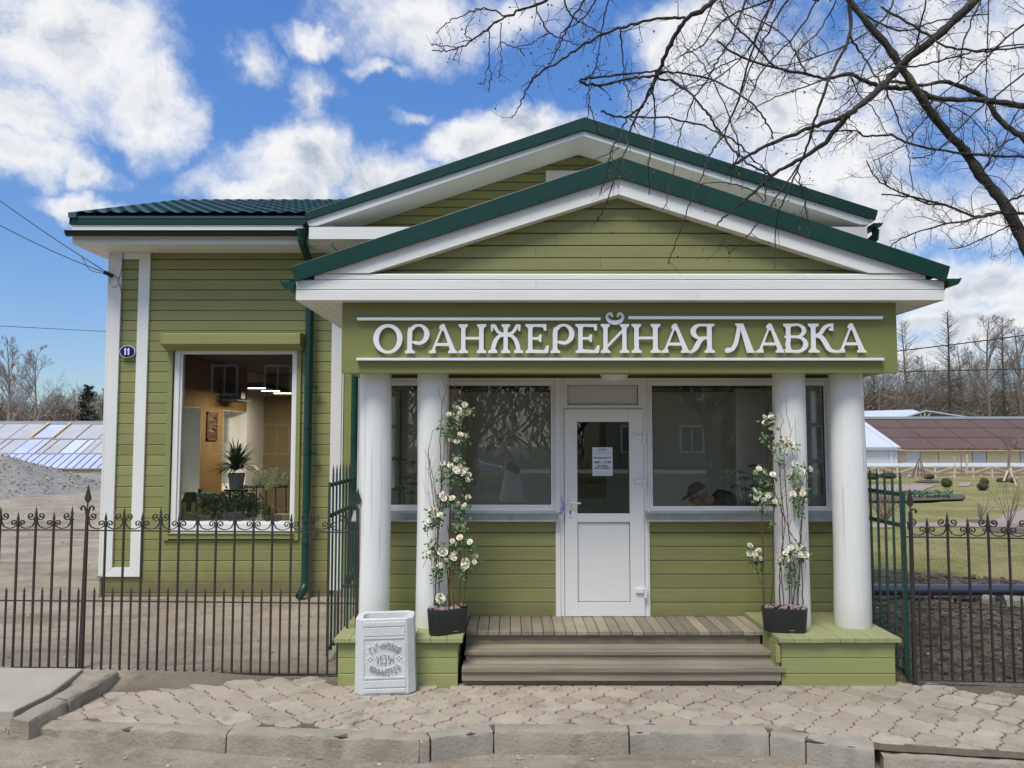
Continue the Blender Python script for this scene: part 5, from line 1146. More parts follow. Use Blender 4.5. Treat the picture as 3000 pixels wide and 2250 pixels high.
# ================================================================== LITTER BIN
mat('bin_paint', (.58, .605, .61), .5, (.66, .68, .68), 5, .8, bump=.35, bscale=45)
mat('bin_inside', (.42, .45, .49), .7, bump=.4, bscale=30)
bc = Gp(1132, 2018, zpav(-.9)); bc = Gp(1132, 2018, zpav(bc.x)); BW, BD, BH = .475, .31, .615
bn = thing('litter_bin', 'grey-white painted concrete litter bin with raised lettering on the paving', 'litter bin', bc)
bn_objs = []
def bmb(mb, name, m, parent, **k): return mb.build(name, m, parent, local=True, **k)
mb = MB(); hw, hd, c = BW / 2, BD / 2, .055
oct_ = [(-hw + c, -hd), (hw - c, -hd), (hw, -hd + c), (hw, hd - c), (hw - c, hd), (-hw + c, hd), (-hw, hd - c), (-hw, -hd + c)]
inn = [(-hw + c + .03, -hd + .045), (hw - c - .03, -hd + .045), (hw - .055, -hd + .07), (hw - .055, hd - .07), (hw - c - .03, hd - .045), (-hw + c + .03, hd - .045), (-hw + .055, hd - .07), (-hw + .055, -hd + .07)]
rg = random.Random(14); vs = []; NZ = 14
prof = [(BH * k / NZ, 1.06 - .045 * k / NZ) for k in range(NZ + 1)]; prof[0] = (0.0, 1.045); prof.insert(1, (.012, 1.06)); prof[-1] = (BH - .008, 1.015); prof.append((BH, 1.0))
for z, s in prof: vs += [(x * s + rg.uniform(-.001, .001), y * s + rg.uniform(-.001, .001), z + rg.uniform(-.001, .001) * (z > .1)) for x, y in oct_]
k = len(prof); fs = [(8 * i + j, 8 * i + (j + 1) % 8, 8 * i + 8 + (j + 1) % 8, 8 * i + 8 + j) for i in range(k - 1) for j in range(8)]; b = 8 * k
vs += [(x, y, BH - .001) for x, y in inn] + [(x * .93, y * .93, BH - .10) for x, y in inn] + [(x * .9, y * .9, .12) for x, y in inn]; o_ = 8 * (k - 1)
fs += [(o_ + j, o_ + (j + 1) % 8, b + (j + 1) % 8, b + j) for j in range(8)] + [(b + j, b + (j + 1) % 8, b + 8 + (j + 1) % 8, b + 8 + j) for j in range(8)] + [(b + 8 + j, b + 8 + (j + 1) % 8, b + 16 + (j + 1) % 8, b + 16 + j) for j in range(8)] + [tuple(b + 16 + j for j in range(8)), tuple(range(7, -1, -1))]
mb.add(vs, fs); body = bmb(mb, 'body', 'bin_paint', bn, bevel=.006)
def face(z): return -hd * (1.06 - .045 * z / BH)
pw = hw - c - .012
mb = MB()   # raised horizontal mouldings on the front
for z0, z1 in ((.555, .590), (.478, .545), (.452, .470), (.130, .146), (.062, .118), (.018, .050)):
    mb.hexa([(-pw, face(z0) - .007, z0), (pw, face(z0) - .007, z0), (pw, face(z0) + .01, z0), (-pw, face(z0) + .01, z0), (-pw, face(z1) - .007, z1), (pw, face(z1) - .007, z1), (pw, face(z1) + .01, z1), (-pw, face(z1) + .01, z1)])
for s in (-1, 1): mb.hexa([(s * pw - .005, face(.146) - .006, .147), (s * pw + .005, face(.146) - .006, .147), (s * pw + .005, face(.146) + .01, .147), (s * pw - .005, face(.146) + .01, .147), (s * pw - .005, face(.45) - .006, .451), (s * pw + .005, face(.45) - .006, .451), (s * pw + .005, face(.45) + .01, .451), (s * pw - .005, face(.45) + .01, .451)])
bmb(mb, 'moulding', 'bin_paint', body, bevel=.0025)
def relief(ch, x, z, w, h, ang_=0, parent=body):
    me = text_mesh(ch, 1, .024, .0); xs_ = [v.co.x for v in me.vertices]; zs = [v.co.z for v in me.vertices]
    cx_, cz_ = (max(xs_) + min(xs_)) / 2, (max(zs) + min(zs)) / 2; sx_, sz_ = w / (max(xs_) - min(xs_)), h / (max(zs) - min(zs))
    for v in me.vertices: v.co.x = (v.co.x - cx_) * sx_; v.co.z = (v.co.z - cz_) * sz_
    me.materials.clear(); me.materials.append(MATS['bin_paint']); o = bpy.data.objects.new('lettering', me); COL.objects.link(o); o.parent = parent; o.location = (x, face(z) - .004, z); o.rotation_euler = (-.022 * 0, ang_, 0)
zc_e = .298
for i, ch in enumerate('ГАТЧИНСКАЯ'):
    t = (i - 4.5) / 4.5; x = .112 * t; z = zc_e + .112 - .040 * t * t; relief(ch, x, z, .018, .050, .62 * t)
for i, ch in enumerate('ОРАНЖЕРЕЯ'):
    t = (i - 4) / 4; x = .110 * t; z = zc_e - .105 + .036 * t * t; relief(ch, x, z, .0185 if ch != 'Ж' else .028, .046, -.6 * t)
for x, ch, w, h, dz in ((-.060, '9', .017, .055, -.002), (-.030, '0', .020, .072, 0), (.0, '3', .020, .080, .001), (.036, '0', .020, .072, 0), (.063, '4', .018, .058, .002)): relief(ch, x, zc_e + dz, w, h)
mb = MB(); mb.blob((.0175, face(.29) - .003, zc_e - .004), .003, .004, .003)
for s in (-1, 1):
    for a in (0, PI / 2, PI, 3 * PI / 2): mb.blob((s * .118 + .016 * math.cos(a), face(.3) - .001, zc_e + .014 * math.sin(a)), .010, .006, .008)
bmb(mb, 'ornament', 'bin_paint', body, smooth=True)
bn.rotation_euler = (0, 0, math.radians(4)); bn.rotation_euler.y = math.radians(-1.0)

# ================================================================== PLANTERS WITH ARTIFICIAL ROSES
mat('rose_white', (.84, .78, .63), .6, (.86, .83, .74), 40, .8); mat('rose_pink', (.82, .70, .57), .6, (.85, .78, .68), 40, .8); mat('rose_yellow', (.76, .70, .48), .6, (.8, .76, .62), 40, .8)
mat('leaf_green', (.05, .12, .03), .5, (.10, .19, .06), 12, .8, island=.25); mat('stem_brown', (.07, .034, .018), .7, (.13, .07, .035), 9, .8, bump=.4); mat('stem_green', (.09, .085, .03), .6, (.12, .07, .035), 5, .8)
mat('pebble', (.20, .13, .12), .7, (.34, .26, .24), 11, .8, island=.3, bump=.3)
def rose_mesh(seed, open_):
    rg = random.Random(seed); mb = MB()
    for L, (n, r, tilt, h) in enumerate(((3, .32, .15, .62), (4, .52, .38, .60), (5, .74, .68, .52), (6, .95, 1.0 * open_, .40))):
        for k in range(n):
            a0 = 2 * PI * (k + .35 * L + rg.uniform(-.1, .1)) / n; w = 2 * PI / n * .68; vs = []
            for i in range(4):
                q = i / 3; rr_ = r * (.35 + .65 * math.sin(q * PI / 2)) * (1 + tilt * .35 * q * q); z = -.45 + q * (h + .45) - tilt * .28 * q ** 3
                for j in range(5):
                    t = (j - 2) / 2; a = a0 + w * t * (1 - .25 * q * q); e = 1 + .07 * abs(t) + rg.uniform(-.03, .03); vs.append((rr_ * e * math.cos(a), rr_ * e * math.sin(a), z - .10 * abs(t) ** 2 * q + rg.uniform(-.02, .02)))
            mb.add(vs, [(5 * i + j, 5 * i + j + 1, 5 * i + 6 + j, 5 * i + 5 + j) for i in range(3) for j in range(4)])
    mb.blob((0, 0, -.05), .40, .40, .50, 8, 6)
    return mb
rose_src = {}
for key, (sd_, op, mt) in {'a': (1, 1, 'rose_white'), 'b': (2, .7, 'rose_white'), 'c': (3, 1, 'rose_pink'), 'd': (4, .6, 'rose_yellow')}.items():
    o = rose_mesh(sd_, op).build('rose', mt, None, smooth=True); rose_src[key] = o.data; bpy.data.objects.remove(o)
LR = [(640,125),(495,160),(553,180),(575,245),(625,240),(692,232),(410,260),(470,283),(535,305),(565,325),(555,380),(578,548),(638,565),(628,618),(445,628),(528,645),(515,910),(330,962),(435,985),(500,1040),(572,1000),(543,1080),(600,1070),(645,1050),(620,1110),(690,1130),(683,1195),(312,1410),(345,1465),(385,1460),(460,1460),(490,1490),(470,1530),(545,1540),(690,1450),(630,1570)]
LR = [(1230 + a / 4.88, 1160 + b / 4.88, 1) for a, b in LR]
LR += [(1230 + a / 4.15, 1480 + b / 4.15, s) for a, b, s in [(145,50,1),(195,115,1),(245,115,1),(125,185,1),(185,175,1),(235,165,1),(90,215,.8),(440,265,1),(515,260,1),(485,392,1.1),(510,455,.6),(395,435,.8),(410,475,.9),(155,475,.9),(80,580,1),(155,615,1.15),(270,565,1.7),(315,655,1.1),(345,715,1),(420,575,1),(415,640,1),(380,635,.9),(245,730,1),(178,755,1.05),(605,445,1),(640,520,.7),(670,625,1),(663,690,.8),(548,712,1.75),(250,1135,1.7),(540,15,.9)]]
RRO = [(2150 + a / 2.44, 1180 + b / 2.44, 1) for a, b in [(222,103),(265,97),(222,138),(270,127),(270,182),(298,305),(345,297),(375,255),(412,292),(180,470),(163,498),(218,500),(437,435),(400,500),(490,488),(548,473),(278,510),(150,627),(178,655),(158,683),(213,692),(247,662),(250,708),(293,705),(215,742),(430,610),(497,622),(492,645),(460,662),(422,652),(115,1020),(115,1075),(150,1080),(175,1060),(162,1110),(188,1108),(408,1035),(435,1025),(470,1030),(500,1058),(370,1068),(340,1082),(422,1082),(475,1085),(345,1123),(375,1127),(515,1085)]]
def planter(label, cxp, Yc, rot, L, W, H, roses, twigs, stems, seed, leafspots, n_leaf=7):
    rg = random.Random(seed); X = Xp(cxp, 1820, Yc); base = Vector((X, Yc, ZPL + .003)); root = thing('planter', label, 'planter', base, 'rose planters on the porch')
    def stad(l, w, z, n=8):
        out = []; r = w / 2
        for s in (1, -1):
            for k in range(n + 1): a = -PI / 2 * s + PI * k / n * 1 if s == 1 else PI / 2 + PI * k / n; out.append((s * (l / 2 - r) + r * math.cos(a), r * math.sin(a), z))
        return [(X + x * math.cos(rot) - y * math.sin(rot), Yc + x * math.sin(rot) + y * math.cos(rot), base.z + z) for x, y, z in out]
    mb = MB(); layers = [stad(L * .90, W * .86, 0), stad(L * .915, W * .88, .006), stad(L, W, H - .003), stad(L - .002, W - .002, H), stad(L - .016, W - .016, H), stad(L - .03, W - .03, H - .06)]
    n = len(layers[0]); vs = sum(layers, []); mb.add(vs, [(i * n + j, i * n + (j + 1) % n, (i + 1) * n + (j + 1) % n, (i + 1) * n + j) for i in range(5) for j in range(n)] + [tuple(range(n - 1, -1, -1)), tuple(5 * n + j for j in range(n))])
    pot = mb.build('pot', 'black_plastic', root, smooth=2)
    # faint moulded word mark low on the pot's front
    d = Vector((math.cos(rot), math.sin(rot), 0)); nn = Vector((math.sin(rot), -math.cos(rot), 0)); c_ = base + d * (L * .12) + nn * (W * .445) + Vector((0, 0, .022)); mb = MB(); mb.obox(c_, d * .022, nn * .001, Vector((0, 0, .002))); mb.build('maker_mark', 'ink_grey', pot)
    for k in range(46):
        a, b_ = rg.uniform(-.5, .5) * (L - .05), rg.uniform(-.5, .5) * (W - .045); s = rg.uniform(.012, .022); mb = MB() if k == 0 else mb
        mb.blob((X + a * math.cos(rot) - b_ * math.sin(rot), Yc + a * math.sin(rot) + b_ * math.cos(rot), base.z + H - .004 + rg.uniform(-.006, .014)), s, s * .8, s * .7, 7, 5, .18, rg)
    mb.build('pebbles', 'pebble', root)
    def wig(P, n=7, amp=4):
        out = []
        for (x0, y0, d0), (x1, y1, d1) in zip(P[:-1], P[1:]):
            for k in range(n): q = k / n; out.append((x0 + (x1 - x0) * q + rg.uniform(-amp, amp) * .35, y0 + (y1 - y0) * q, d0 + (d1 - d0) * q))
        return out + [P[-1]]
    def W3(p): return Pp(p[0], p[1], Yc + p[2])
    for P, r0, r1 in twigs:
        mb = MB(); q = wig(P); m_ = len(q); mb.tube([W3(p) for p in q], [r0 + (r1 - r0) * i / (m_ - 1) for i in range(m_)], 5)
        for _ in range(rg.randint(1, 3)):    # little side shoots
            i = rg.randrange(m_ // 3, m_ - 1); p = q[i]; s = rg.choice((-1, 1)); mb.tube([W3(p), W3((p[0] + s * rg.uniform(5, 12), p[1] - rg.uniform(10, 30), p[2] + rg.uniform(-.02, .02))), W3((p[0] + s * rg.uniform(9, 22), p[1] - rg.uniform(25, 60), p[2] + rg.uniform(-.03, .03)))], [r1 * 1.1, r1 * .9, r1 * .6], 4)
        mb.build('twig', 'stem_brown', root)
    mb = MB()
    for P, r0, r1 in stems: q = wig(P, 6, 3); m_ = len(q); mb.tube([W3(p) for p in q], [r0 + (r1 - r0) * i / (m_ - 1) for i in range(m_)], 5)
    pos = []
    for i, (x, y, s) in enumerate(roses):
        dd = rg.uniform(-.05, .02); p = Pp(x, y, Yc + dd); pos.append(p)
        mb.tube([p, p + Vector((rg.uniform(-.01, .01), .01, -.035)), p + Vector((rg.uniform(-.03, .03), .02, -.085 - rg.uniform(0, .05)))], [.0022, .0022, .0028], 4)
    mb.build('stems', 'stem_green', root)
    for i, ((x, y, s), p) in enumerate(zip(roses, pos)):
        key = 'a' if s > 1.5 else rg.choice('aabbcccd'); me = rose_src[key]; o = bpy.data.objects.new('rose', me); COL.objects.link(o); o.parent = root; o.location = p - base
        r = .0222 * s * rg.uniform(.9, 1.08); o.scale = (r, r, r * .92); o.rotation_euler = (rg.uniform(.7, 1.45), rg.uniform(-.5, .5), rg.uniform(-.9, .9))
    mb = MB()
    def leaf(p, L_, w_, dirv, up):
        d = dirv.normalized(); s = d.cross(up).normalized(); n_ = s.cross(d); a = p; mb.add([a, a + d * L_ * .3 + s * w_ * .42 - n_ * w_ * .08, a + d * L_ * .65 + s * w_ * .45, a + d * L_, a + d * L_ * .65 - s * w_ * .45, a + d * L_ * .3 - s * w_ * .42 - n_ * w_ * .08, a + d * L_ * .5 + n_ * w_ * .12], [(0, 1, 6), (1, 2, 6), (2, 3, 6), (3, 4, 6), (4, 5, 6), (5, 0, 6)])
    spots = [(x, y, .05) for x, y, s in roses] + leafspots
    for x, y, rad in spots:
        for k in range(n_leaf if rad <= .05 else int(n_leaf * 3)):
            a = rg.uniform(0, 2 * PI); rr_ = rad * rg.uniform(.2, 1.1); p = Pp(x, y, Yc + rg.uniform(-.04, .05)) + Vector((rr_ * math.cos(a), 0, rr_ * math.sin(a) - .012)); dv = Vector((rg.uniform(-1, 1), rg.uniform(-1, .3), rg.uniform(-1, .5)))
            leaf(p, rg.uniform(.026, .042), rg.uniform(.017, .026), dv, Vector((rg.uniform(-.4, .4), -1, rg.uniform(.2, 1))))
    mb.build('leaves', 'leaf_green', root)
    return root
tl = [([(1275, 1790, 0), (1279, 1620, 0), (1290, 1500, .01), (1293, 1400, .02), (1290, 1290, .02), (1296, 1180, .02), (1312, 1125, .0)], .007, .0028),
      ([(1312, 1785, 0), (1318, 1700, 0), (1316, 1560, .02), (1322, 1440, 0), (1318, 1330, -.02), (1322, 1240, 0), (1332, 1120, 0)], .009, .003),
      ([(1318, 1780, .02), (1308, 1640, .03), (1330, 1560, 0), (1326, 1420, .02), (1331, 1300, .02)], .007, .003),
      ([(1345, 1780, 0), (1350, 1680, .0), (1345, 1560, .02), (1348, 1450, 0), (1352, 1380, 0), (1372, 1265, 0)], .008, .0024),
      ([(1357, 1778, .02), (1365, 1700, .02), (1360, 1620, 0)], .006, .004), ([(1290, 1788, .03), (1281, 1560, .03), (1262, 1400, .02), (1255, 1320, .02), (1268, 1262, .0), (1292, 1243, 0)], .004, .0018),
      ([(1283, 1480, 0), (1262, 1400, -.01), (1250, 1370, 0)], .003, .0014), ([(1288, 1500, 0), (1275, 1430, 0), (1257, 1345, -.01), (1256, 1320, 0)], .004, .0014), ([(1292, 1460, 0), (1300, 1330, 0), (1310, 1240, 0)], .005, .002),
      ([(1365, 1480, 0), (1395, 1440, -.01), (1423, 1402, -.02)], .003, .0012), ([(1300, 1790, 0), (1335, 1650, 0), (1310, 1540, 0)], .005, .003), ([(1330, 1782, 0), (1325, 1660, -.02), (1320, 1560, -.02)], .005, .003), ([(1276, 1540, 0), (1258, 1460, 0), (1255, 1435, 0)], .003, .0014), ([(1322, 1240, 0), (1318, 1170, 0), (1317, 1108, 0)], .003, .0013)]
sl_ = [([(1272, 1790, 0), (1270, 1690, 0), (1276, 1560, 0)], .004, .003), ([(1280, 1788, .02), (1288, 1660, .0), (1300, 1590, 0)], .004, .003), ([(1350, 1700, 0), (1360, 1640, -.02), (1358, 1580, 0)], .004, .003), ([(1312, 1340, 0), (1310, 1270, 0), (1325, 1200, 0)], .004, .003), ([(1290, 1740, .0), (1289, 1770, .0)], .005, .005), ([(1330, 1560, 0), (1350, 1470, 0), (1375, 1440, 0)], .003, .002)]
planter('slim black planter of white roses and bare twigs, turned askew, right of the litter bin', 1312, 7.14, math.radians(27), .375, .17, .215, LR, tl, sl_, 41,
        [(1306, 1240, .07), (1312, 1265, .06), (1335, 1330, .05), (1300, 1400, .08), (1340, 1410, .07), (1270, 1520, .07), (1275, 1590, .07), (1285, 1680, .08), (1360, 1500, .07), (1370, 1590, .07), (1362, 1660, .07), (1350, 1680, .05), (1288, 1762, .03), (1295, 1475, .07), (1345, 1545, .05)], 9)
tr_ = [([(2238, 1775, 0), (2233, 1700, 0), (2236, 1600, 0), (2230, 1540, 0), (2240, 1400, 0), (2262, 1330, 0), (2266, 1200, .02), (2268, 1185, .02)], .006, .002), ([(2258, 1772, 0), (2266, 1680, 0), (2264, 1560, 0), (2268, 1430, 0), (2262, 1330, .02), (2256, 1250, .02)], .008, .003),
       ([(2285, 1775, 0), (2284, 1680, -.01), (2293, 1600, 0), (2291, 1480, 0), (2284, 1380, 0), (2287, 1250, 0), (2298, 1232, 0)], .007, .002), ([(2312, 1770, 0), (2316, 1640, 0), (2312, 1560, 0), (2305, 1470, .0), (2296, 1330, 0), (2318, 1265, 0), (2304, 1205, 0), (2303, 1170, 0)], .006, .0013),
       ([(2336, 1776, 0), (2343, 1640, 0), (2344, 1560, 0), (2358, 1450, 0), (2364, 1400, 0), (2354, 1350, 0)], .007, .003), ([(2352, 1775, 0), (2349, 1680, 0), (2345, 1620, 0), (2350, 1520, 0), (2335, 1440, 0)], .006, .002), ([(2265, 1430, 0), (2285, 1480, 0), (2314, 1560, 0), (2342, 1600, 0)], .004, .003),
       ([(2322, 1775, .02), (2330, 1700, .02), (2326, 1650, 0)], .006, .004), ([(2296, 1772, .02), (2286, 1640, .02), (2300, 1540, .02), (2290, 1440, 0)], .005, .003), ([(2328, 1530, 0), (2322, 1400, 0), (2335, 1330, 0), (2330, 1215, 0)], .0035, .0012), ([(2268, 1450, 0), (2250, 1420, 0), (2232, 1305, 0)], .003, .0012), ([(2340, 1440, 0), (2368, 1370, 0), (2365, 1328, 0)], .003, .0014)]
sr_ = [([(2236, 1720, 0), (2220, 1690, 0), (2210, 1640, 0)], .004, .003), ([(2240, 1770, .0), (2237, 1600, .0), (2232, 1500, 0)], .004, .003), ([(2285, 1340, 0), (2289, 1460, 0)], .003, .003), ([(2340, 1520, 0), (2338, 1440, 0)], .003, .003), ([(2320, 1770, 0), (2318, 1690, 0)], .004, .003), ([(2262, 1330, 0), (2252, 1260, 0)], .003, .003)]
planter('slim black planter of white roses and bare twigs before the right inner column', 2299, 7.2, math.radians(-9), .395, .175, .205, RRO, tr_, sr_, 42,
        [(2250, 1280, .06), (2289, 1340, .06), (2238, 1420, .09), (2240, 1400, .07), (2335, 1405, .07), (2338, 1480, .08), (2340, 1500, .05), (2212, 1640, .05), (2315, 1660, .07), (2322, 1700, .06), (2262, 1530, .04), (2225, 1660, .05)], 9)
# ================================================================== BEHIND THE SHOP: YARD, GREENHOUSES, GARDEN
mat('poly_grey', (.40, .39, .41), .35, (.50, .49, .50), 1.3, .9, spec=.5); mat('poly_blue', (.42, .47, .70), .3, (.55, .60, .82), 1.6, .9); mat('poly_white', (.50, .55, .64), .4, (.60, .63, .68), 1.1, .9); mat('sheet_clear', (.46, .47, .46), .4, (.58, .58, .55), .9, .9)
mat('batten_yellow', (.62, .47, .22), .6); mat('wood_tan', (.40, .30, .16), .7); mat('batten_grey', (.40, .41, .45), .6); mat('ridge_grey', (.34, .37, .40), .5); mat('stone_base', (.33, .25, .17), .9, (.22, .16, .11), 2, .9)
mat('brown_roof', (.095, .056, .048), .75, (.125, .075, .065), .8, .9, dirt=((.20, .14, .13), 1.7, .6, .8)); mat('seam', (.07, .045, .04), .8); mat('tan_panel', (.46, .34, .19), .8, (.55, .44, .28), .7, .9); mat('grey_panel', (.33, .33, .33), .5, (.43, .42, .40), .8, .9)
def sheet(mb, pts, th=.02):
    a, b, c = map(Vector, pts[:3]); n = (b - a).cross(c - a).normalized(); mb.prism(pts, n * -th)
gh = thing('greenhouse', 'long low greenhouse with patched translucent roof behind the gravel heap', 'greenhouse', Gp(150, 1395, .2)); Y0, Y1 = 40.0, 45.0
zE, zR = Zp(1375, Y0), Zp(1241, Y1); xa, xb_ = -29.5, -15.0; rg = random.Random(5); nb = 12; w = (xb_ - xa) / nb
def rp_(x, q): return (x, Y0 + (Y1 - Y0) * q, zE + (zR - zE) * q)
mb = MB()
for i in range(nb):
    for q0, q1, base in ((0, .30, 'b'), (.305, .62, 'g'), (.625, 1.0, 'g')):
        x0, x1 = xa + w * i + .02, xa + w * (i + 1) - .02; m_ = 1 if base == 'b' else 0
        if i == 3 and q0 > .6: m_ = 1
        if i == 5 and .3 < q0 < .6: m_ = 2
        if i == 3 and .3 < q0 < .6: m_ = 1
        lift = rg.uniform(0, .03); mb.m(m_).prism([(x0, rp_(0, q0)[1], rp_(0, q0)[2] + lift), (x1, rp_(0, q0)[1], rp_(0, q0)[2] + lift), (x1, rp_(0, q1)[1], rp_(0, q1)[2] + lift), (x0, rp_(0, q1)[1], rp_(0, q1)[2] + lift)][::-1], (0, 0, -.03))
mb.build('roof', ['poly_grey', 'poly_blue', 'poly_white'], gh)
mb = MB()
for i in range(nb * 3):
    x = xa + w * i / 3; q1 = 1 if i % 3 == 0 else (.3 if i % 2 == 0 else (.62 if i % 5 else .3)); a, b = Vector(rp_(x, 0)), Vector(rp_(x, q1)); mid = (a + b) / 2 + Vector((0, 0, .05)); mb.obox(mid, Vector((.022, 0, 0)), (b - a) / 2, Vector((0, 0, .02)))
for q in (.0, .303, .622): a = Vector(rp_(xa, q)); b = Vector(rp_(xb_, q)); mb.obox((a + b) / 2 + Vector((0, 0, .045)), (b - a) / 2, Vector((0, .035, 0)), Vector((0, 0, .02)))
mb.build('glazing_bars', 'batten_grey', gh); mb = MB()
for x, q0, q1 in ((xa + w * 3, .62, 1), (xa + w * 4, .62, 1)): a, b = Vector(rp_(x, q0)), Vector(rp_(x, q1)); mb.obox((a + b) / 2 + Vector((0, 0, .10)), Vector((.05, 0, 0)), (b - a) / 2, Vector((0, 0, .03)))
a, b = Vector(rp_(xa + w * 3, .62)), Vector(rp_(xa + w * 4, .62)); mb.obox((a + b) / 2 + Vector((0, 0, .10)), (b - a) / 2, Vector((0, .05, 0)), Vector((0, 0, .03))); mb.build('battens', 'batten_yellow', gh)
mb = MB(); mb.box(xa, xb_, Y1 - .15, Y1 + .1, zR - .05, zR + .14); mb.build('ridge', 'ridge_grey', gh); mb = MB(); mb.box(xa, xb_, Y0 + .03, Y0 + .3, -.1, zE - .03); mb.box(xa, xb_, Y1 + .1, Y1 + .2, 0, zR); mb.build('wall', 'stone_base', gh)

# ---- heap of gravel
mat('gravel', (.31, .295, .275), .95, (.17, .165, .155), 3.2, .95, bump=1, bscale=18, dirt=((.34, .30, .25), .9, .55, .75))
mb = MB(); nx, ny = 130, 80; X0, X1, Ya, Yb = Xp(-500, 1400, 27), -9.0, 22.5, 37; vs = []; hx, hy = Xp(10, 1345, 28.5), 28.5; pk = Zp(1343, 28.5)
for j in range(ny + 1):
    for i in range(nx + 1):
        x, y = X0 + (X1 - X0) * i / nx, Ya + (Yb - Ya) * j / ny; d = math.hypot((x - hx) / (3.6 if x > hx else 6), (y - hy) / 4.6); h = max(0, 1 - d) ** 1.15 * (pk - .1)
        d2 = math.hypot((x - Xp(300, 1400, 33)) / 2.6, (y - 33) / 2); h = max(h, max(0, 1 - d2) * .45); h += .05 * hnoise(x, y, 2.2, 1) * min(1, h * 3) + .035 * hnoise(x, y, 6, 2) * min(1, h * 3) + .02 * hnoise(x, y, 15, 7) * min(1, h * 3)
        vs.append((x, y, zground(x, y) - .05 + h))
mb.add(vs, [(j * (nx + 1) + i, j * (nx + 1) + i + 1, (j + 1) * (nx + 1) + i + 1, (j + 1) * (nx + 1) + i) for j in range(ny) for i in range(nx)]); HEAP = list(mb.v); tag(mb.build('gravel_heap', 'gravel', smooth=True), 'tall heap of grey gravel in the yard left of the shop', 'gravel heap')

# ---- right: brown-roofed greenhouse with its pale annex, hall behind
def long_house(name, label, x0, x1, Ye, Yr, yeave, yridge, roofmat, wallfn, seams, yw0=1355):
    t = thing(name, label, 'greenhouse', (x0, Ye, 0)); ze, zr = Zp(yeave, Ye), Zp(yridge, Yr); mb = MB(); mb.prism([(x0, Ye, ze), (x1, Ye, ze), (x1, Yr, zr), (x0, Yr, zr)][::-1], (0, 0, -.05)); mb.prism([(x0, Yr + .01, zr), (x1, Yr + .01, zr), (x1, 2 * Yr - Ye, ze), (x0, 2 * Yr - Ye, ze)][::-1], (0, 0, -.05)); mb.build('roof', roofmat, t)
    mb = MB(); a, b = Vector((x0, Ye, ze)), Vector((x0, Yr, zr))
    for q in (.33, .66) if seams else (): p = a.lerp(b, q); mb.box(x0, x1, p.y - .02, p.y + .02, p.z + .005, p.z + .02)
    for k in range(int((x1 - x0) / 2.2)):
        x = x0 + 2.2 * (k + 1); mb.obox(a.lerp(b, .5) + Vector((x - x0, 0, .012)), Vector((.012, 0, 0)), (b - a) / 2, Vector((0, 0, .008)))
    mb.build('seams', 'seam' if seams else 'batten_grey', t); mb = MB(); mb.box(x0 - .05, x1, Yr - .2, Yr + .2, zr - .03, zr + .12); mb.build('ridge', 'ridge_grey', t)
    mb = MB(); mb.box(x0 - .1, x1, Ye - .04, Ye + .02, ze - .17, ze - .10); mb.build('eaves_board', 'wood_tan' if seams else 'batten_grey', t); wallfn(t, ze - .16); return t
def wall_brown(t, zt):
    rg = random.Random(2); x = gx; z0 = Zp(1354, 45.3); mb = MB(); mb.m(0).box(gx, 60, 45.35, 45.5, -.1, zt)
    while x < 48:
        w = rg.choice((.55, .8, 1.0, 1.3, 1.9)); mb.m(rg.choice((1, 1, 1, 2, 2, 3))).box(x + .03, x + w - .03, 45.28, 45.34, z0, zt - .03 if rg.random() < .7 else zt - .5); x += w
    mb.build('wall', ['sheet_clear', 'tan_panel', 'grey_panel', 'sheet_clear'], t); mb = MB(); mb.m(0).prism([(8, 43.6, Zp(1367, 43.6)), (60, 43.6, Zp(1367, 43.6)), (60, 45.2, Zp(1355, 45.2)), (8, 45.2, Zp(1355, 45.2))][::-1], (0, 0, -.04)); mb.m(1).box(8, 60, 43.62, 43.7, -.1, Zp(1367, 43.6) - .05); mb.build('cold_frame', ['poly_white', 'stone_base'], t)
def wall_pale(t, zt):
    mb = MB(); mb.m(0).box(8, gx - .1, 44.95, 45.1, -.1, zt)
    for k in range(9): mb.m(1).box(gx - .55 - 1.45 * k, gx - .43 - 1.45 * k, 44.88, 44.949, .6, zt)
    mb.build('wall', ['sheet_clear', 'poly_white'], t)
gx = Xp(2634, 1340, 45)
long_house('greenhouse', 'long greenhouse with a dark brown felt roof across the garden', gx, 60, 45, 50, 1313, 1226, 'brown_roof', wall_brown, True)
long_house('greenhouse', 'pale translucent greenhouse annex adjoining the brown roof on its left', 8, gx - .06, 44.7, 50, 1309, 1221, 'poly_white', wall_pale, False)
t = thing('hall', 'pale roofed hall with an open truss gable behind the greenhouses', 'building', (Xp(2600, 1300, 62), 62, 0)); zr_, ze_ = Zp(1200, 66), Zp(1222, 62); x0, x1 = 14, Xp(2712, 1203, 64); mb = MB(); mb.prism([(x0, 62, ze_ - .1), (x1, 62, ze_ - .1), (x1, 66, zr_), (x0, 66, zr_ - .5)][::-1], (0, 0, -.08)); mb.build('roof', 'poly_white', t)
mb = MB(); mb.box(x0, x1 - .1, 62.2, 66, 0, ze_ - .2); mb.build('wall', 'grey_panel', t)
P_ = lambda x, y: Pp(x, y, 61); mb = MB(); mb.prism([P_(2655, 1221), P_(2709, 1206), P_(2822, 1221), P_(2715, 1203)][::1], (0, .3, 0)) if False else None
for a, b, r in (((2652, 1222), (2712, 1204), .08), ((2712, 1204), (2835, 1223), .08), ((2700, 1222), (2694, 1211), .05), ((2709, 1223), (2709, 1205), .06), ((2716, 1222), (2726, 1211), .05)): mb.tube([P_(*a), P_(*b)], r, 5)
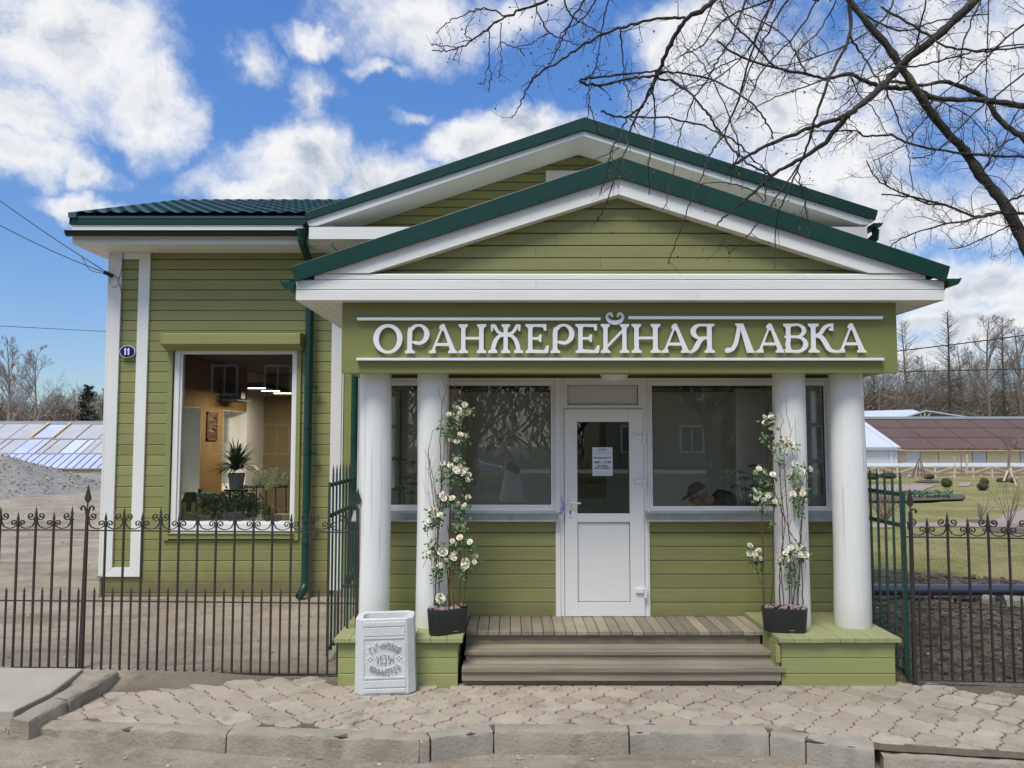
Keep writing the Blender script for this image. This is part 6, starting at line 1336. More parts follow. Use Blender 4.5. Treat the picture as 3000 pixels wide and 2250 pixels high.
mb.build('truss', 'ridge_grey', t); mb = MB(); mb.xz([(P_(2655, 1223).x, P_(0, 1223).z - 2), (P_(2655, 1223).x, P_(0, 1223).z), (P_(2712, 1206).x, P_(0, 1206).z), (P_(2832, 1223).x, P_(0, 1223).z), (P_(2832, 1223).x, P_(0, 1223).z - 2)], 61.3, 61.4); mb.build('gable', 'seam', t)
mat('wood_pale', (.52, .47, .38), .7); mat('tag_white', (.55, .55, .52), .6)
t = thing('garden_fence', 'low white wooden fence with diagonal braces before the long greenhouse', 'fence', Pp(2700, 1388, 41)); Yf = 41.2; mb = MB(); pxs = [2460 + 55.5 * k for k in range(14)]; za, zb2 = Zp(1367.5, Yf), Zp(1384, Yf)
for z in (za, zb2): mb = MB(); mb.box(Xp(2400, 1370, Yf), Xp(3250, 1370, Yf), Yf - .03, Yf + .03, z - .035, z + .035); mb.build('rail', 'wood_pale', t)
for i, x in enumerate(pxs): X = Xp(x, 1375, Yf); mb = MB(); mb.box(X - .04, X + .04, Yf - .09, Yf - .031, -.05, za + .05); mb.build('post', 'wood_pale', t)
for i in range(len(pxs) - 1):
    a, b = Xp(pxs[i], 1375, Yf), Xp(pxs[i + 1], 1375, Yf); z0, z1 = (zb2, za) if i % 2 else (za, zb2); mb = MB(); mb.tube([(a, Yf - .1, z0), (b, Yf - .1, z1)], .028, 4); mb.build('brace', 'wood_pale', t)

# ---- garden paths, beds, shrubs
mat('pink_path', (.34, .27, .24), .95, (.28, .225, .20), .9, .9, bump=.3, bscale=20); mat('bed_soil', (.085, .065, .05), .95, (.13, .10, .075), 3, .9, bump=.6, bscale=12)
def flat(name, pts, z, m, kind='structure'):
    P = [Gp(x, y, z) for x, y in pts]; mb = MB(); mb.prism([(p.x, p.y, z) for p in P][::-1] if sum(P[i].x * P[(i + 1) % len(P)].y - P[(i + 1) % len(P)].x * P[i].y for i in range(len(P))) > 0 else [(p.x, p.y, z) for p in P], (0, 0, -.03)); return tag(mb.build(name, m), kind=kind)
flat('path', [(2540, 1533), (2700, 1531), (2860, 1528), (2920, 1521), (2945, 1505), (3020, 1480), (3200, 1455), (3200, 1500), (3010, 1530), (2960, 1549), (2900, 1543), (2800, 1540), (2540, 1545)], .035, 'pink_path')
flat('path', [(2540, 1437), (2600, 1436), (2700, 1438), (2716, 1430), (2744, 1423), (2700, 1419), (2640, 1419), (2540, 1424)], .036, 'pink_path'); flat('path', [(2806, 1424), (2840, 1423), (2848, 1413), (2815, 1414)], .036, 'pink_path')
flat('flower_bed', [(2540, 1465), (2660, 1466), (2820, 1460), (2826, 1452), (2760, 1445), (2700, 1440), (2640, 1441), (2540, 1440)], .10, 'bed_soil')
flat('flower_bed', [(2680, 1410), (2720, 1413), (2755, 1411), (2745, 1406), (2700, 1405)], .05, 'bed_soil')
mat('kerb_wood', (.28, .27, .22), .85, (.20, .19, .15), 3, .8)
for i, (a, b, lab) in enumerate((((2540, 1465), (2664, 1467), 'left board edging the tulip bed, partly behind the green gate'), ((2666, 1467), (2732, 1464), 'second board edging the tulip bed beyond the fence'), ((2733, 1463), (2768, 1460), 'short middle board edging the tulip bed beyond the fence'), ((2790, 1461), (2825, 1460), 'grey right end board edging the tulip bed beyond the fence'))):
    A_, B_ = Gp(*a, 0), Gp(*b, 0); d = (B_ - A_).normalized(); mb = MB(); mb.obox((A_ + B_) / 2 + Vector((0, 0, .08)), (B_ - A_) / 2, Vector((-d.y, d.x, 0)) * .05, Vector((0, 0, .09))); tag(mb.build('edging_board', 'kerb_wood', bevel=.01), lab, 'edging board', 'boards round the tulip bed')
mat('box_leaf', (.028, .050, .012), .6, (.07, .075, .015), 14, .9, island=.4); mat('tulip_leaf', (.07, .13, .07), .5, island=.3); mat('twig_grey', (.16, .125, .10), .85, (.23, .19, .15), 8, .8); mat('twig_red', (.16, .085, .07), .8, (.23, .15, .12), 8, .8)
def leafball(seed, n=1500):
    rg = random.Random(seed); mb = MB(); mb.blob((0, 0, 0), .86, .86, .86, 12, 8, .05, rg)
    for _ in range(n):
        a, z = rg.uniform(0, 2 * PI), rg.uniform(-.95, 1); r = math.sqrt(1 - z * z); c = Vector((r * math.cos(a), r * math.sin(a), z)) * rg.uniform(.84, 1.03); u = Vector((rg.uniform(-1, 1), rg.uniform(-1, 1), rg.uniform(-1, 1))).normalized() * .07; v = u.cross(c).normalized() * .045; mb.add([c - u, c + v, c + u, c - v], [(0, 1, 2, 3)])
    o = mb.build('boxwood', 'box_leaf'); me = o.data; bpy.data.objects.remove(o); return me
BOX = [leafball(1), leafball(2)]
for i, (x, y, rx, ry, Yd, lab) in enumerate([(2773, 1415, 15.5, 15, 33, 'clipped round boxwood ball left of the other two on the lawn'), (2879, 1425, 16, 12.5, 32, 'squat clipped boxwood ball in front of a smaller one on the right lawn'), (2884, 1411, 12.5, 11, 36, 'smaller boxwood ball just behind the squat one on the right lawn'), (2938, 1408, 17, 9, 38, 'low wide boxwood bush left of the young staked tree'), (2968, 1407, 10, 9, 37.5, 'small boxwood bush beside the young tree stakes'), (2722, 1397, 15, 8, 38, 'yellowish low boxwood dome right of the stick pyramid'), (2552, 1395, 26, 11, 37, 'low hedge clump right beside the white column'), (2602, 1394, 24, 10, 37.6, 'low hedge clump behind the green gate bars')]):
    p = Pp(x, y, Yd); o = bpy.data.objects.new('boxwood', BOX[i % 2]); COL.objects.link(o); o.location = p; k = Yd / F; o.scale = (rx * k, rx * k, ry * k); tag(o, lab, 'boxwood', 'boxwoods in the garden')
mb = MB(); rg = random.Random(7)
for _ in range(420): p = Gp(rg.uniform(2640, 2790), rg.uniform(1443, 1459), .1); a = rg.uniform(0, PI); d = Vector((math.cos(a), math.sin(a) * .5, 0)) * .03; t = Vector((rg.uniform(-.1, .1), rg.uniform(-.1, .1), rg.uniform(.05, .14))); mb.add([p - d * .5, p + d * .5, p + t * .6 + d, p + t, p + t * .6 - d], [(0, 1, 2, 3, 4)])
tag(mb.build('tulip_leaves', 'tulip_leaf'), kind='stuff')

def bush(mb, base, h, spread, n, rg, r0=.012, lean=0):
    for _ in range(n):
        a = rg.uniform(0, 2 * PI); d = Vector((math.cos(a) * spread * rg.uniform(.2, 1), math.sin(a) * spread * rg.uniform(.2, 1), 1)).normalized(); grow(mb, Vector(base), d, h * rg.uniform(.6, 1), r0 * rg.uniform(.6, 1), 2, rg, dict(seg=.16, kids=3, spread=.5, up=.02, wob=.10, shrink=.5, n=3, sides=3))
def grow(mb, p, d, L, r, lev, rg, o):
    """recursive bare branch: o holds the habit of the tree"""
    n = max(3, int(L / (o['seg'] * (L if o.get('rel') else 1)))) if not o.get('rel') else o.get('segs', 6); pts = [p.copy()]; q = d.normalized(); s = L / n
    for i in range(n):
        q = (q + Vector((rg.gauss(0, 1), rg.gauss(0, 1), rg.gauss(0, 1))) * o['wob'] + Vector((0, 0, o['up'] if lev > 0 else o.get('tipup', o['up'])))).normalized(); pts.append(pts[-1] + q * s)
    rad = [r * (1 - (1 - o.get('taper', .25)) * i / n) for i in range(n + 1)]; mb.tube(pts, rad, o.get('sides', 3) if lev < 2 else max(4, o.get('sides', 3)), cap=False)
    if lev <= 0: return
    k = o['kids'] if isinstance(o['kids'], int) else o['kids'][-lev if lev <= len(o['kids']) else 0]
    for j in range(k):
        f = (j + rg.uniform(.2, 1)) / k * (1 - o.get('clear', .15)) + o.get('clear', .15); i = min(n - 1, int(f * n)); a = pts[i].lerp(pts[i + 1], f * n - i); t = (pts[i + 1] - pts[i]).normalized()
        side = t.orthogonal().normalized(); side = Matrix.Rotation(rg.uniform(0, 2 * PI), 3, t) @ side; ang_ = o['spread'] * rg.uniform(.6, 1.3); dd = (t * math.cos(ang_) + side * math.sin(ang_))
        if o.get('flat'): dd.z *= o['flat']
        grow(mb, a, dd, L * o['shrink'] * rg.uniform(.6, 1.15) * (1.15 - .45 * f), max(rad[i] * .6, o.get('rmin', .003)), lev - 1, rg, o)
for (x, y, h, sp, n, m_, lab, nm) in ((2592, 1535, 1.05, .9, 26, 'twig_red', 'low reddish leafless shrub behind the green gate bars', 'shrub'), (2875, 1530, .62, .8, 10, 'twig_grey', 'small bare shrub in a dark ring of soil on the lawn', 'shrub'), (2957, 1545, 1.35, .55, 9, 'twig_grey', 'taller bare multi-stemmed shrub on the lawn at the right edge', 'shrub')):
    p = Gp(x, y, 0); mb = MB(); bush(mb, p, h, sp, n, random.Random(x)); tag(mb.build(nm, m_), lab, 'shrub')
for x, y, r in ((2875, 1533, .38), (2950, 1556, .5)): p = Gp(x, y, 0); mb = MB(); mb.lathe((p.x, p.y, .012), [(r, 0), (r * .8, .05)], 14); tag(mb.build('soil_ring', 'bed_soil'), kind='structure')
# young staked tree
t = thing('young_tree', 'young pruned tree with pale twisted crown and slanting stakes', 'tree', Pp(2955, 1400, 35)); mb = MB(); rg = random.Random(9); Yt = 35; mb.tube([Pp(2950, 1405, Yt), Pp(2955, 1360, Yt), Pp(2957, 1330, Yt), Pp(2960, 1318, Yt)], [.05, .05, .055, .05], 6)
t2 = mb.build('trunk', 'twig_grey', t); mb = MB()
for a, b in (((2958, 1322), (2930, 1285)), ((2960, 1320), (2965, 1262)), ((2962, 1318), (2974, 1270)), ((2957, 1325), (2945, 1270)), ((2960, 1318), (2990, 1290))): A_, B_ = Pp(*a, Yt), Pp(*b, Yt); grow(mb, A_, B_ - A_, (B_ - A_).length, .035, 2, rg, dict(seg=.2, kids=5, spread=.7, up=.05, wob=.13, shrink=.5, sides=3))
mb.build('crown', 'twig_grey', t)
for lab, a, b in (('left slanting stake of the young tree', (2940, 1410), (2953, 1378)), ('right slanting stake of the young tree', (2981, 1430), (2958, 1372))): mb = MB(); mb.tube([Pp(*a, 34.5), Pp(*b, 34.9)], .035, 5); tag(mb.build('stake', 'wood_pale'), lab, 'stake')
for lab, a, b in (('tall pale wooden stake before the long greenhouse', (2831, 1388), (2833, 1332)), ('thin pale stake leaning left near the pale greenhouse wall', (2801, 1385), (2794, 1334)), ('thin dark garden stake between two pale stakes', (2817, 1388), (2815, 1325))): mb = MB(); mb.tube([Pp(*a, 39), Pp(*b, 39)], .045 if 'tall' in lab else .02, 4); tag(mb.build('stake', 'wood_pale' if 'pale' in lab[:12] else 'twig_grey'), lab, 'stake')
mb = MB()
for k in range(9): a = 2 * PI * k / 9; b = Pp(2692, 1399, 37); mb.tube([b + Vector((.32 * math.cos(a), .32 * math.sin(a), 0)), Pp(2694, 1341, 37) + Vector((.03 * math.cos(a), 0, 0))], .018, 4)
tag(mb.build('stick_pyramid', 'twig_grey'), 'pyramid of tied sticks for climbing plants in front of the white fence', 'plant support')
for x, y, lab in ((2790, 1398, 'white plant label right of the boxwood dome'), (2875, 1396, 'white plant label behind the pair of boxwood balls'), (2978, 1402, 'white plant label by the staked young tree'), (2664, 1395, 'white plant label left of the stick pyramid')):
    t = thing('plant_label', lab, 'plant label', Pp(x, y + 8, 34), 'plant labels in the garden'); c = Pp(x, y, 34); mb = MB(); mb.obox(c, (.05, 0, 0), (0, .004, .02), (0, -.02, .035)); mb.build('tag', 'tag_white', t); mb = MB(); mb.box(c.x - .005, c.x + .005, c.y + .01, c.y + .02, 0, c.z); mb.build('stem', 'twig_grey', t)
# black pipe on the soil with blocks
mat('pipe_black', (.045, .052, .085), .3, spec=.7, coat=.3); mb = MB(); Yp = 10.75; zc3 = Zp(1727, Yp); mb.tube([(HX1 - 1.0, Yp, zc3), (14, Yp - .1, zc3)], .072, 20); tag(mb.build('pipe', 'pipe_black', smooth=2), 'long shiny black plastic pipe lying across the dug soil behind the fence', 'pipe')
for lab, x0, x1, y in (('rough stone block under the black pipe', 2872, 2905, 1764), ('grey concrete block under the black pipe at the right edge', 2950, 3010, 1768)): a, b = Gp(x0, y, 0), Gp(x1, y + 4, 0); mb = MB(); rough_block(mb, a, (b - a).normalized(), (b - a).length, .22, -.1, .07, random.Random(x0), .012); tag(mb.build('block', 'kerb_concrete_grey'), lab, 'block')
# clods, chips and stones lying about
mat('clod', (.075, .058, .045), .95, (.12, .095, .075), 9, .9, island=.4); mat('chip', (.33, .30, .26), .9, island=.45); rg = random.Random(15)
mb = MB()
for _ in range(900): x, y = rg.uniform(3.5, 7.5), rg.uniform(7.3, 12.5); s = rg.uniform(.012, .045); mb.blob((x, y, zground(x, y) + s * .2), s, s * rg.uniform(.7, 1.2), s * .7, 6, 4, .3, rg)
tag(mb.build('soil_clods', 'clod'), kind='stuff'); mb = MB()
for _ in range(260):
    k = rg.random(); x, y = (rg.uniform(3.5, 7.5), rg.uniform(7.3, 13)) if k < .25 else ((rg.uniform(-7, 1), rg.uniform(7.5, 11)) if k < .5 else (rg.uniform(-4, 4), rg.uniform(5.4, 5.95))); s = rg.uniform(.006, .016)
    mb.blob((x, y, (ROAD if y < kerb_y(x) else zground(x, y)) + s * .3), s * 1.3, s, s * .6, 6, 4, .25, rg)
for v in HEAP:
    if v[2] > zground(v[0], v[1]) + .02 and rg.random() < .55: s = rg.uniform(.02, .05); mb.blob((v[0] + rg.uniform(-.1, .1), v[1] + rg.uniform(-.1, .1), v[2] + s * .2), s, s, s * .7, 5, 4, .3, rg)
for _ in range(900): x, y = rg.uniform(-14, -1.2), rg.uniform(7.5, 26); s = rg.uniform(.005, .016) * (1 + (y - 7) * .05); mb.blob((x, y, zground(x, y) + s * .3), s * 1.3, s, s * .6, 5, 4, .3, rg)
tag(mb.build('small_stones', 'chip'), kind='stuff')
mat('grass_blade', (.15, .16, .05), .8, (.26, .23, .10), 5, .9, island=.3)
mb = MB()
def tuft(x, y, n, h, r):
    for _ in range(n): a = rg.uniform(0, 2 * PI); b = Vector((x + rg.gauss(0, r), y + rg.gauss(0, r), zground(x, y) + .002)); t = Vector((math.cos(a) * h * rg.uniform(.2, .8), math.sin(a) * h * .5, h * rg.uniform(.4, 1))); s = Vector((.003, .001, 0)); mb.add([b - s, b + s, b + t * .6 + s * .7, b + t, b + t * .6 - s * .7], [(0, 1, 2, 3, 4)])
for x, y, n, h in ((2790, 2025, 26, .07), (2930, 2040, 30, .08), (2815, 2030, 14, .05), (200, 2000, 60, .05), (110, 2045, 60, .05), (60, 2080, 50, .05), (150, 2020, 40, .05), (2640, 1990, 60, .09), (2655, 1975, 50, .09), (1010, 1985, 25, .05), (225, 1992, 40, .05)):
    p = Gp(x, y, 0); tuft(p.x, p.y, n, h, .05)
for _ in range(2600): x = rg.uniform(3.6, 11); y = rg.uniform(12.8, 21) - (x - 6) * .55 * (rg.random() < .5) * .3; tuft(x, max(y, 13.2 - (x - 6) * .5), 2, .05, .06)
tag(mb.build('grass', 'grass_blade'), kind='stuff')

# ================================================================== FAR TREES
mat('bark_grey', (.13, .11, .095), .9, (.20, .17, .145), 2, .9); mat('bark_birch', (.36, .33, .31), .8, (.18, .155, .14), 1.2, .9); mat('bark_dark', (.060, .046, .038), .9, (.10, .078, .062), 2, .9); mat('twig_mass', (.12, .088, .062), .95, (.18, .14, .10), .5, .9, island=.35); mat('needles', (.020, .032, .018), .8, (.035, .048, .026), 1, .9, island=.3)
def sliver(mb, p, d, L, w, rg):
    d = d.normalized(); s = d.orthogonal().normalized() * w; mb.add([p - s, p + s, p + d * L], [(0, 1, 2)])
def far_tree(kind, px, ytop, Yd, seed, lab, m_='bark_grey', group='bare trees beyond the greenhouses'):
    rg = random.Random(seed); X = Xp(px, 1250, Yd); H = Zp(ytop, Yd); root = thing({'larch': 'larch_tree', 'birch': 'birch_tree', 'bare': 'bare_tree', 'spruce': 'spruce_tree'}[kind], lab, 'tree', (X, Yd, 0), group)
    tr, cr = MB(), MB()
    if kind in ('larch', 'spruce'):
        bend = rg.gauss(0, .25); pts = [Vector((X + bend * (k / 12) ** 2 + rg.gauss(0, .03), Yd, H * k / 12)) for k in range(13)]; tr.tube(pts, [H * .014 * (1 - k / 12.6) + .02 for k in range(13)], 6, cap=False); n = int(H * (13 if kind == 'larch' else 15))
        for i in range(n):
            f = .18 + .82 * (i + rg.random()) / n if kind == 'larch' else .05 + .95 * (i + rg.random()) / n; z = H * f; a = rg.uniform(0, 2 * PI); L = H * (.30 if kind == 'larch' else .24) * (1.03 - f) ** .7 * rg.uniform(.45, 1.15) + .15; d = Vector((math.cos(a), math.sin(a), (.10 if kind == 'larch' else -.15) + .75 * f * f)).normalized()
            p = Vector((X, Yd, z)); q = [p, p + d * L * .5 + Vector((0, 0, -.05 * L)), p + d * L + Vector((0, 0, .02 * L))]; cr.tube(q, [.028, .018, .006], 3, cap=False)
            for _ in range(8 if kind == 'larch' else 26): g = rg.uniform(.2, 1); s = q[0].lerp(q[2], g); dd = (d * .6 + Vector((rg.gauss(0, .6), rg.gauss(0, .6), rg.gauss(-.25, .35)))); sliver(cr, s, dd, rg.uniform(.2, .6) * (1 if kind == 'larch' else .9), .010 if kind == 'larch' else .07, rg)
    else:
        o = dict(rel=True, segs=6, seg=1, kids=(6, 7, 7, 7), spread=.72, up=.05, wob=.10, shrink=.58, sides=3, clear=.22, rmin=.007, taper=.2) if kind == 'bare' else dict(rel=True, segs=6, seg=1, kids=(6, 7, 8, 12), spread=.5, up=.0, tipup=-.16, wob=.07, shrink=.5, sides=3, clear=.2, rmin=.006, taper=.2)
        d0 = Vector((rg.gauss(0, .04), 0, 1)); n = 8; pts = [Vector((X, Yd, 0))]
        for k in range(n): d0 = (d0 + Vector((rg.gauss(0, .05), rg.gauss(0, .05), .05))).normalized(); pts.append(pts[-1] + d0 * H * .95 / n)
        rr_ = [H * .016 * (1 - .86 * k / n) for k in range(n + 1)]; tr.tube(pts, rr_, 6, cap=False); K = 17
        for j in range(K):
            f = .26 + .72 * (j + rg.random() * .8) / K; i = min(n - 1, int(f * n)); a = pts[i].lerp(pts[i + 1], f * n - i); b = rg.uniform(0, 2 * PI); tilt = rg.uniform(.55, 1.15) if kind == 'bare' else rg.uniform(.35, .6); d = Vector((math.cos(b) * math.sin(tilt), math.sin(b) * math.sin(tilt), math.cos(tilt)))
            grow(cr, a, d, H * .42 * (1.15 - f) * rg.uniform(.8, 1.1), rr_[i] * .5, 3, rg, o)
    tr.build('trunk', m_, root); cr.build('crown', 'needles' if kind == 'spruce' else m_, root); return root
for a in [('birch', 18, 982, 78, 1, 'tall weeping birch at the left edge beyond the greenhouse', 'bark_birch'), ('bare', 108, 1010, 70, 12, 'bare tree with a pale forked trunk beyond the left greenhouse', 'bark_birch'), ('spruce', 256, 1132, 85, 3, 'dark spruce rising from the thicket left of the shop', 'bark_dark'), ('bare', 160, 1150, 88, 4, 'small bare tree between the forked tree and the spruce', 'bark_grey'), ('bare', 300, 1130, 84, 14, 'bare tree between the spruce and the shop corner', 'bark_grey'),
          ('larch', 2660, 945, 78, 5, 'bare larch nearest the right end of the shop sign', 'bark_grey'), ('larch', 2785, 916, 76, 6, 'tall bare larch with irregular top, second from the sign', 'bark_dark'), ('bare', 2898, 908, 74, 7, 'tall wide-crowned bare tree right of the two larches', 'bark_grey'), ('larch', 2945, 935, 82, 8, 'slim bare larch just right of the wide-crowned tree', 'bark_dark'), ('bare', 2720, 1035, 86, 9, 'lower bare tree between the two larches', 'bark_grey'), ('bare', 2840, 1000, 88, 10, 'bare tree between the tall larch and the wide-crowned tree', 'bark_grey'), ('bare', 3000, 930, 78, 11, 'bare tree cut by the right edge of the photo', 'bark_grey'), ('larch', 2565, 1075, 90, 13, 'dark larch just above the pale greenhouse, beside the white column', 'bark_dark')]: far_tree(*a)
rg = random.Random(77); mb = MB()
for side, x0, x1, n, yt in ((0, -150, 345, 11000, 1172), (1, 2480, 3150, 34000, 1078)):
    for _ in range(n):
        Yd = rg.uniform(84, 112); px = rg.uniform(x0, x1); top = Zp(yt + 16 * math.sin(px * .021) + 9 * math.sin(px * .067 + 1) + rg.gauss(0, 9), Yd); z = top * rg.uniform(.0, 1) ** .8; sliver(mb, Vector((Xp(px, 1200, Yd), Yd, z)), Vector((rg.gauss(0, .8), rg.gauss(0, .3), 1)), rg.uniform(.5, 2.0) * (1 if z < top * .8 else .7), rg.uniform(.010, .030) * (1 if z > top * .66 else 2.6), rg)
    for _ in range(70 if side else 30): Yd = rg.uniform(82, 112); px = rg.uniform(x0, x1); X = Xp(px, 1200, Yd); H = Zp(yt - 22, Yd) * rg.uniform(.8, 1.1); mb.tube([(X, Yd, 0), (X + rg.gauss(0, .5), Yd, H * .6), (X + rg.gauss(0, 1.0), Yd, H)], [.10, .05, .012], 4, cap=False)
tag(mb.build('woodland', 'twig_mass'), kind='stuff')

# ================================================================== CABLES
mat('cable', (.02, .022, .025), .6)
def cable(lab, pts, r, sag=0, name='power_cable'):
    n = 14; a, b = pts[0], pts[-1]; P = []
    for (p, q) in zip(pts[:-1], pts[1:]):
        for k in range(n): t = k / n; v = Vector(p).lerp(Vector(q), t); v.z -= sag * 4 * t * (1 - t); P.append(v)
    P.append(Vector(pts[-1])); mb = MB(); mb.tube(P, r, 5); return tag(mb.build(name, 'cable', smooth=True), lab, 'cable')
an = Pp(325, 805, YH - .07); cable('upper black cable sloping from the left edge down to the shop corner', [Pp(-420, 300, 10.2), Pp(0, 588, 10.2), an], .006, .02); cable('lower black cable sloping from the left edge down to the shop corner', [Pp(-420, 455, 10.2), Pp(0, 660, 10.2), an], .006, .03)
cable('thin slack cable at the far left, running level to the shop corner boards', [Pp(-300, 940, 22), Pp(0, 955, 22), Pp(330, 972, 22)], .008, .0); cable('slack loop of wire hanging between the two sloping cables', [Pp(240, 752, 10.15), Pp(262, 790, 10.15), Pp(300, 800, 10.18), an], .004, .01, 'wire_loop')
t = thing('cable_clamp', 'black cable clamp with a hanging wire loop on the shop corner', 'cable clamp', an); mb = MB(); mb.obox(Pp(318, 803, YH - .09), (.05, 0, -.022), (0, .025, 0), (.012, 0, .022)); mb.build('clamp', 'dark_rubber', t); mb = MB(); c = Pp(335, 825, YH - .07); mb.tube([c + Vector((.055 * math.cos(a), 0, .075 * math.sin(a))) for a in [k * PI / 8 for k in range(-6, 10)]], .004, 5); mb.tube([Pp(348, 822, YH - .05), Pp(356, 790, YH - .045), Pp(360, 770, YH - .045), Pp(361, 700, YH - .03)], .004, 5); mb.tube([Pp(350, 830, YH - .045), Pp(358, 870, YH - .045), Pp(360, 1000, YH - .045), Pp(356, 1048, YH - .045)], .004, 5); mb.build('wire', 'cable', t)
cable('double twisted cable rising to the right in front of the larches', [Pp(2560, 1036, 34), Pp(2640, 1027, 34), Pp(3000, 982, 34), Pp(3200, 955, 34)], .025, 0.02); cable('single cable running almost level right of the shop sign', [Pp(2540, 1084, 36), Pp(2640, 1089, 36), Pp(3000, 1081, 36), Pp(3200, 1068, 36)], .022, 0)
# ================================================================== NEAR TREES WHOSE BRANCHES HANG INTO THE PHOTO
mat('bark_near', (.030, .024, .021), .85, (.060, .050, .042), 9, .9, bump=1, bscale=45, dirt=((.115, .105, .035), 3.2, .58, .68)); mat('bud', (.13, .06, .045), .6, (.19, .11, .07), 30, .8)
def smooth_line(P, n=5):
    out = []
    for i in range(len(P) - 1):
        p0, p1, p2, p3 = P[max(i - 1, 0)], P[i], P[i + 1], P[min(i + 2, len(P) - 1)]
        for j in range(n): t = j / n; out.append(.5 * (2 * p1 + (p2 - p0) * t + (2 * p0 - 5 * p1 + 4 * p2 - p3) * t * t + (3 * p1 - p0 - 3 * p2 + p3) * t ** 3))
    return out + [P[-1]]
def twigs_on(mb, buds, pts, rad, rg, dens, L, lev, droop, budp=.5):
    """little crooked side shoots with spurs and buds along a limb"""
    tot = sum((b - a).length for a, b in zip(pts[:-1], pts[1:])); n = int(tot * dens)
    for _ in range(n):
        i = rg.randrange(len(pts) - 1); a = pts[i].lerp(pts[i + 1], rg.random()); t = (pts[i + 1] - pts[i]).normalized(); v = Vector((rg.gauss(0, 1), rg.gauss(0, .6), rg.gauss(0, 1))); v = (v - t * v.dot(t)).normalized()
        d = (t * rg.uniform(.3, 1.0) + v).normalized(); l = L * rg.uniform(.35, 1.2); k = max(3, int(l / .035)); k = min(k, 9); q = [a]; dd = d
        for j in range(k): dd = (dd + Vector((rg.gauss(0, .22), rg.gauss(0, .12), rg.gauss(0, .22) + droop))).normalized(); q.append(q[-1] + dd * l / k)
        r0 = min(rad[i] * .6, .0022 + r_min * .7 + .004 * l); mb.tube(q, [r0 * (1 - .6 * j / k) for j in range(k + 1)], 3, cap=False)
        if lev > 0: twigs_on(mb, buds, q, [r0 * .7] * len(q), rg, dens * 1.5, L * .42, lev - 1, droop * .6, budp)
        elif rg.random() < budp: buds.append((q[-1], (q[-1] - q[-2]).normalized()))
r_min = .0016
def near_tree(label, limbs, trunk, Yd, seed, r_scale, dens, L, lev, droop, budp):
    rg = random.Random(seed); root = thing('bare_tree', label, 'tree', (trunk[0][0], trunk[0][1], trunk[0][2])); br, tw, buds = MB(), MB(), []
    tm = MB(); tm.tube(smooth_line([Vector(p) for p in trunk], 4), [x for x in np.linspace(trunk_r[0], trunk_r[1], (len(trunk) - 1) * 4 + 1)], 10); tm.build('trunk', 'bark_near', root, smooth=True)
    for P, r0, r1, *dd in limbs:
        dy = dd[0] if dd else 0; W = [Pp(x, y, Yd + dy + .25 * math.sin(i * 1.3 + x * .01) * .5) for i, (x, y) in enumerate(P)]; S = smooth_line(W, 6); n = len(S); rad = [((r0 + (r1 - r0) * i / (n - 1)) * r_scale + r_min) * (1 + rg.uniform(-.12, .14)) for i in range(n)]
        S = [s + Vector((rg.gauss(0, .004), rg.gauss(0, .004), rg.gauss(0, .004))) for s in S]; br.tube(S, rad, 8 if r0 > .012 else 5); twigs_on(tw, buds, S, rad, rg, dens * (1 if r0 < .02 else .55), L, lev, droop, budp)
    br.build('branches', 'bark_near', root, smooth=True); tw.build('twigs', 'bark_near', root)
    bm_ = MB()
    for p, d in buds:
        for k in range(rg.choice((1, 1, 2, 3))): e = (d + Vector((rg.gauss(0, .35), rg.gauss(0, .2), rg.gauss(0, .35)))).normalized(); l = rg.uniform(.010, .022); s = e.orthogonal().normalized() * l * .28; t = e.cross(s); bm_.add([p, p + e * l * .4 + s, p + e * l * .4 + t, p + e * l * .4 - s, p + e * l * .4 - t, p + e * l], [(0, 2, 1), (0, 3, 2), (0, 4, 3), (0, 1, 4), (5, 1, 2), (5, 2, 3), (5, 3, 4), (5, 4, 1)])
    bm_.build('buds', 'bud', root)
    return root
Y1_ = 4.9
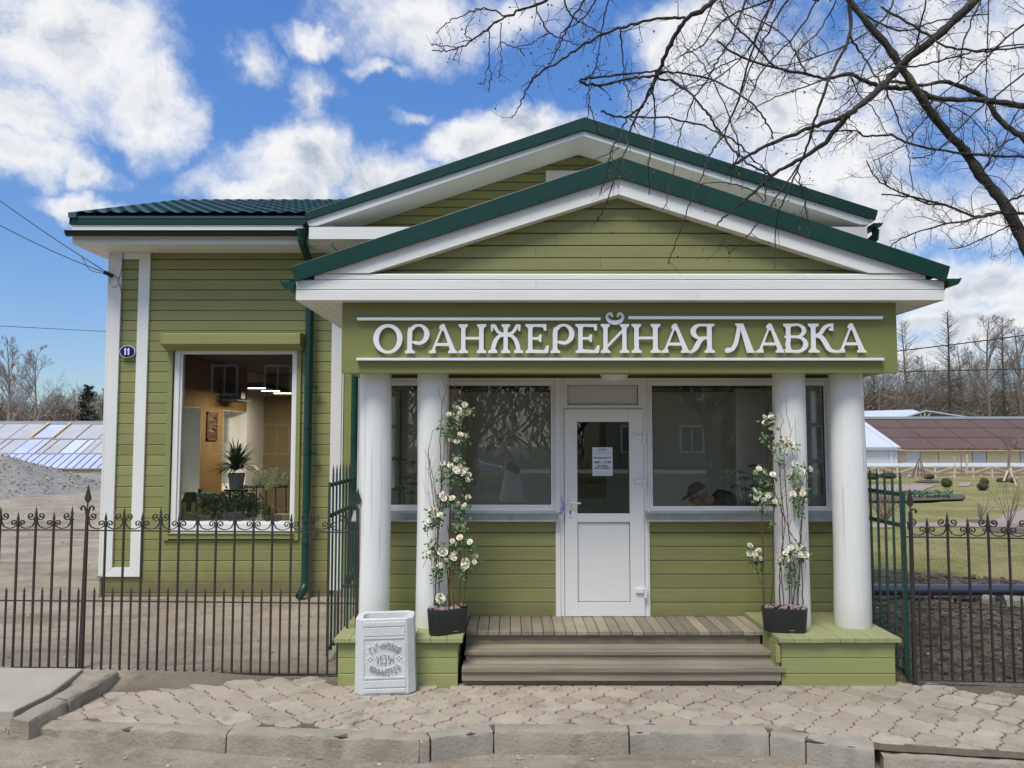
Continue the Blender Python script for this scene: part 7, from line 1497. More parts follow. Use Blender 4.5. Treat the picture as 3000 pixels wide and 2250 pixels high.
A_ = [([(3120, -380), (2980, -150), (2854, 0), (2764, 90), (2678, 158), (2633, 199), (2583, 253), (2530, 300), (2479, 339)], .040, .024), ([(2479, 339), (2420, 360), (2375, 375), (2280, 411), (2210, 447), (2145, 484), (2139, 487)], .019, .009), ([(2479, 339), (2420, 416), (2335, 470), (2262, 515), (2208, 565), (2150, 612), (2099, 658)], .021, .004),
      ([(2235, -300), (2160, -110), (2091, 0), (2018, 53), (1973, 114), (1932, 203), (1908, 252)], .024, .014), ([(1908, 252), (1867, 338), (1843, 386), (1835, 439), (1810, 476), (1786, 570), (1749, 647)], .010, .002), ([(1908, 252), (1916, 310), (1920, 366), (1911, 427), (1900, 488), (1906, 565)], .006, .0015), ([(1930, 210), (1890, 300), (1835, 346), (1818, 400), (1794, 427), (1780, 500), (1757, 570)], .008, .002),
      ([(2018, 53), (1953, 53), (1851, 71), (1770, 98), (1692, 142), (1639, 179), (1578, 216), (1554, 244), (1534, 281), (1517, 321), (1501, 346)], .012, .002), ([(1700, -80), (1599, 0), (1546, 20), (1481, 49), (1432, 81), (1383, 118), (1342, 142), (1300, 150), (1266, 147)], .011, .0018), ([(1481, 49), (1420, 24), (1355, 45), (1310, 69), (1273, 98)], .005, .0014), ([(1385, 118), (1364, 100), (1370, 75), (1388, 48)], .003, .0013),
      ([(1342, 142), (1300, 133), (1262, 130)], .003, .0012), ([(1342, 142), (1333, 160), (1330, 176)], .0025, .001), ([(1434, 84), (1434, 130), (1434, 183), (1438, 228), (1432, 268)], .0035, .0012), ([(1468, 65), (1467, 122), (1469, 190), (1461, 226)], .0032, .0012), ([(1467, 122), (1500, 135), (1525, 145), (1537, 164)], .003, .0012), ([(1434, 183), (1418, 240), (1405, 246)], .0025, .001),
      ([(1566, 10), (1586, 61), (1611, 97), (1648, 114), (1692, 134)], .005, .003), ([(1611, 97), (1580, 112), (1550, 130), (1515, 138)], .003, .0012), ([(1640, -60), (1660, 20), (1675, 46), (1708, 70), (1740, 86), (1761, 98)], .006, .003), ([(1790, -60), (1782, 0), (1761, 106), (1745, 195), (1729, 244), (1725, 305), (1721, 346)], .005, .0013), ([(1725, 305), (1739, 340), (1750, 392)], .003, .001),
      ([(1814, 85), (1822, 134), (1826, 228), (1835, 260), (1850, 300), (1848, 352)], .005, .0014), ([(1720, -20), (1700, 20), (1660, 90), (1640, 130), (1620, 170), (1605, 195), (1578, 216)], .006, .003), ([(1760, -40), (1735, 20), (1700, 60), (1650, 90), (1640, 115), (1625, 160)], .005, .002),
      ([(1697, 240), (1720, 245), (1769, 248), (1835, 232), (1891, 224), (1932, 228), (1993, 252), (2034, 285), (2066, 325), (2100, 374), (2150, 440), (2200, 484), (2258, 512)], .010, .006), ([(1702, 232), (1760, 226), (1850, 214), (1920, 210), (2000, 215), (2100, 240), (2200, 300), (2247, 360), (2265, 405)], .008, .005), ([(1760, 322), (1790, 338), (1851, 342), (1953, 346), (2034, 362), (2100, 386), (2160, 420), (2210, 468), (2258, 512)], .007, .004),
      ([(2200, -60), (2150, 100), (2100, 180), (2066, 244), (2034, 285), (2010, 346), (1989, 407), (1965, 529), (1944, 614)], .007, .0015), ([(2290, -60), (2235, 60), (2200, 160), (2160, 300), (2120, 390), (2080, 455), (2060, 510), (2022, 590), (1993, 675), (1956, 772)], .008, .0018),
      ([(2500, -120), (2490, 0), (2488, 108), (2452, 181), (2420, 253), (2389, 353), (2362, 434), (2339, 488), (2271, 583), (2200, 680), (2136, 741)], .015, .002), ([(2345, 480), (2300, 575), (2276, 640), (2271, 700), (2268, 790)], .006, .0012), ([(2335, 490), (2350, 560), (2362, 615), (2370, 690), (2345, 688)], .004, .0012), ([(2488, 108), (2520, 150), (2555, 210), (2588, 250), (2620, 320), (2650, 400), (2665, 470), (2675, 560)], .008, .0015),
      ([(2580, 20), (2700, 90), (2790, 140), (2900, 150), (3050, 130)], .008, .006), ([(2606, 198), (2700, 192), (2800, 165), (2880, 145), (3060, 120)], .006, .005), ([(3060, 170), (2940, 265), (2850, 335), (2770, 420), (2720, 455), (2672, 465)], .007, .002), ([(2145, 484), (2165, 440), (2120, 300), (2060, 190), (2000, 130)], .005, .002), ([(2900, -60), (2840, 80), (2815, 160), (2810, 230)], .006, .002), ([(2900, -50), (2893, 120), (2890, 260), (2885, 380)], .004, .0012), ([(2350, -60), (2260, 70), (2200, 200), (2150, 330), (2110, 400)], .007, .002), ([(2420, -60), (2350, 80), (2240, 200), (2190, 300), (2150, 360)], .006, .002),
      ([(2240, 500), (2245, 540), (2240, 590), (2215, 562)], .004, .0015), ([(1680, 500), (1740, 470), (1815, 435)], .0015, .002), ([(2118, 690), (2128, 715), (2135, 742)], .003, .0015), ([(2005, 560), (2080, 535), (2170, 545), (2212, 562)], .0015, .004)]
trunk_r = (.28, .17); tp1 = Pp(3120, -380, Y1_)
near_tree('near bare tree whose budding twigs hang over the porch roof from the upper right', A_, [(5.6, 4.2, -.1), (5.5, 4.3, 2.0), (5.0, 4.5, 4.2), (4.2, 4.7, 5.6), tuple(tp1)], Y1_, 31, .72, 8.5, .18, 1, -.05, .8)
Y2_ = 8.6; r_min = .0026
B_ = [([(3040, 790), (2995, 701), (2940, 597), (2872, 511), (2827, 443), (2768, 380), (2700, 289), (2642, 199), (2588, 122), (2497, 14), (2420, -90)], .062, .030), ([(3060, 330), (3000, 312), (2881, 294), (2746, 289), (2678, 262), (2601, 258), (2551, 244), (2488, 217), (2425, 230), (2362, 217), (2271, 199), (2172, 167), (2100, 120)], .032, .008), ([(3040, 470), (3000, 407), (2931, 353), (2886, 289), (2836, 262), (2768, 240), (2701, 249), (2612, 240)], .034, .014),
      ([(3060, 462), (3000, 459), (2900, 455), (2814, 448), (2678, 425), (2610, 398), (2533, 398), (2512, 384), (2452, 384), (2371, 384)], .015, .005), ([(3050, 626), (2927, 624), (2859, 633), (2768, 601), (2678, 579), (2583, 570)], .017, .005), ([(2768, 601), (2705, 592), (2610, 551), (2565, 520), (2538, 470)], .009, .004), ([(2940, 619), (2859, 640), (2746, 664), (2655, 692), (2606, 723)], .012, .003), ([(2940, 597), (3000, 570), (3060, 560)], .012, .008), ([(2872, 511), (2920, 440), (2980, 400), (3050, 395)], .009, .006),
      ([(2497, 14), (2560, 60), (2650, 90), (2750, 60), (2900, 40)], .010, .005), ([(2400, 0), (2300, -10), (2200, 20), (2120, 60), (2060, 130), (2000, 160)], .012, .004), ([(2271, 199), (2200, 120), (2140, 60), (2100, -20)], .010, .006), ([(2362, 217), (2330, 150), (2280, 90), (2180, 40)], .008, .004), ([(2678, 158), (2700, 60), (2720, -40)], .010, .006), ([(2172, 167), (2100, 200), (2020, 250), (1940, 300)], .006, .002), ([(2425, 230), (2340, 260), (2240, 300), (2160, 350)], .007, .002), ([(2488, 217), (2520, 280), (2560, 320), (2600, 400)], .006, .002), ([(2700, 289), (2760, 300), (2850, 350), (2900, 420)], .008, .002), ([(2588, 122), (2540, 180), (2500, 280), (2440, 330)], .006, .002)] + [([(2640, -80), (2600, 40), (2500, 120), (2380, 170), (2260, 200)], .010, .003), ([(2900, -60), (2800, 60), (2700, 120), (2600, 200), (2480, 260)], .010, .003), ([(3060, 30), (2950, 110), (2860, 200), (2780, 260), (2700, 330)], .010, .003), ([(2300, -80), (2240, 60), (2180, 160), (2080, 240), (1990, 260)], .009, .002), ([(2120, -80), (2080, 30), (2040, 120), (1980, 180)], .007, .002), ([(3060, 250), (2980, 330), (2940, 420), (2900, 500)], .008, .002), ([(2760, 300), (2700, 360), (2640, 430), (2560, 470)], .007, .002), ([(3060, 700), (2980, 660), (2900, 690), (2830, 720), (2780, 730)], .008, .002), ([(2450, 0), (2400, 90), (2330, 160), (2280, 260)], .007, .002)]
trunk_r = (.20, .085)
near_tree('farther bare tree with mossy slanting trunk entering from the right edge', B_, [tuple(Pp(3420, 1990, Y2_)), tuple(Pp(3330, 1500, Y2_)), tuple(Pp(3180, 1080, Y2_)), tuple(Pp(3040, 790, Y2_))], Y2_, 32, .95, 11.0, .42, 2, .015, .12)
# ================================================================== INSIDE THE BIG SHOP WINDOW
mat('lampbody', (.02, .02, .02), .5); mat_emit('strip_light', (1, .86, .66), 5); mat('leaf_dark', (.045, .12, .035), .45, (.09, .19, .06), 8, .9, island=.35); mat('leaf_dark2', (.06, .12, .04), .5, (.11, .18, .07), 8, .9, island=.35); mat('hydrangea', (.78, .80, .42), .8, (.88, .88, .62), 30, .9); mat('pot_blue', (.30, .36, .38), .5); mat('lime_wood', (.32, .42, .10), .6); mat('pot_white', (.60, .60, .58), .5); mat('crate_wood', (.55, .42, .26), .7); mat('grey_box', (.20, .19, .185), .6); mat('fabric_dark', (.06, .058, .055), .9, (.10, .09, .085), 12, .9); mat('teal_paint', (.03, .16, .13), .4); mat('carved_wood', (.10, .045, .02), .6); mat('topiary', (.09, .14, .025), .7, (.17, .20, .05), 20, .9, island=.3)
for i, (x0, x1, y, Yl_) in enumerate(((723, 776, 1138, 12.2), (763, 817, 1146, 12.9), (799, 852, 1153, 13.6))):
    p, q = Pp(x0, y, Yl_), Pp(x1, y, Yl_); t = thing('strip_lamp', ('leftmost', 'middle', 'rightmost')[i] + ' of three black strip lamps glowing inside the shop window', 'lamp', p, 'strip lamps inside the shop')
    mb = MB(); mb.box(p.x, q.x, Yl_, Yl_ + .5, p.z + .012, p.z + .09); mb.build('housing', 'lampbody', t); mb = MB(); mb.hexa([(p.x + .01, Yl_ + .02, p.z), (q.x - .01, Yl_ + .02, p.z), (q.x - .01, Yl_ + .08, p.z), (p.x + .01, Yl_ + .08, p.z), (p.x + .01, Yl_ + .02, p.z + .011), (q.x - .01, Yl_ + .02, p.z + .011), (q.x - .01, Yl_ + .08, p.z + .011), (p.x + .01, Yl_ + .08, p.z + .011)]); mb.build('tube', 'strip_light', t)
    l = bpy.data.lights.new('strip', 'AREA'); l.shape = 'RECTANGLE'; l.size = .3; l.size_y = .5; l.energy = 14; l.color = (1, .86, .68); lo = bpy.data.objects.new('strip', l); COL.objects.link(lo); lo.location = ((p.x + q.x) / 2, Yl_ + .25, p.z - .01)
def box_thing(name, lab, cat, m, x0, x1, ya, yb, Yd, dep, bev=.004):
    mb = MB(); mb.box(Xp(x0, yb, Yd), Xp(x1, yb, Yd), Yd, Yd + dep, Zp(yb, Yd), Zp(ya, Yd)); return tag(mb.build(name, m, bevel=bev), lab, cat)
zsl = Zp(1524, 10.6)
mb = MB(); mb.box(HX0 + .5, XL - .3, 10.575, 11.35, zsl - .04, zsl); t = thing('display_table', 'long dark display table under the plants inside the shop window', 'table', (-3.6, 11, .1)); mb.build('table_top', 'grey_box', t)
for x, y in ((HX0 + .6, 10.65), (HX0 + .6, 11.25), (XL - .45, 10.65), (XL - .45, 11.25)): mb = MB(); mb.box(x, x + .05, y, y + .05, .105, zsl - .041); mb.build('leg', 'grey_box', t)
t = thing('air_conditioner', 'dark monitor and grey box on a wall shelf inside the shop', 'monitor', Pp(670, 1165, 12.9)); mb = MB(); a, b = Pp(655, 1170, 12.9), Pp(708, 1122, 12.9); mb.box(a.x, b.x, 12.9, 13.1, a.z, b.z); mb.build('screen', 'black_plastic', t, bevel=.01); mb = MB(); a, b = Pp(626, 1168, 13.0), Pp(653, 1118, 13.0); mb.box(a.x, b.x, 13.0, 13.4, a.z, b.z); mb.build('box', 'grey_box', t); mb = MB(); a, b = Pp(608, 1174, 12.9), Pp(700, 1170, 12.9); mb.box(a.x, b.x, 12.85, 13.5, a.z, b.z); mb.build('shelf', 'fabric_dark', t)
t = thing('wall_panel_picture', 'narrow carved brown panel hanging on the orange wall inside the shop', 'wall panel', Pp(643, 1245, 12.64)); xw = xi + .004; ya_, yb_ = 12.42, 12.86; za, zb_ = Zp(1290, 12.6), Zp(1207, 12.6); mb = MB()
for p, q, r, s in ((ya_, ya_ + .04, za, zb_), (yb_ - .04, yb_, za, zb_), (ya_, yb_, za, za + .03), (ya_, yb_, zb_ - .03, zb_)): mb.box(xw, xw + .02, p, q, r, s)
rg = random.Random(3)
for k in range(16): z = za + .05 + (zb_ - za - .1) * k / 15; mb.tube([(xw + .01, ya_ + .05, z), (xw + .01, (ya_ + yb_) / 2, z + rg.uniform(-.04, .04)), (xw + .01, yb_ - .05, z + rg.uniform(-.02, .02))], .012, 4)
mb.build('carving', 'carved_wood', t)
def blades(mb, c, n, L, w, rg, droop=.8, up=.5):
    for _ in range(n):
        a = rg.uniform(0, 2 * PI); e = rg.uniform(.1, 1.4); d = Vector((math.cos(a) * math.cos(e), math.sin(a) * math.cos(e), math.sin(e) * up + .15)).normalized(); l = L * rg.uniform(.55, 1.1); p = Vector(c); s = Vector((-math.sin(a), math.cos(a), 0)); vs = []; k = 6
        for i in range(k + 1): ww = w * (1 - abs(i / k - .35) ** 1.5 * 1.4) * (.12 if i == k else 1); vs += [p - s * max(ww, .001), p + s * max(ww, .001)]; p = p + d * l / k; d = (d + Vector((0, 0, -droop / k))).normalized()
        mb.add(vs, [(2 * i, 2 * i + 1, 2 * i + 3, 2 * i + 2) for i in range(k)])
def leafy(mb, c, rx, ry, rz, n, L, rg):
    for _ in range(n):
        v = Vector((rg.gauss(0, .5), rg.gauss(0, .5), rg.gauss(0, .5))); p = Vector(c) + Vector((v.x * rx, v.y * ry, v.z * rz)); d = Vector((rg.uniform(-1, 1), rg.uniform(-1, 1), rg.uniform(-.6, .8))).normalized(); s = d.orthogonal().normalized() * L * .35; l = L * rg.uniform(.6, 1.2); mb.add([p, p + d * l * .5 + s, p + d * l, p + d * l * .5 - s], [(0, 1, 2, 3)])
def potted(lab, cx_, ytop, ybot, Yd, wpx, potm, leafm, fn, cat='potted plant', group=None, name='potted_plant'):
    a = Pp(cx_, ybot, Yd); h = Zp(ytop, Yd) - a.z; w = wpx / F * Yd / 2; t = thing(name, lab, cat, a, group); mb = MB(); mb.lathe(a, [(w * .78, 0), (w, h * .96), (w * 1.04, h), (w * .92, h), (w * .88, h * .9)], 16); mb.build('pot', potm, t, smooth=2); mb = MB(); fn(mb, Pp(cx_, ytop, Yd)); mb.build('foliage', leafm, t); return t
rg = random.Random(19)
potted('big spiky dracaena in a grey-blue pot in the middle of the shop window', 692, 1386, 1432, 11.3, 48, 'pot_blue', 'leaf_dark', lambda mb, p: blades(mb, p + Vector((0, 0, .04)), 260, .46, .014, rg, 1.2, 1.1))
mb = MB(); a = Pp(692, 1434, 11.3)
for dx in (-.09, .09): mb.tube([(a.x + dx, 11.3, zsl), (a.x + dx, 11.3, a.z)], .016, 6)
mb.box(a.x - .13, a.x + .13, 11.2, 11.4, a.z - .02, a.z - .002); tag(mb.build('plant_stand', 'lampbody'), 'dark stand carrying the spiky dracaena', 'plant stand')
ball = lambda r, n: (lambda mb, p: ([mb.blob(p + Vector((0, 0, r * .75)), r * .85, r * .85, r * .85, 10, 7)], leafy(mb, p + Vector((0, 0, r * .75)), r * .9, r * .9, r * .9, n, .022, rg)))
potted('small yellowish topiary ball in a white pot beside the lime cart', 604, 1508, 1526, 10.72, 30, 'pot_white', 'topiary', ball(.062, 500), group='topiary balls in the shop window'); potted('round green topiary ball in a white pot right of centre in the shop window', 781, 1508, 1526, 10.72, 30, 'pot_white', 'topiary', ball(.072, 600), group='topiary balls in the shop window')
for lab, cx_, cy_, w, h, n, m_, Yd in (('tall bushy dark houseplant behind the dracaena stand', 700, 1470, .50, .40, 420, 'leaf_dark', 11.5), ('dark leafy houseplant left of the dracaena, above a topiary ball', 625, 1475, .34, .22, 420, 'leaf_dark2', 11.0), ('dark leafy houseplant low in the middle of the shop window', 665, 1492, .28, .18, 300, 'leaf_dark', 10.9), ('grassy houseplant right of the dracaena stand', 735, 1480, .26, .26, 200, 'leaf_dark2', 11.1)):
    potted(lab, cx_, 1505, 1524, Yd, 34, 'grey_box', m_, lambda mb, p, w=w, h=h, n=n, cy_=cy_, Yd=Yd, cx_=cx_: (leafy(mb, Pp(cx_, cy_, Yd), w * .5, .16, h * .5, n, .06, rg), blades(mb, p, 26, h * 1.1, .006, rg, 1.0, 1.2)), group='dark houseplants in the shop window')
box_thing('planter_box', 'low grey planter box behind the middle scrolls of the fence', 'planter box', 'grey_box', 650, 702, 1502, 1526, 10.68, .16)
t = thing('hydrangea_bunch', 'bunch of creamy green hydrangeas in a black iron stand', 'flowers', Pp(790, 1430, 11.0)); rgh = random.Random(4)
for x, y in ((752, 1408), (764, 1396), (779, 1388), (795, 1384), (812, 1382), (826, 1390), (838, 1398), (772, 1412), (788, 1402), (804, 1398), (820, 1408), (788, 1426), (806, 1414), (834, 1412)):
    mb = MB(); c = Pp(x, y, 11 + rgh.uniform(-.08, .08))
    for _ in range(46): v = Vector((rgh.gauss(0, 1), rgh.gauss(0, 1), rgh.gauss(0, 1))).normalized() * .05; mb.blob(c + v, .016, .016, .012, 5, 4, .2, rgh)
    mb.build('flower_head', 'hydrangea', t)
t = thing('iron_stand', 'black iron railing stand under the hydrangeas', 'stand', Pp(790, 1524, 11)); mb = MB()
for x in (751, 780, 808, 838): mb.tube([Pp(x, 1524, 11), Pp(x, 1420, 11)], .009, 5)
for y in (1424, 1428): mb.tube([Pp(700, y, 11), Pp(845, y, 11)], .007, 5)
for x in (765, 794, 823): mb.tube([Pp(x, 1424, 11) + Vector((.06 * math.cos(k * PI / 6), 0, -.02 + .05 * math.sin(k * PI / 6))) for k in range(7)], .006, 5)
mb.build('bars', 'lampbody', t)
t = thing('toy_cart', 'lime green wooden planter cart with two round-topped posts at the left of the shop window', 'planter', Pp(540, 1526, 10.7)); mb = MB(); mb.box(Xp(526, 1520, 10.7), Xp(566, 1520, 10.7), 10.66, 10.9, Zp(1526, 10.7), Zp(1503, 10.7)); mb.build('box', 'lime_wood', t, bevel=.003)
for x in (542, 569): mb = MB(); c = Xp(x, 1500, 10.68); zt_ = Zp(1476, 10.68); mb.xz([(c - .024, Zp(1526, 10.68)), (c + .024, Zp(1526, 10.68)), (c + .024, zt_)] + [(c + .024 * math.cos(k * PI / 6), zt_ + .024 * math.sin(k * PI / 6)) for k in range(1, 6)] + [(c - .024, zt_)], 10.64, 10.658); mb.build('post', 'lime_wood', t)
t = thing('wooden_trough', 'small pale wooden trough with post and rope at the right of the shop window', 'planter', Pp(820, 1526, 10.7)); mb = MB(); mb.box(Xp(802, 1520, 10.7), Xp(848, 1520, 10.7), 10.66, 10.84, Zp(1526, 10.7), Zp(1507, 10.7)); mb.build('box', 'crate_wood', t, bevel=.003); mb = MB(); mb.box(Xp(798, 1500, 10.68), Xp(803, 1500, 10.68), 10.64, 10.66, Zp(1524, 10.68), Zp(1474, 10.68)); mb.tube([Pp(802, 1482, 10.65), Pp(815, 1492, 10.65), Pp(835, 1493, 10.65), Pp(848, 1486, 10.65)], .004, 5); mb.build('post', 'crate_wood', t)
t = thing('cloth_bag', 'dark cloth bag with a pale loop handle in the left of the shop window', 'bag', Pp(555, 1470, 11)); mb = MB(); mb.lathe(Pp(555, 1524, 11), [(.10, 0), (.11, .12), (.095, .32), (.07, .38)], 14, (1, .6)); mb.build('bag', 'fabric_dark', t, smooth=2); mb = MB(); c = Pp(549, 1438, 11); mb.tube([c + Vector((.03 * math.cos(k * PI / 6), 0, .035 * math.sin(k * PI / 6))) for k in range(12)], .005, 5); mb.build('handle', 'white_plastic', t)
t = thing('side_table', 'white side table with teal top and black box inside the shop', 'table', Pp(590, 1500, 11.9)); mb = MB(); mb.box(Xp(570, 1448, 11.8), Xp(612, 1448, 11.8), 11.7, 12.1, Zp(1450, 11.8), Zp(1446, 11.8)); mb.build('table_top', 'teal_paint', t); mb = MB(); mb.box(Xp(574, 1448, 11.8), Xp(608, 1448, 11.8), 11.72, 12.05, .101, Zp(1450, 11.8) - .002); mb.build('base', 'white_plastic_dim', t)
box_thing('black_box', 'small black box standing on the teal table top', 'box', 'black_plastic', 579, 587, 1432, 1445.5, 11.8, .06, .002)
# plants in the porch
for lab, cx_, cy_ in (('dark umbrella plant inside the porch behind the left inner column', 1200, 1410), ('dark umbrella plant inside the porch left of the right inner column', 2200, 1425)):
    def fn(mb, p, cx_=cx_, cy_=cy_):
        for k in range(15):
            a, z = rg.uniform(0, 2 * PI), rg.uniform(-.36, .26); c = Pp(cx_, cy_, 8.5) + Vector((.17 * math.cos(a) * rg.uniform(.3, 1), .15 * math.sin(a), z)); mb.tube([p, p.lerp(c, .5) + Vector((0, 0, .05)), c], .004, 4)
            for j in range(8): b = 2 * PI * j / 8; d = Vector((math.cos(b), math.sin(b), -.35)); s = Vector((-math.sin(b), math.cos(b), 0)) * .019; mb.add([c, c + d * .06 + s, c + d * .125, c + d * .06 - s], [(0, 1, 2, 3)])
    t = potted(lab, cx_, 1640, 1720, 8.5, 60, 'pot_white', 'leaf_dark', fn, group='umbrella plants in the porch'); mb = MB(); b = Pp(cx_, 1720, 8.5); mb.box(b.x - .14, b.x + .14, 8.36, 8.64, ZDK - .001, b.z - .001); tag(mb.build('plinth', 'grey_box'), 'low grey plinth under the ' + ('left' if cx_ < 1500 else 'right') + ' umbrella plant', 'plinth')

# ================================================================== PEOPLE
mat('skin', (.48, .28, .20), .5); mat('jacket_black', (.014, .015, .02), .6, (.03, .03, .038), 9, .9); mat('cap_dark', (.030, .034, .042), .8); mat('coat_beige', (.76, .72, .64), .8); mat('hair_grey', (.30, .28, .26), .8); mat('hair_brown', (.07, .04, .025), .6); mat('trouser', (.03, .032, .045), .8); mat('shoe', (.02, .018, .016), .5); mat('eye', (.02, .015, .012), .2); mat('lip', (.38, .13, .12), .5)
def remesh(o, v=.011):
    m = o.modifiers.new('r', 'REMESH'); m.mode = 'VOXEL'; m.voxel_size = v; m.use_smooth_shade = True; s = o.modifiers.new('s', 'SMOOTH'); s.factor = .5; s.iterations = 3; return o
def head(mb, c, f, u):
    f = Vector(f).normalized(); s = f.cross(Vector(u)).normalized(); u = s.cross(f).normalized(); M = lambda a, b, z: Vector(c) + s * a + f * b + u * z
    def eb(p, ra, rb, rz):
        q = MB(); q.blob((0, 0, 0), ra, rb, rz, 12, 9); mb.add([p + s * v[0] + f * v[1] + u * v[2] for v in q.v], q.f)
    eb(M(0, -.012, .02), .076, .095, .095); eb(M(0, .022, -.055), .052, .062, .055); eb(M(0, .052, -.088), .026, .024, .022); eb(M(0, .092, -.018), .013, .020, .026); eb(M(0, .098, -.030), .016, .015, .010); eb(M(0, .070, .022), .058, .020, .012); eb(M(.075, -.005, -.015), .010, .018, .030); eb(M(-.075, -.005, -.015), .010, .018, .030); eb(M(.032, .055, -.03), .02, .018, .022); eb(M(-.032, .055, -.03), .02, .018, .022)
    return M, s, f, u
def hand(mb, wrist, d, nrm, curl=.5, side=1):
    """palm, four unequal bent fingers and a thumb leaving the side of the palm"""
    d = Vector(d).normalized(); nrm = Vector(nrm); nrm = (nrm - d * nrm.dot(d)).normalized(); s = d.cross(nrm).normalized() * side; w = Vector(wrist); mb.tube([w, w + d * .045, w + d * .088], [.022, .030, .030], 8)
    for k, l in enumerate((.070, .078, .073, .058)):
        p = w + d * .082 + s * (.024 - .016 * k); pts = [p]; dd = d.copy()
        for j in range(3): pts.append(pts[-1] + dd * l * (.45, .32, .25)[j]); dd = (dd + nrm * curl * .75).normalized()
        mb.tube(pts, [.0092, .0088, .008, .0062], 6)
    p = w + d * .022 + s * .022; mb.tube([p, p + (d * .6 + s * .8) * .034, p + (d * .9 + s * .55 + nrm * curl * .4) * .062], [.012, .0105, .0078], 6)
def person(lab, hc, f, u, neck, chest, pelvis, sh, el, wr, kn, an, hd, clothes, hairm, cap=False, coat=None, rr=1., group=None):
    """joints as points; sh/el/wr/kn/an are (left, right) pairs"""
    V = Vector; root = thing('person', lab, 'person', (pelvis[0], pelvis[1], min(an[0][2], an[1][2]) - .07)); mb = MB(); M, s, ff, uu = head(mb, hc, f, u); mb.tube([V(hc) - uu * .05 - ff * .02, V(neck)], [.052, .058], 10)
    mb.tube([V(neck), V(neck).lerp(V(chest), .4), V(chest), V(chest).lerp(V(pelvis), .6), V(pelvis)], [.06, .13, .145, .125, .14], 12)
    for i in (0, 1):
        mb.tube([V(sh[i]).lerp(V(neck), .5), V(sh[i]), V(sh[i]).lerp(V(el[i]), .5), V(el[i]), V(el[i]).lerp(V(wr[i]), .35), V(wr[i])], [.06, .052, .046, .038, .040, .024], 9); mb.tube([V(pelvis).lerp(V(kn[i]), .05), V(pelvis).lerp(V(kn[i]), .3) + (V(kn[i]) - V(kn[1 - i])) * .2, V(kn[i]), V(kn[i]).lerp(V(an[i]), .3), V(an[i])], [.10, .088, .056, .054, .036], 10); a = V(an[i]); fd = V((f[0], f[1], 0)); fd = fd.normalized() if fd.length > .01 else V((0, 1, 0)); mb.tube([a, a + fd * .05 - V((0, 0, .035)), a + fd * .16 - V((0, 0, .05))], [.036, .036, .026], 8); hand(mb, wr[i], hd[i][0], hd[i][1], hd[i][2], 1 if i == 0 else -1)
    b = remesh(mb.build('body', 'skin', root, smooth=True))
    mb = MB(); q = V(neck) - V(chest)
    mb.tube([V(neck) - q * .02, V(neck).lerp(V(chest), .3), V(chest), V(chest).lerp(V(pelvis), .6), V(pelvis)] + ([V(coat)] if coat else []), [.085, .155, .172, .150, .165] + ([.27] if coat else []), 14)
    for i in (0, 1): mb.tube([V(sh[i]).lerp(V(neck), .45), V(sh[i]), V(sh[i]).lerp(V(el[i]), .5), V(el[i]), V(wr[i])], [.085, .078, .066, .056, .043], 10)
    remesh(mb.build('jacket' if not coat else 'coat', clothes[0], root, smooth=True), .013)
    mb = MB(); mb.tube([V(pelvis) + V((0, 0, .02)), V(pelvis) - V((0, 0, .06))], [.155, .16], 12)
    for i in (0, 1): mb.tube([V(pelvis).lerp(V(kn[i]), .08), V(pelvis).lerp(V(kn[i]), .35) + (V(kn[i]) - V(kn[1 - i])) * .2, V(kn[i]), V(kn[i]).lerp(V(an[i]), .9)], [.12, .11, .078, .062], 10)
    remesh(mb.build('trousers', clothes[1], root, smooth=True), .013)
    mb = MB()
    for i in (0, 1): a = V(an[i]); mb.tube([a - V((0, 0, .01)) - fd * .03, a + fd * .06 - V((0, 0, .035)), a + fd * .18 - V((0, 0, .045))], [.050, .048, .034], 8)
    remesh(mb.build('shoes', 'shoe', root, smooth=True))
    mb = MB(); mb.blob(M(.031, .076, .0), .010, .010, .008); mb.blob(M(-.031, .076, .0), .010, .010, .008); mb.build('eyes', 'eye', b, smooth=True); mb = MB(); mb.tube([M(-.022, .074, -.060), M(0, .083, -.058), M(.022, .074, -.060)], .005, 5); mb.build('mouth', 'lip', b, smooth=True)
    def shell(ra, rb, rz, zo, lo, bo=-.02):
        q = MB(); q.blob((0, 0, 0), ra, rb, rz, 16, 12); m = MB(); P = [M(v[0], v[1] + bo, v[2] + zo) for v in q.v]; fs = [g for g in q.f if sum(q.v[i][2] for i in g) / len(g) > lo(sum(q.v[i][1] for i in g) / len(g))]; m.add(P, fs); return m
    hm = shell(.084, .104, .106, .018, lambda y: .045 if y > .02 else -.085).build('hair', hairm, root, smooth=True); hm.modifiers.new('s', 'SOLIDIFY').thickness = .012
    if cap:
        c_ = shell(.093, .112, .118, .022, lambda y: .02, -.014).build('cap', 'cap_dark', root, smooth=True); c_.modifiers.new('s', 'SOLIDIFY').thickness = .006; mb = MB(); vs = [M(a, b_, z) for a, b_, z in ((-.066, .062, .046), (-.062, .120, .036), (-.03, .158, .026), (0, .168, .024), (.03, .158, .026), (.062, .120, .036), (.066, .062, .046))]; mb.prism(vs, uu * .008); mb.build('peak', 'cap_dark', c_)
        mb = MB()
        for a in (-.031, .031): mb.tube([M(a + .02 * math.cos(k * PI / 5), .096, -.004 + .016 * math.sin(k * PI / 5)) for k in range(11)], .0022, 4)
        mb.tube([M(-.012, .098, 0), M(.012, .098, 0)], .002, 4); mb.tube([M(.052, .094, 0), M(.078, .0, .0)], .002, 4); mb.tube([M(-.052, .094, 0), M(-.078, .0, .0)], .002, 4); mb.build('glasses', 'eye', b)
    return root
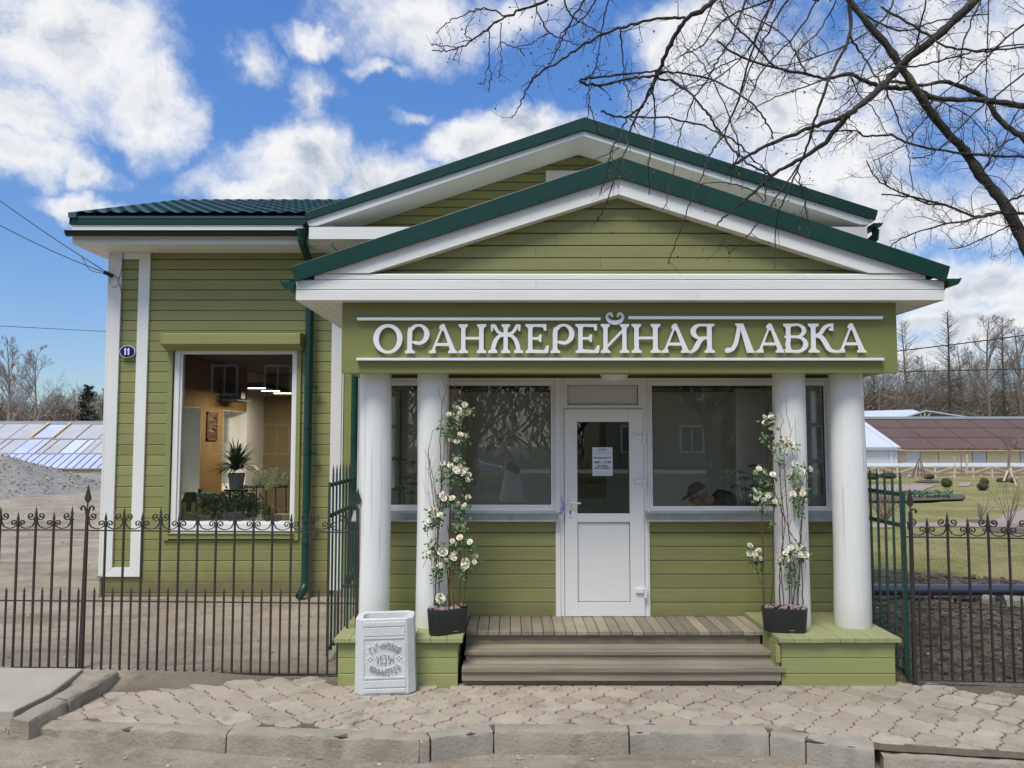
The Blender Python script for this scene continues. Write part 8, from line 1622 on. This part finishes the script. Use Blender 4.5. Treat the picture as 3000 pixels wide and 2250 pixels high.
# man bending forward in the porch
q = lambda x, y, Y=8.55: tuple(Pp(x, y, Y)); fl = ZDK + .07
hc = Pp(2044, 1452, 8.5); nk = Pp(2084, 1470, 8.52); ch_ = Pp(2118, 1482, 8.54); pv = Pp(2190, 1520, 8.58)
person('man in dark cap and glasses bending forward behind the right porch window', tuple(hc), (-.88, -.06, -.42), (-.42, 0, .9), tuple(nk), tuple(ch_), tuple(pv), ((ch_.x - .06, 8.36, ch_.z - .02), (ch_.x - .06, 8.72, ch_.z - .02)), ((ch_.x - .10, 8.33, ch_.z - .30), (ch_.x - .10, 8.76, ch_.z - .30)), ((ch_.x - .28, 8.40, ch_.z - .50), (ch_.x - .28, 8.70, ch_.z - .50)), ((pv.x - .06, 8.50, .84), (pv.x - .06, 8.68, .84)), ((pv.x, 8.50, fl), (pv.x, 8.68, fl)), (((-.6, 0, -.8), (-.5, 0, .3), .5),) * 2, ('jacket_black', 'trouser'), 'hair_grey', cap=True)
sx_ = Xp(1697, 1300, 11.55); hz_ = Zp(1284, 11.55)
mb = MB(); mb.box(sx_ - .4, sx_ + .4, 11.2, 11.88, .105, .30); tag(mb.build('step_board', 'grey_box'), 'low board behind the counter inside the door', 'board')
person('shop assistant in dark clothes standing at the counter beyond the door glass', (sx_, 11.5, hz_), (.3, -1, -.2), (0, 0, 1), (sx_, 11.52, hz_ - .17), (sx_, 11.53, hz_ - .38), (sx_, 11.53, hz_ - .76), ((sx_ + .18, 11.53, hz_ - .26), (sx_ - .18, 11.53, hz_ - .26)), ((sx_ + .24, 11.5, hz_ - .54), (sx_ - .24, 11.5, hz_ - .54)), ((sx_ + .14, 11.35, hz_ - .66), (sx_ - .14, 11.35, hz_ - .66)), ((sx_ + .09, 11.52, hz_ - 1.2), (sx_ - .09, 11.52, hz_ - 1.2)), ((sx_ + .09, 11.55, .37), (sx_ - .09, 11.55, .37)), (((0, -1, -.1), (0, 0, -1), .4),) * 2, ('jacket_black', 'trouser'), 'hair_brown')
gz_ = zground(0, -.45)
person('woman in a beige coat raising a phone on the verge, mirrored in the porch glass', (0, -.34, 2.10), (0, 1, -.02), (0, 0, 1), (0, -.38, 1.93), (0, -.40, 1.72), (0, -.40, 1.34), ((.19, -.39, 1.86), (-.19, -.39, 1.86)), ((.33, -.22, 1.70), (-.33, -.22, 1.74)), ((.13, -.12, 2.02), (-.13, -.12, 2.04)), ((.10, -.39, gz_ + .50), (-.10, -.39, gz_ + .50)), ((.10, -.40, gz_ + .07), (-.10, -.40, gz_ + .07)), (((-.6, .35, .7), (0, 1, 0), .25), ((.6, .35, .7), (0, 1, 0), .25)), ('coat_beige', 'coat_beige'), 'hair_brown', coat=(0, -.40, gz_ + .42))
t = thing('phone', 'dark phone held up by the woman in the beige coat', 'phone', (0, -.06, 2.12)); mb = MB(); mb.box(-.075, .075, -.072, -.064, 2.085, 2.155); mb.build('phone_body', 'black_plastic', t, bevel=.003)
t = thing('shoulder_bag', 'dark sling bag across the beige coat', 'bag', (0, -.2, 1.5)); mb = MB(); mb.obox((.03, -.205, 1.50), (.13, .0, -.05), (0, .04, 0), (.03, 0, .075)); mb.build('bag', 'jacket_black', t, bevel=.03); mb = MB(); mb.tube([(.13, -.22, 1.46), (.02, -.215, 1.66), (-.12, -.26, 1.90), (-.14, -.38, 1.96)], .013, 6); mb.build('strap', 'jacket_black', t)

# ================================================================== ACROSS THE ROAD (seen only mirrored in the glass)
mat('brick', (.20, .09, .06), .9, (.26, .13, .09), 3, .9); mat('render_tan', (.25, .22, .13), .9, (.31, .27, .17), .5, .9); mat('glass_dark', (.03, .035, .04), .15); mat('car_white', (.60, .61, .62), .3, coat=.6)
def house(lab, x0, x1, y, h, m_, rows, pitch):
    t = thing('house', lab, 'building', ((x0 + x1) / 2, y, 0)); mb = MB(); mb.box(x0, x1, y - 10, y, -.2, h); mb.build('wall', m_, t); mb = MB(); mb.prism([(x0 - .5, y + .5, h), (x0 - .5, y - 10.5, h), (x0 - .5, y - 5, h + 2.5)], (x1 - x0 + 1, 0, 0)); mb.build('roof', 'seam', t); x = x0 + 1.2
    while x < x1 - 1.6:
        for r in range(rows): z = 1.2 + 3 * r; mb = MB(); ring(mb, x, x + 1.4, z, z + 1.6, x + .12, x + 1.28, z + .12, z + 1.48, y + .005, y + .06); mb.box(x + .66, x + .74, y + .005, y + .055, z + .12, z + 1.48); w = mb.build('window', 'white_plastic', t); mb = MB(); mb.box(x + .12, x + 1.28, y + .003, y + .02, z + .12, z + 1.48); mb.build('pane', 'glass_dark', w)
        x += pitch
house('brick house with white windows across the road, mirrored in the big shop window', -30, -11, -20, 9.5, 'brick', 3, 2.7)
house('long tan house across the road, mirrored in the right porch window', 5, 34, -30, 7.5, 'render_tan', 2, 3.4)
def pole_tree(lab, x, y, H, seed):
    rg = random.Random(seed); root = thing('street_tree', lab, 'tree', (x, y, 0), 'bare trees across the road'); tr, cr = MB(), MB(); pts = [Vector((x + rg.gauss(0, .06) * k, y, ROAD + H * k / 8)) for k in range(9)]; rr_ = [.26 * (1 - k / 10) for k in range(9)]; tr.tube(pts, rr_, 8); o = dict(rel=True, segs=5, seg=1, kids=(4, 5, 6), spread=.7, up=.05, wob=.12, shrink=.55, sides=3, clear=.2, rmin=.012)
    for j in range(12): i = rg.randrange(2, 8); b = rg.uniform(0, 2 * PI); grow(cr, pts[i], Vector((math.cos(b), math.sin(b), .7)), H * .35, rr_[i] * .5, 2, rg, o)
    tr.build('trunk', 'bark_dark', root, smooth=True); cr.build('crown', 'bark_dark', root)
for i, (x, y, lab) in enumerate(((-6, -9, 'bare street tree mirrored left of the door'), (-1.6, -14, 'bare street tree mirrored near the left edge of the door'), (6.5, -10, 'thick bare street tree mirrored in the left half of the right porch window'), (9.4, -15, 'second bare street tree mirrored in the right porch window'), (-14, -12, 'bare street tree in front of the brick house'), (2.2, -18, 'bare street tree mirrored in the door glass'))): pole_tree(lab, x, y, 8, 50 + i)
mb = MB(); rg = random.Random(66)
for _ in range(9000): x, y = rg.uniform(-70, 70), rg.uniform(-62, -52); sliver(mb, Vector((x, y, rg.uniform(0, 1) ** .8 * 9)), Vector((rg.gauss(0, .7), rg.gauss(0, .3), 1)), rg.uniform(1, 4), rg.uniform(.06, .16), rg)
tag(mb.build('woodland', 'twig_mass'), kind='stuff')
t = thing('parked_car', 'white car parked across the road, mirrored left of the door', 'car', (-2.5, -24, ROAD)); mb = MB(); pr = [(-2.1, .35), (-2.15, .75), (-1.9, .98), (-1.1, 1.02), (1.2, .98), (2.0, .85), (2.15, .6), (2.1, .35)]
mb.prism([(-2.5 + x, -24.8, ROAD + z) for x, z in pr][::-1], (0, 1.65, 0)); mb.build('body', 'car_white', t, bevel=.06); mb = MB(); mb.prism([(-2.5 + x, -24.7, ROAD + z) for x, z in ((-1.7, 1.0), (-1.2, 1.4), (.3, 1.42), (1.15, .99))][::-1], (0, 1.45, 0)); cab = mb.build('cabin', 'car_white', t, bevel=.05); mb = MB(); mb.prism([(-2.5 + x, -23.24, ROAD + z) for x, z in ((-1.45, 1.04), (-1.1, 1.34), (.25, 1.36), (.85, 1.04))][::-1], (0, .006, 0)); mb.build('window', 'glass_dark', cab)
for x in (-1.35, 1.35):
    for y in (-24.75, -23.3): mb = MB(); mb.tube([(-2.5 + x, y - .1, ROAD + .32), (-2.5 + x, y + .1, ROAD + .32)], .32, 16); w = mb.build('wheel', 'dark_rubber', t); mb = MB(); mb.tube([(-2.5 + x, y - .11, ROAD + .32), (-2.5 + x, y + .11, ROAD + .32)], .19, 12); mb.build('rim', 'zinc', w)
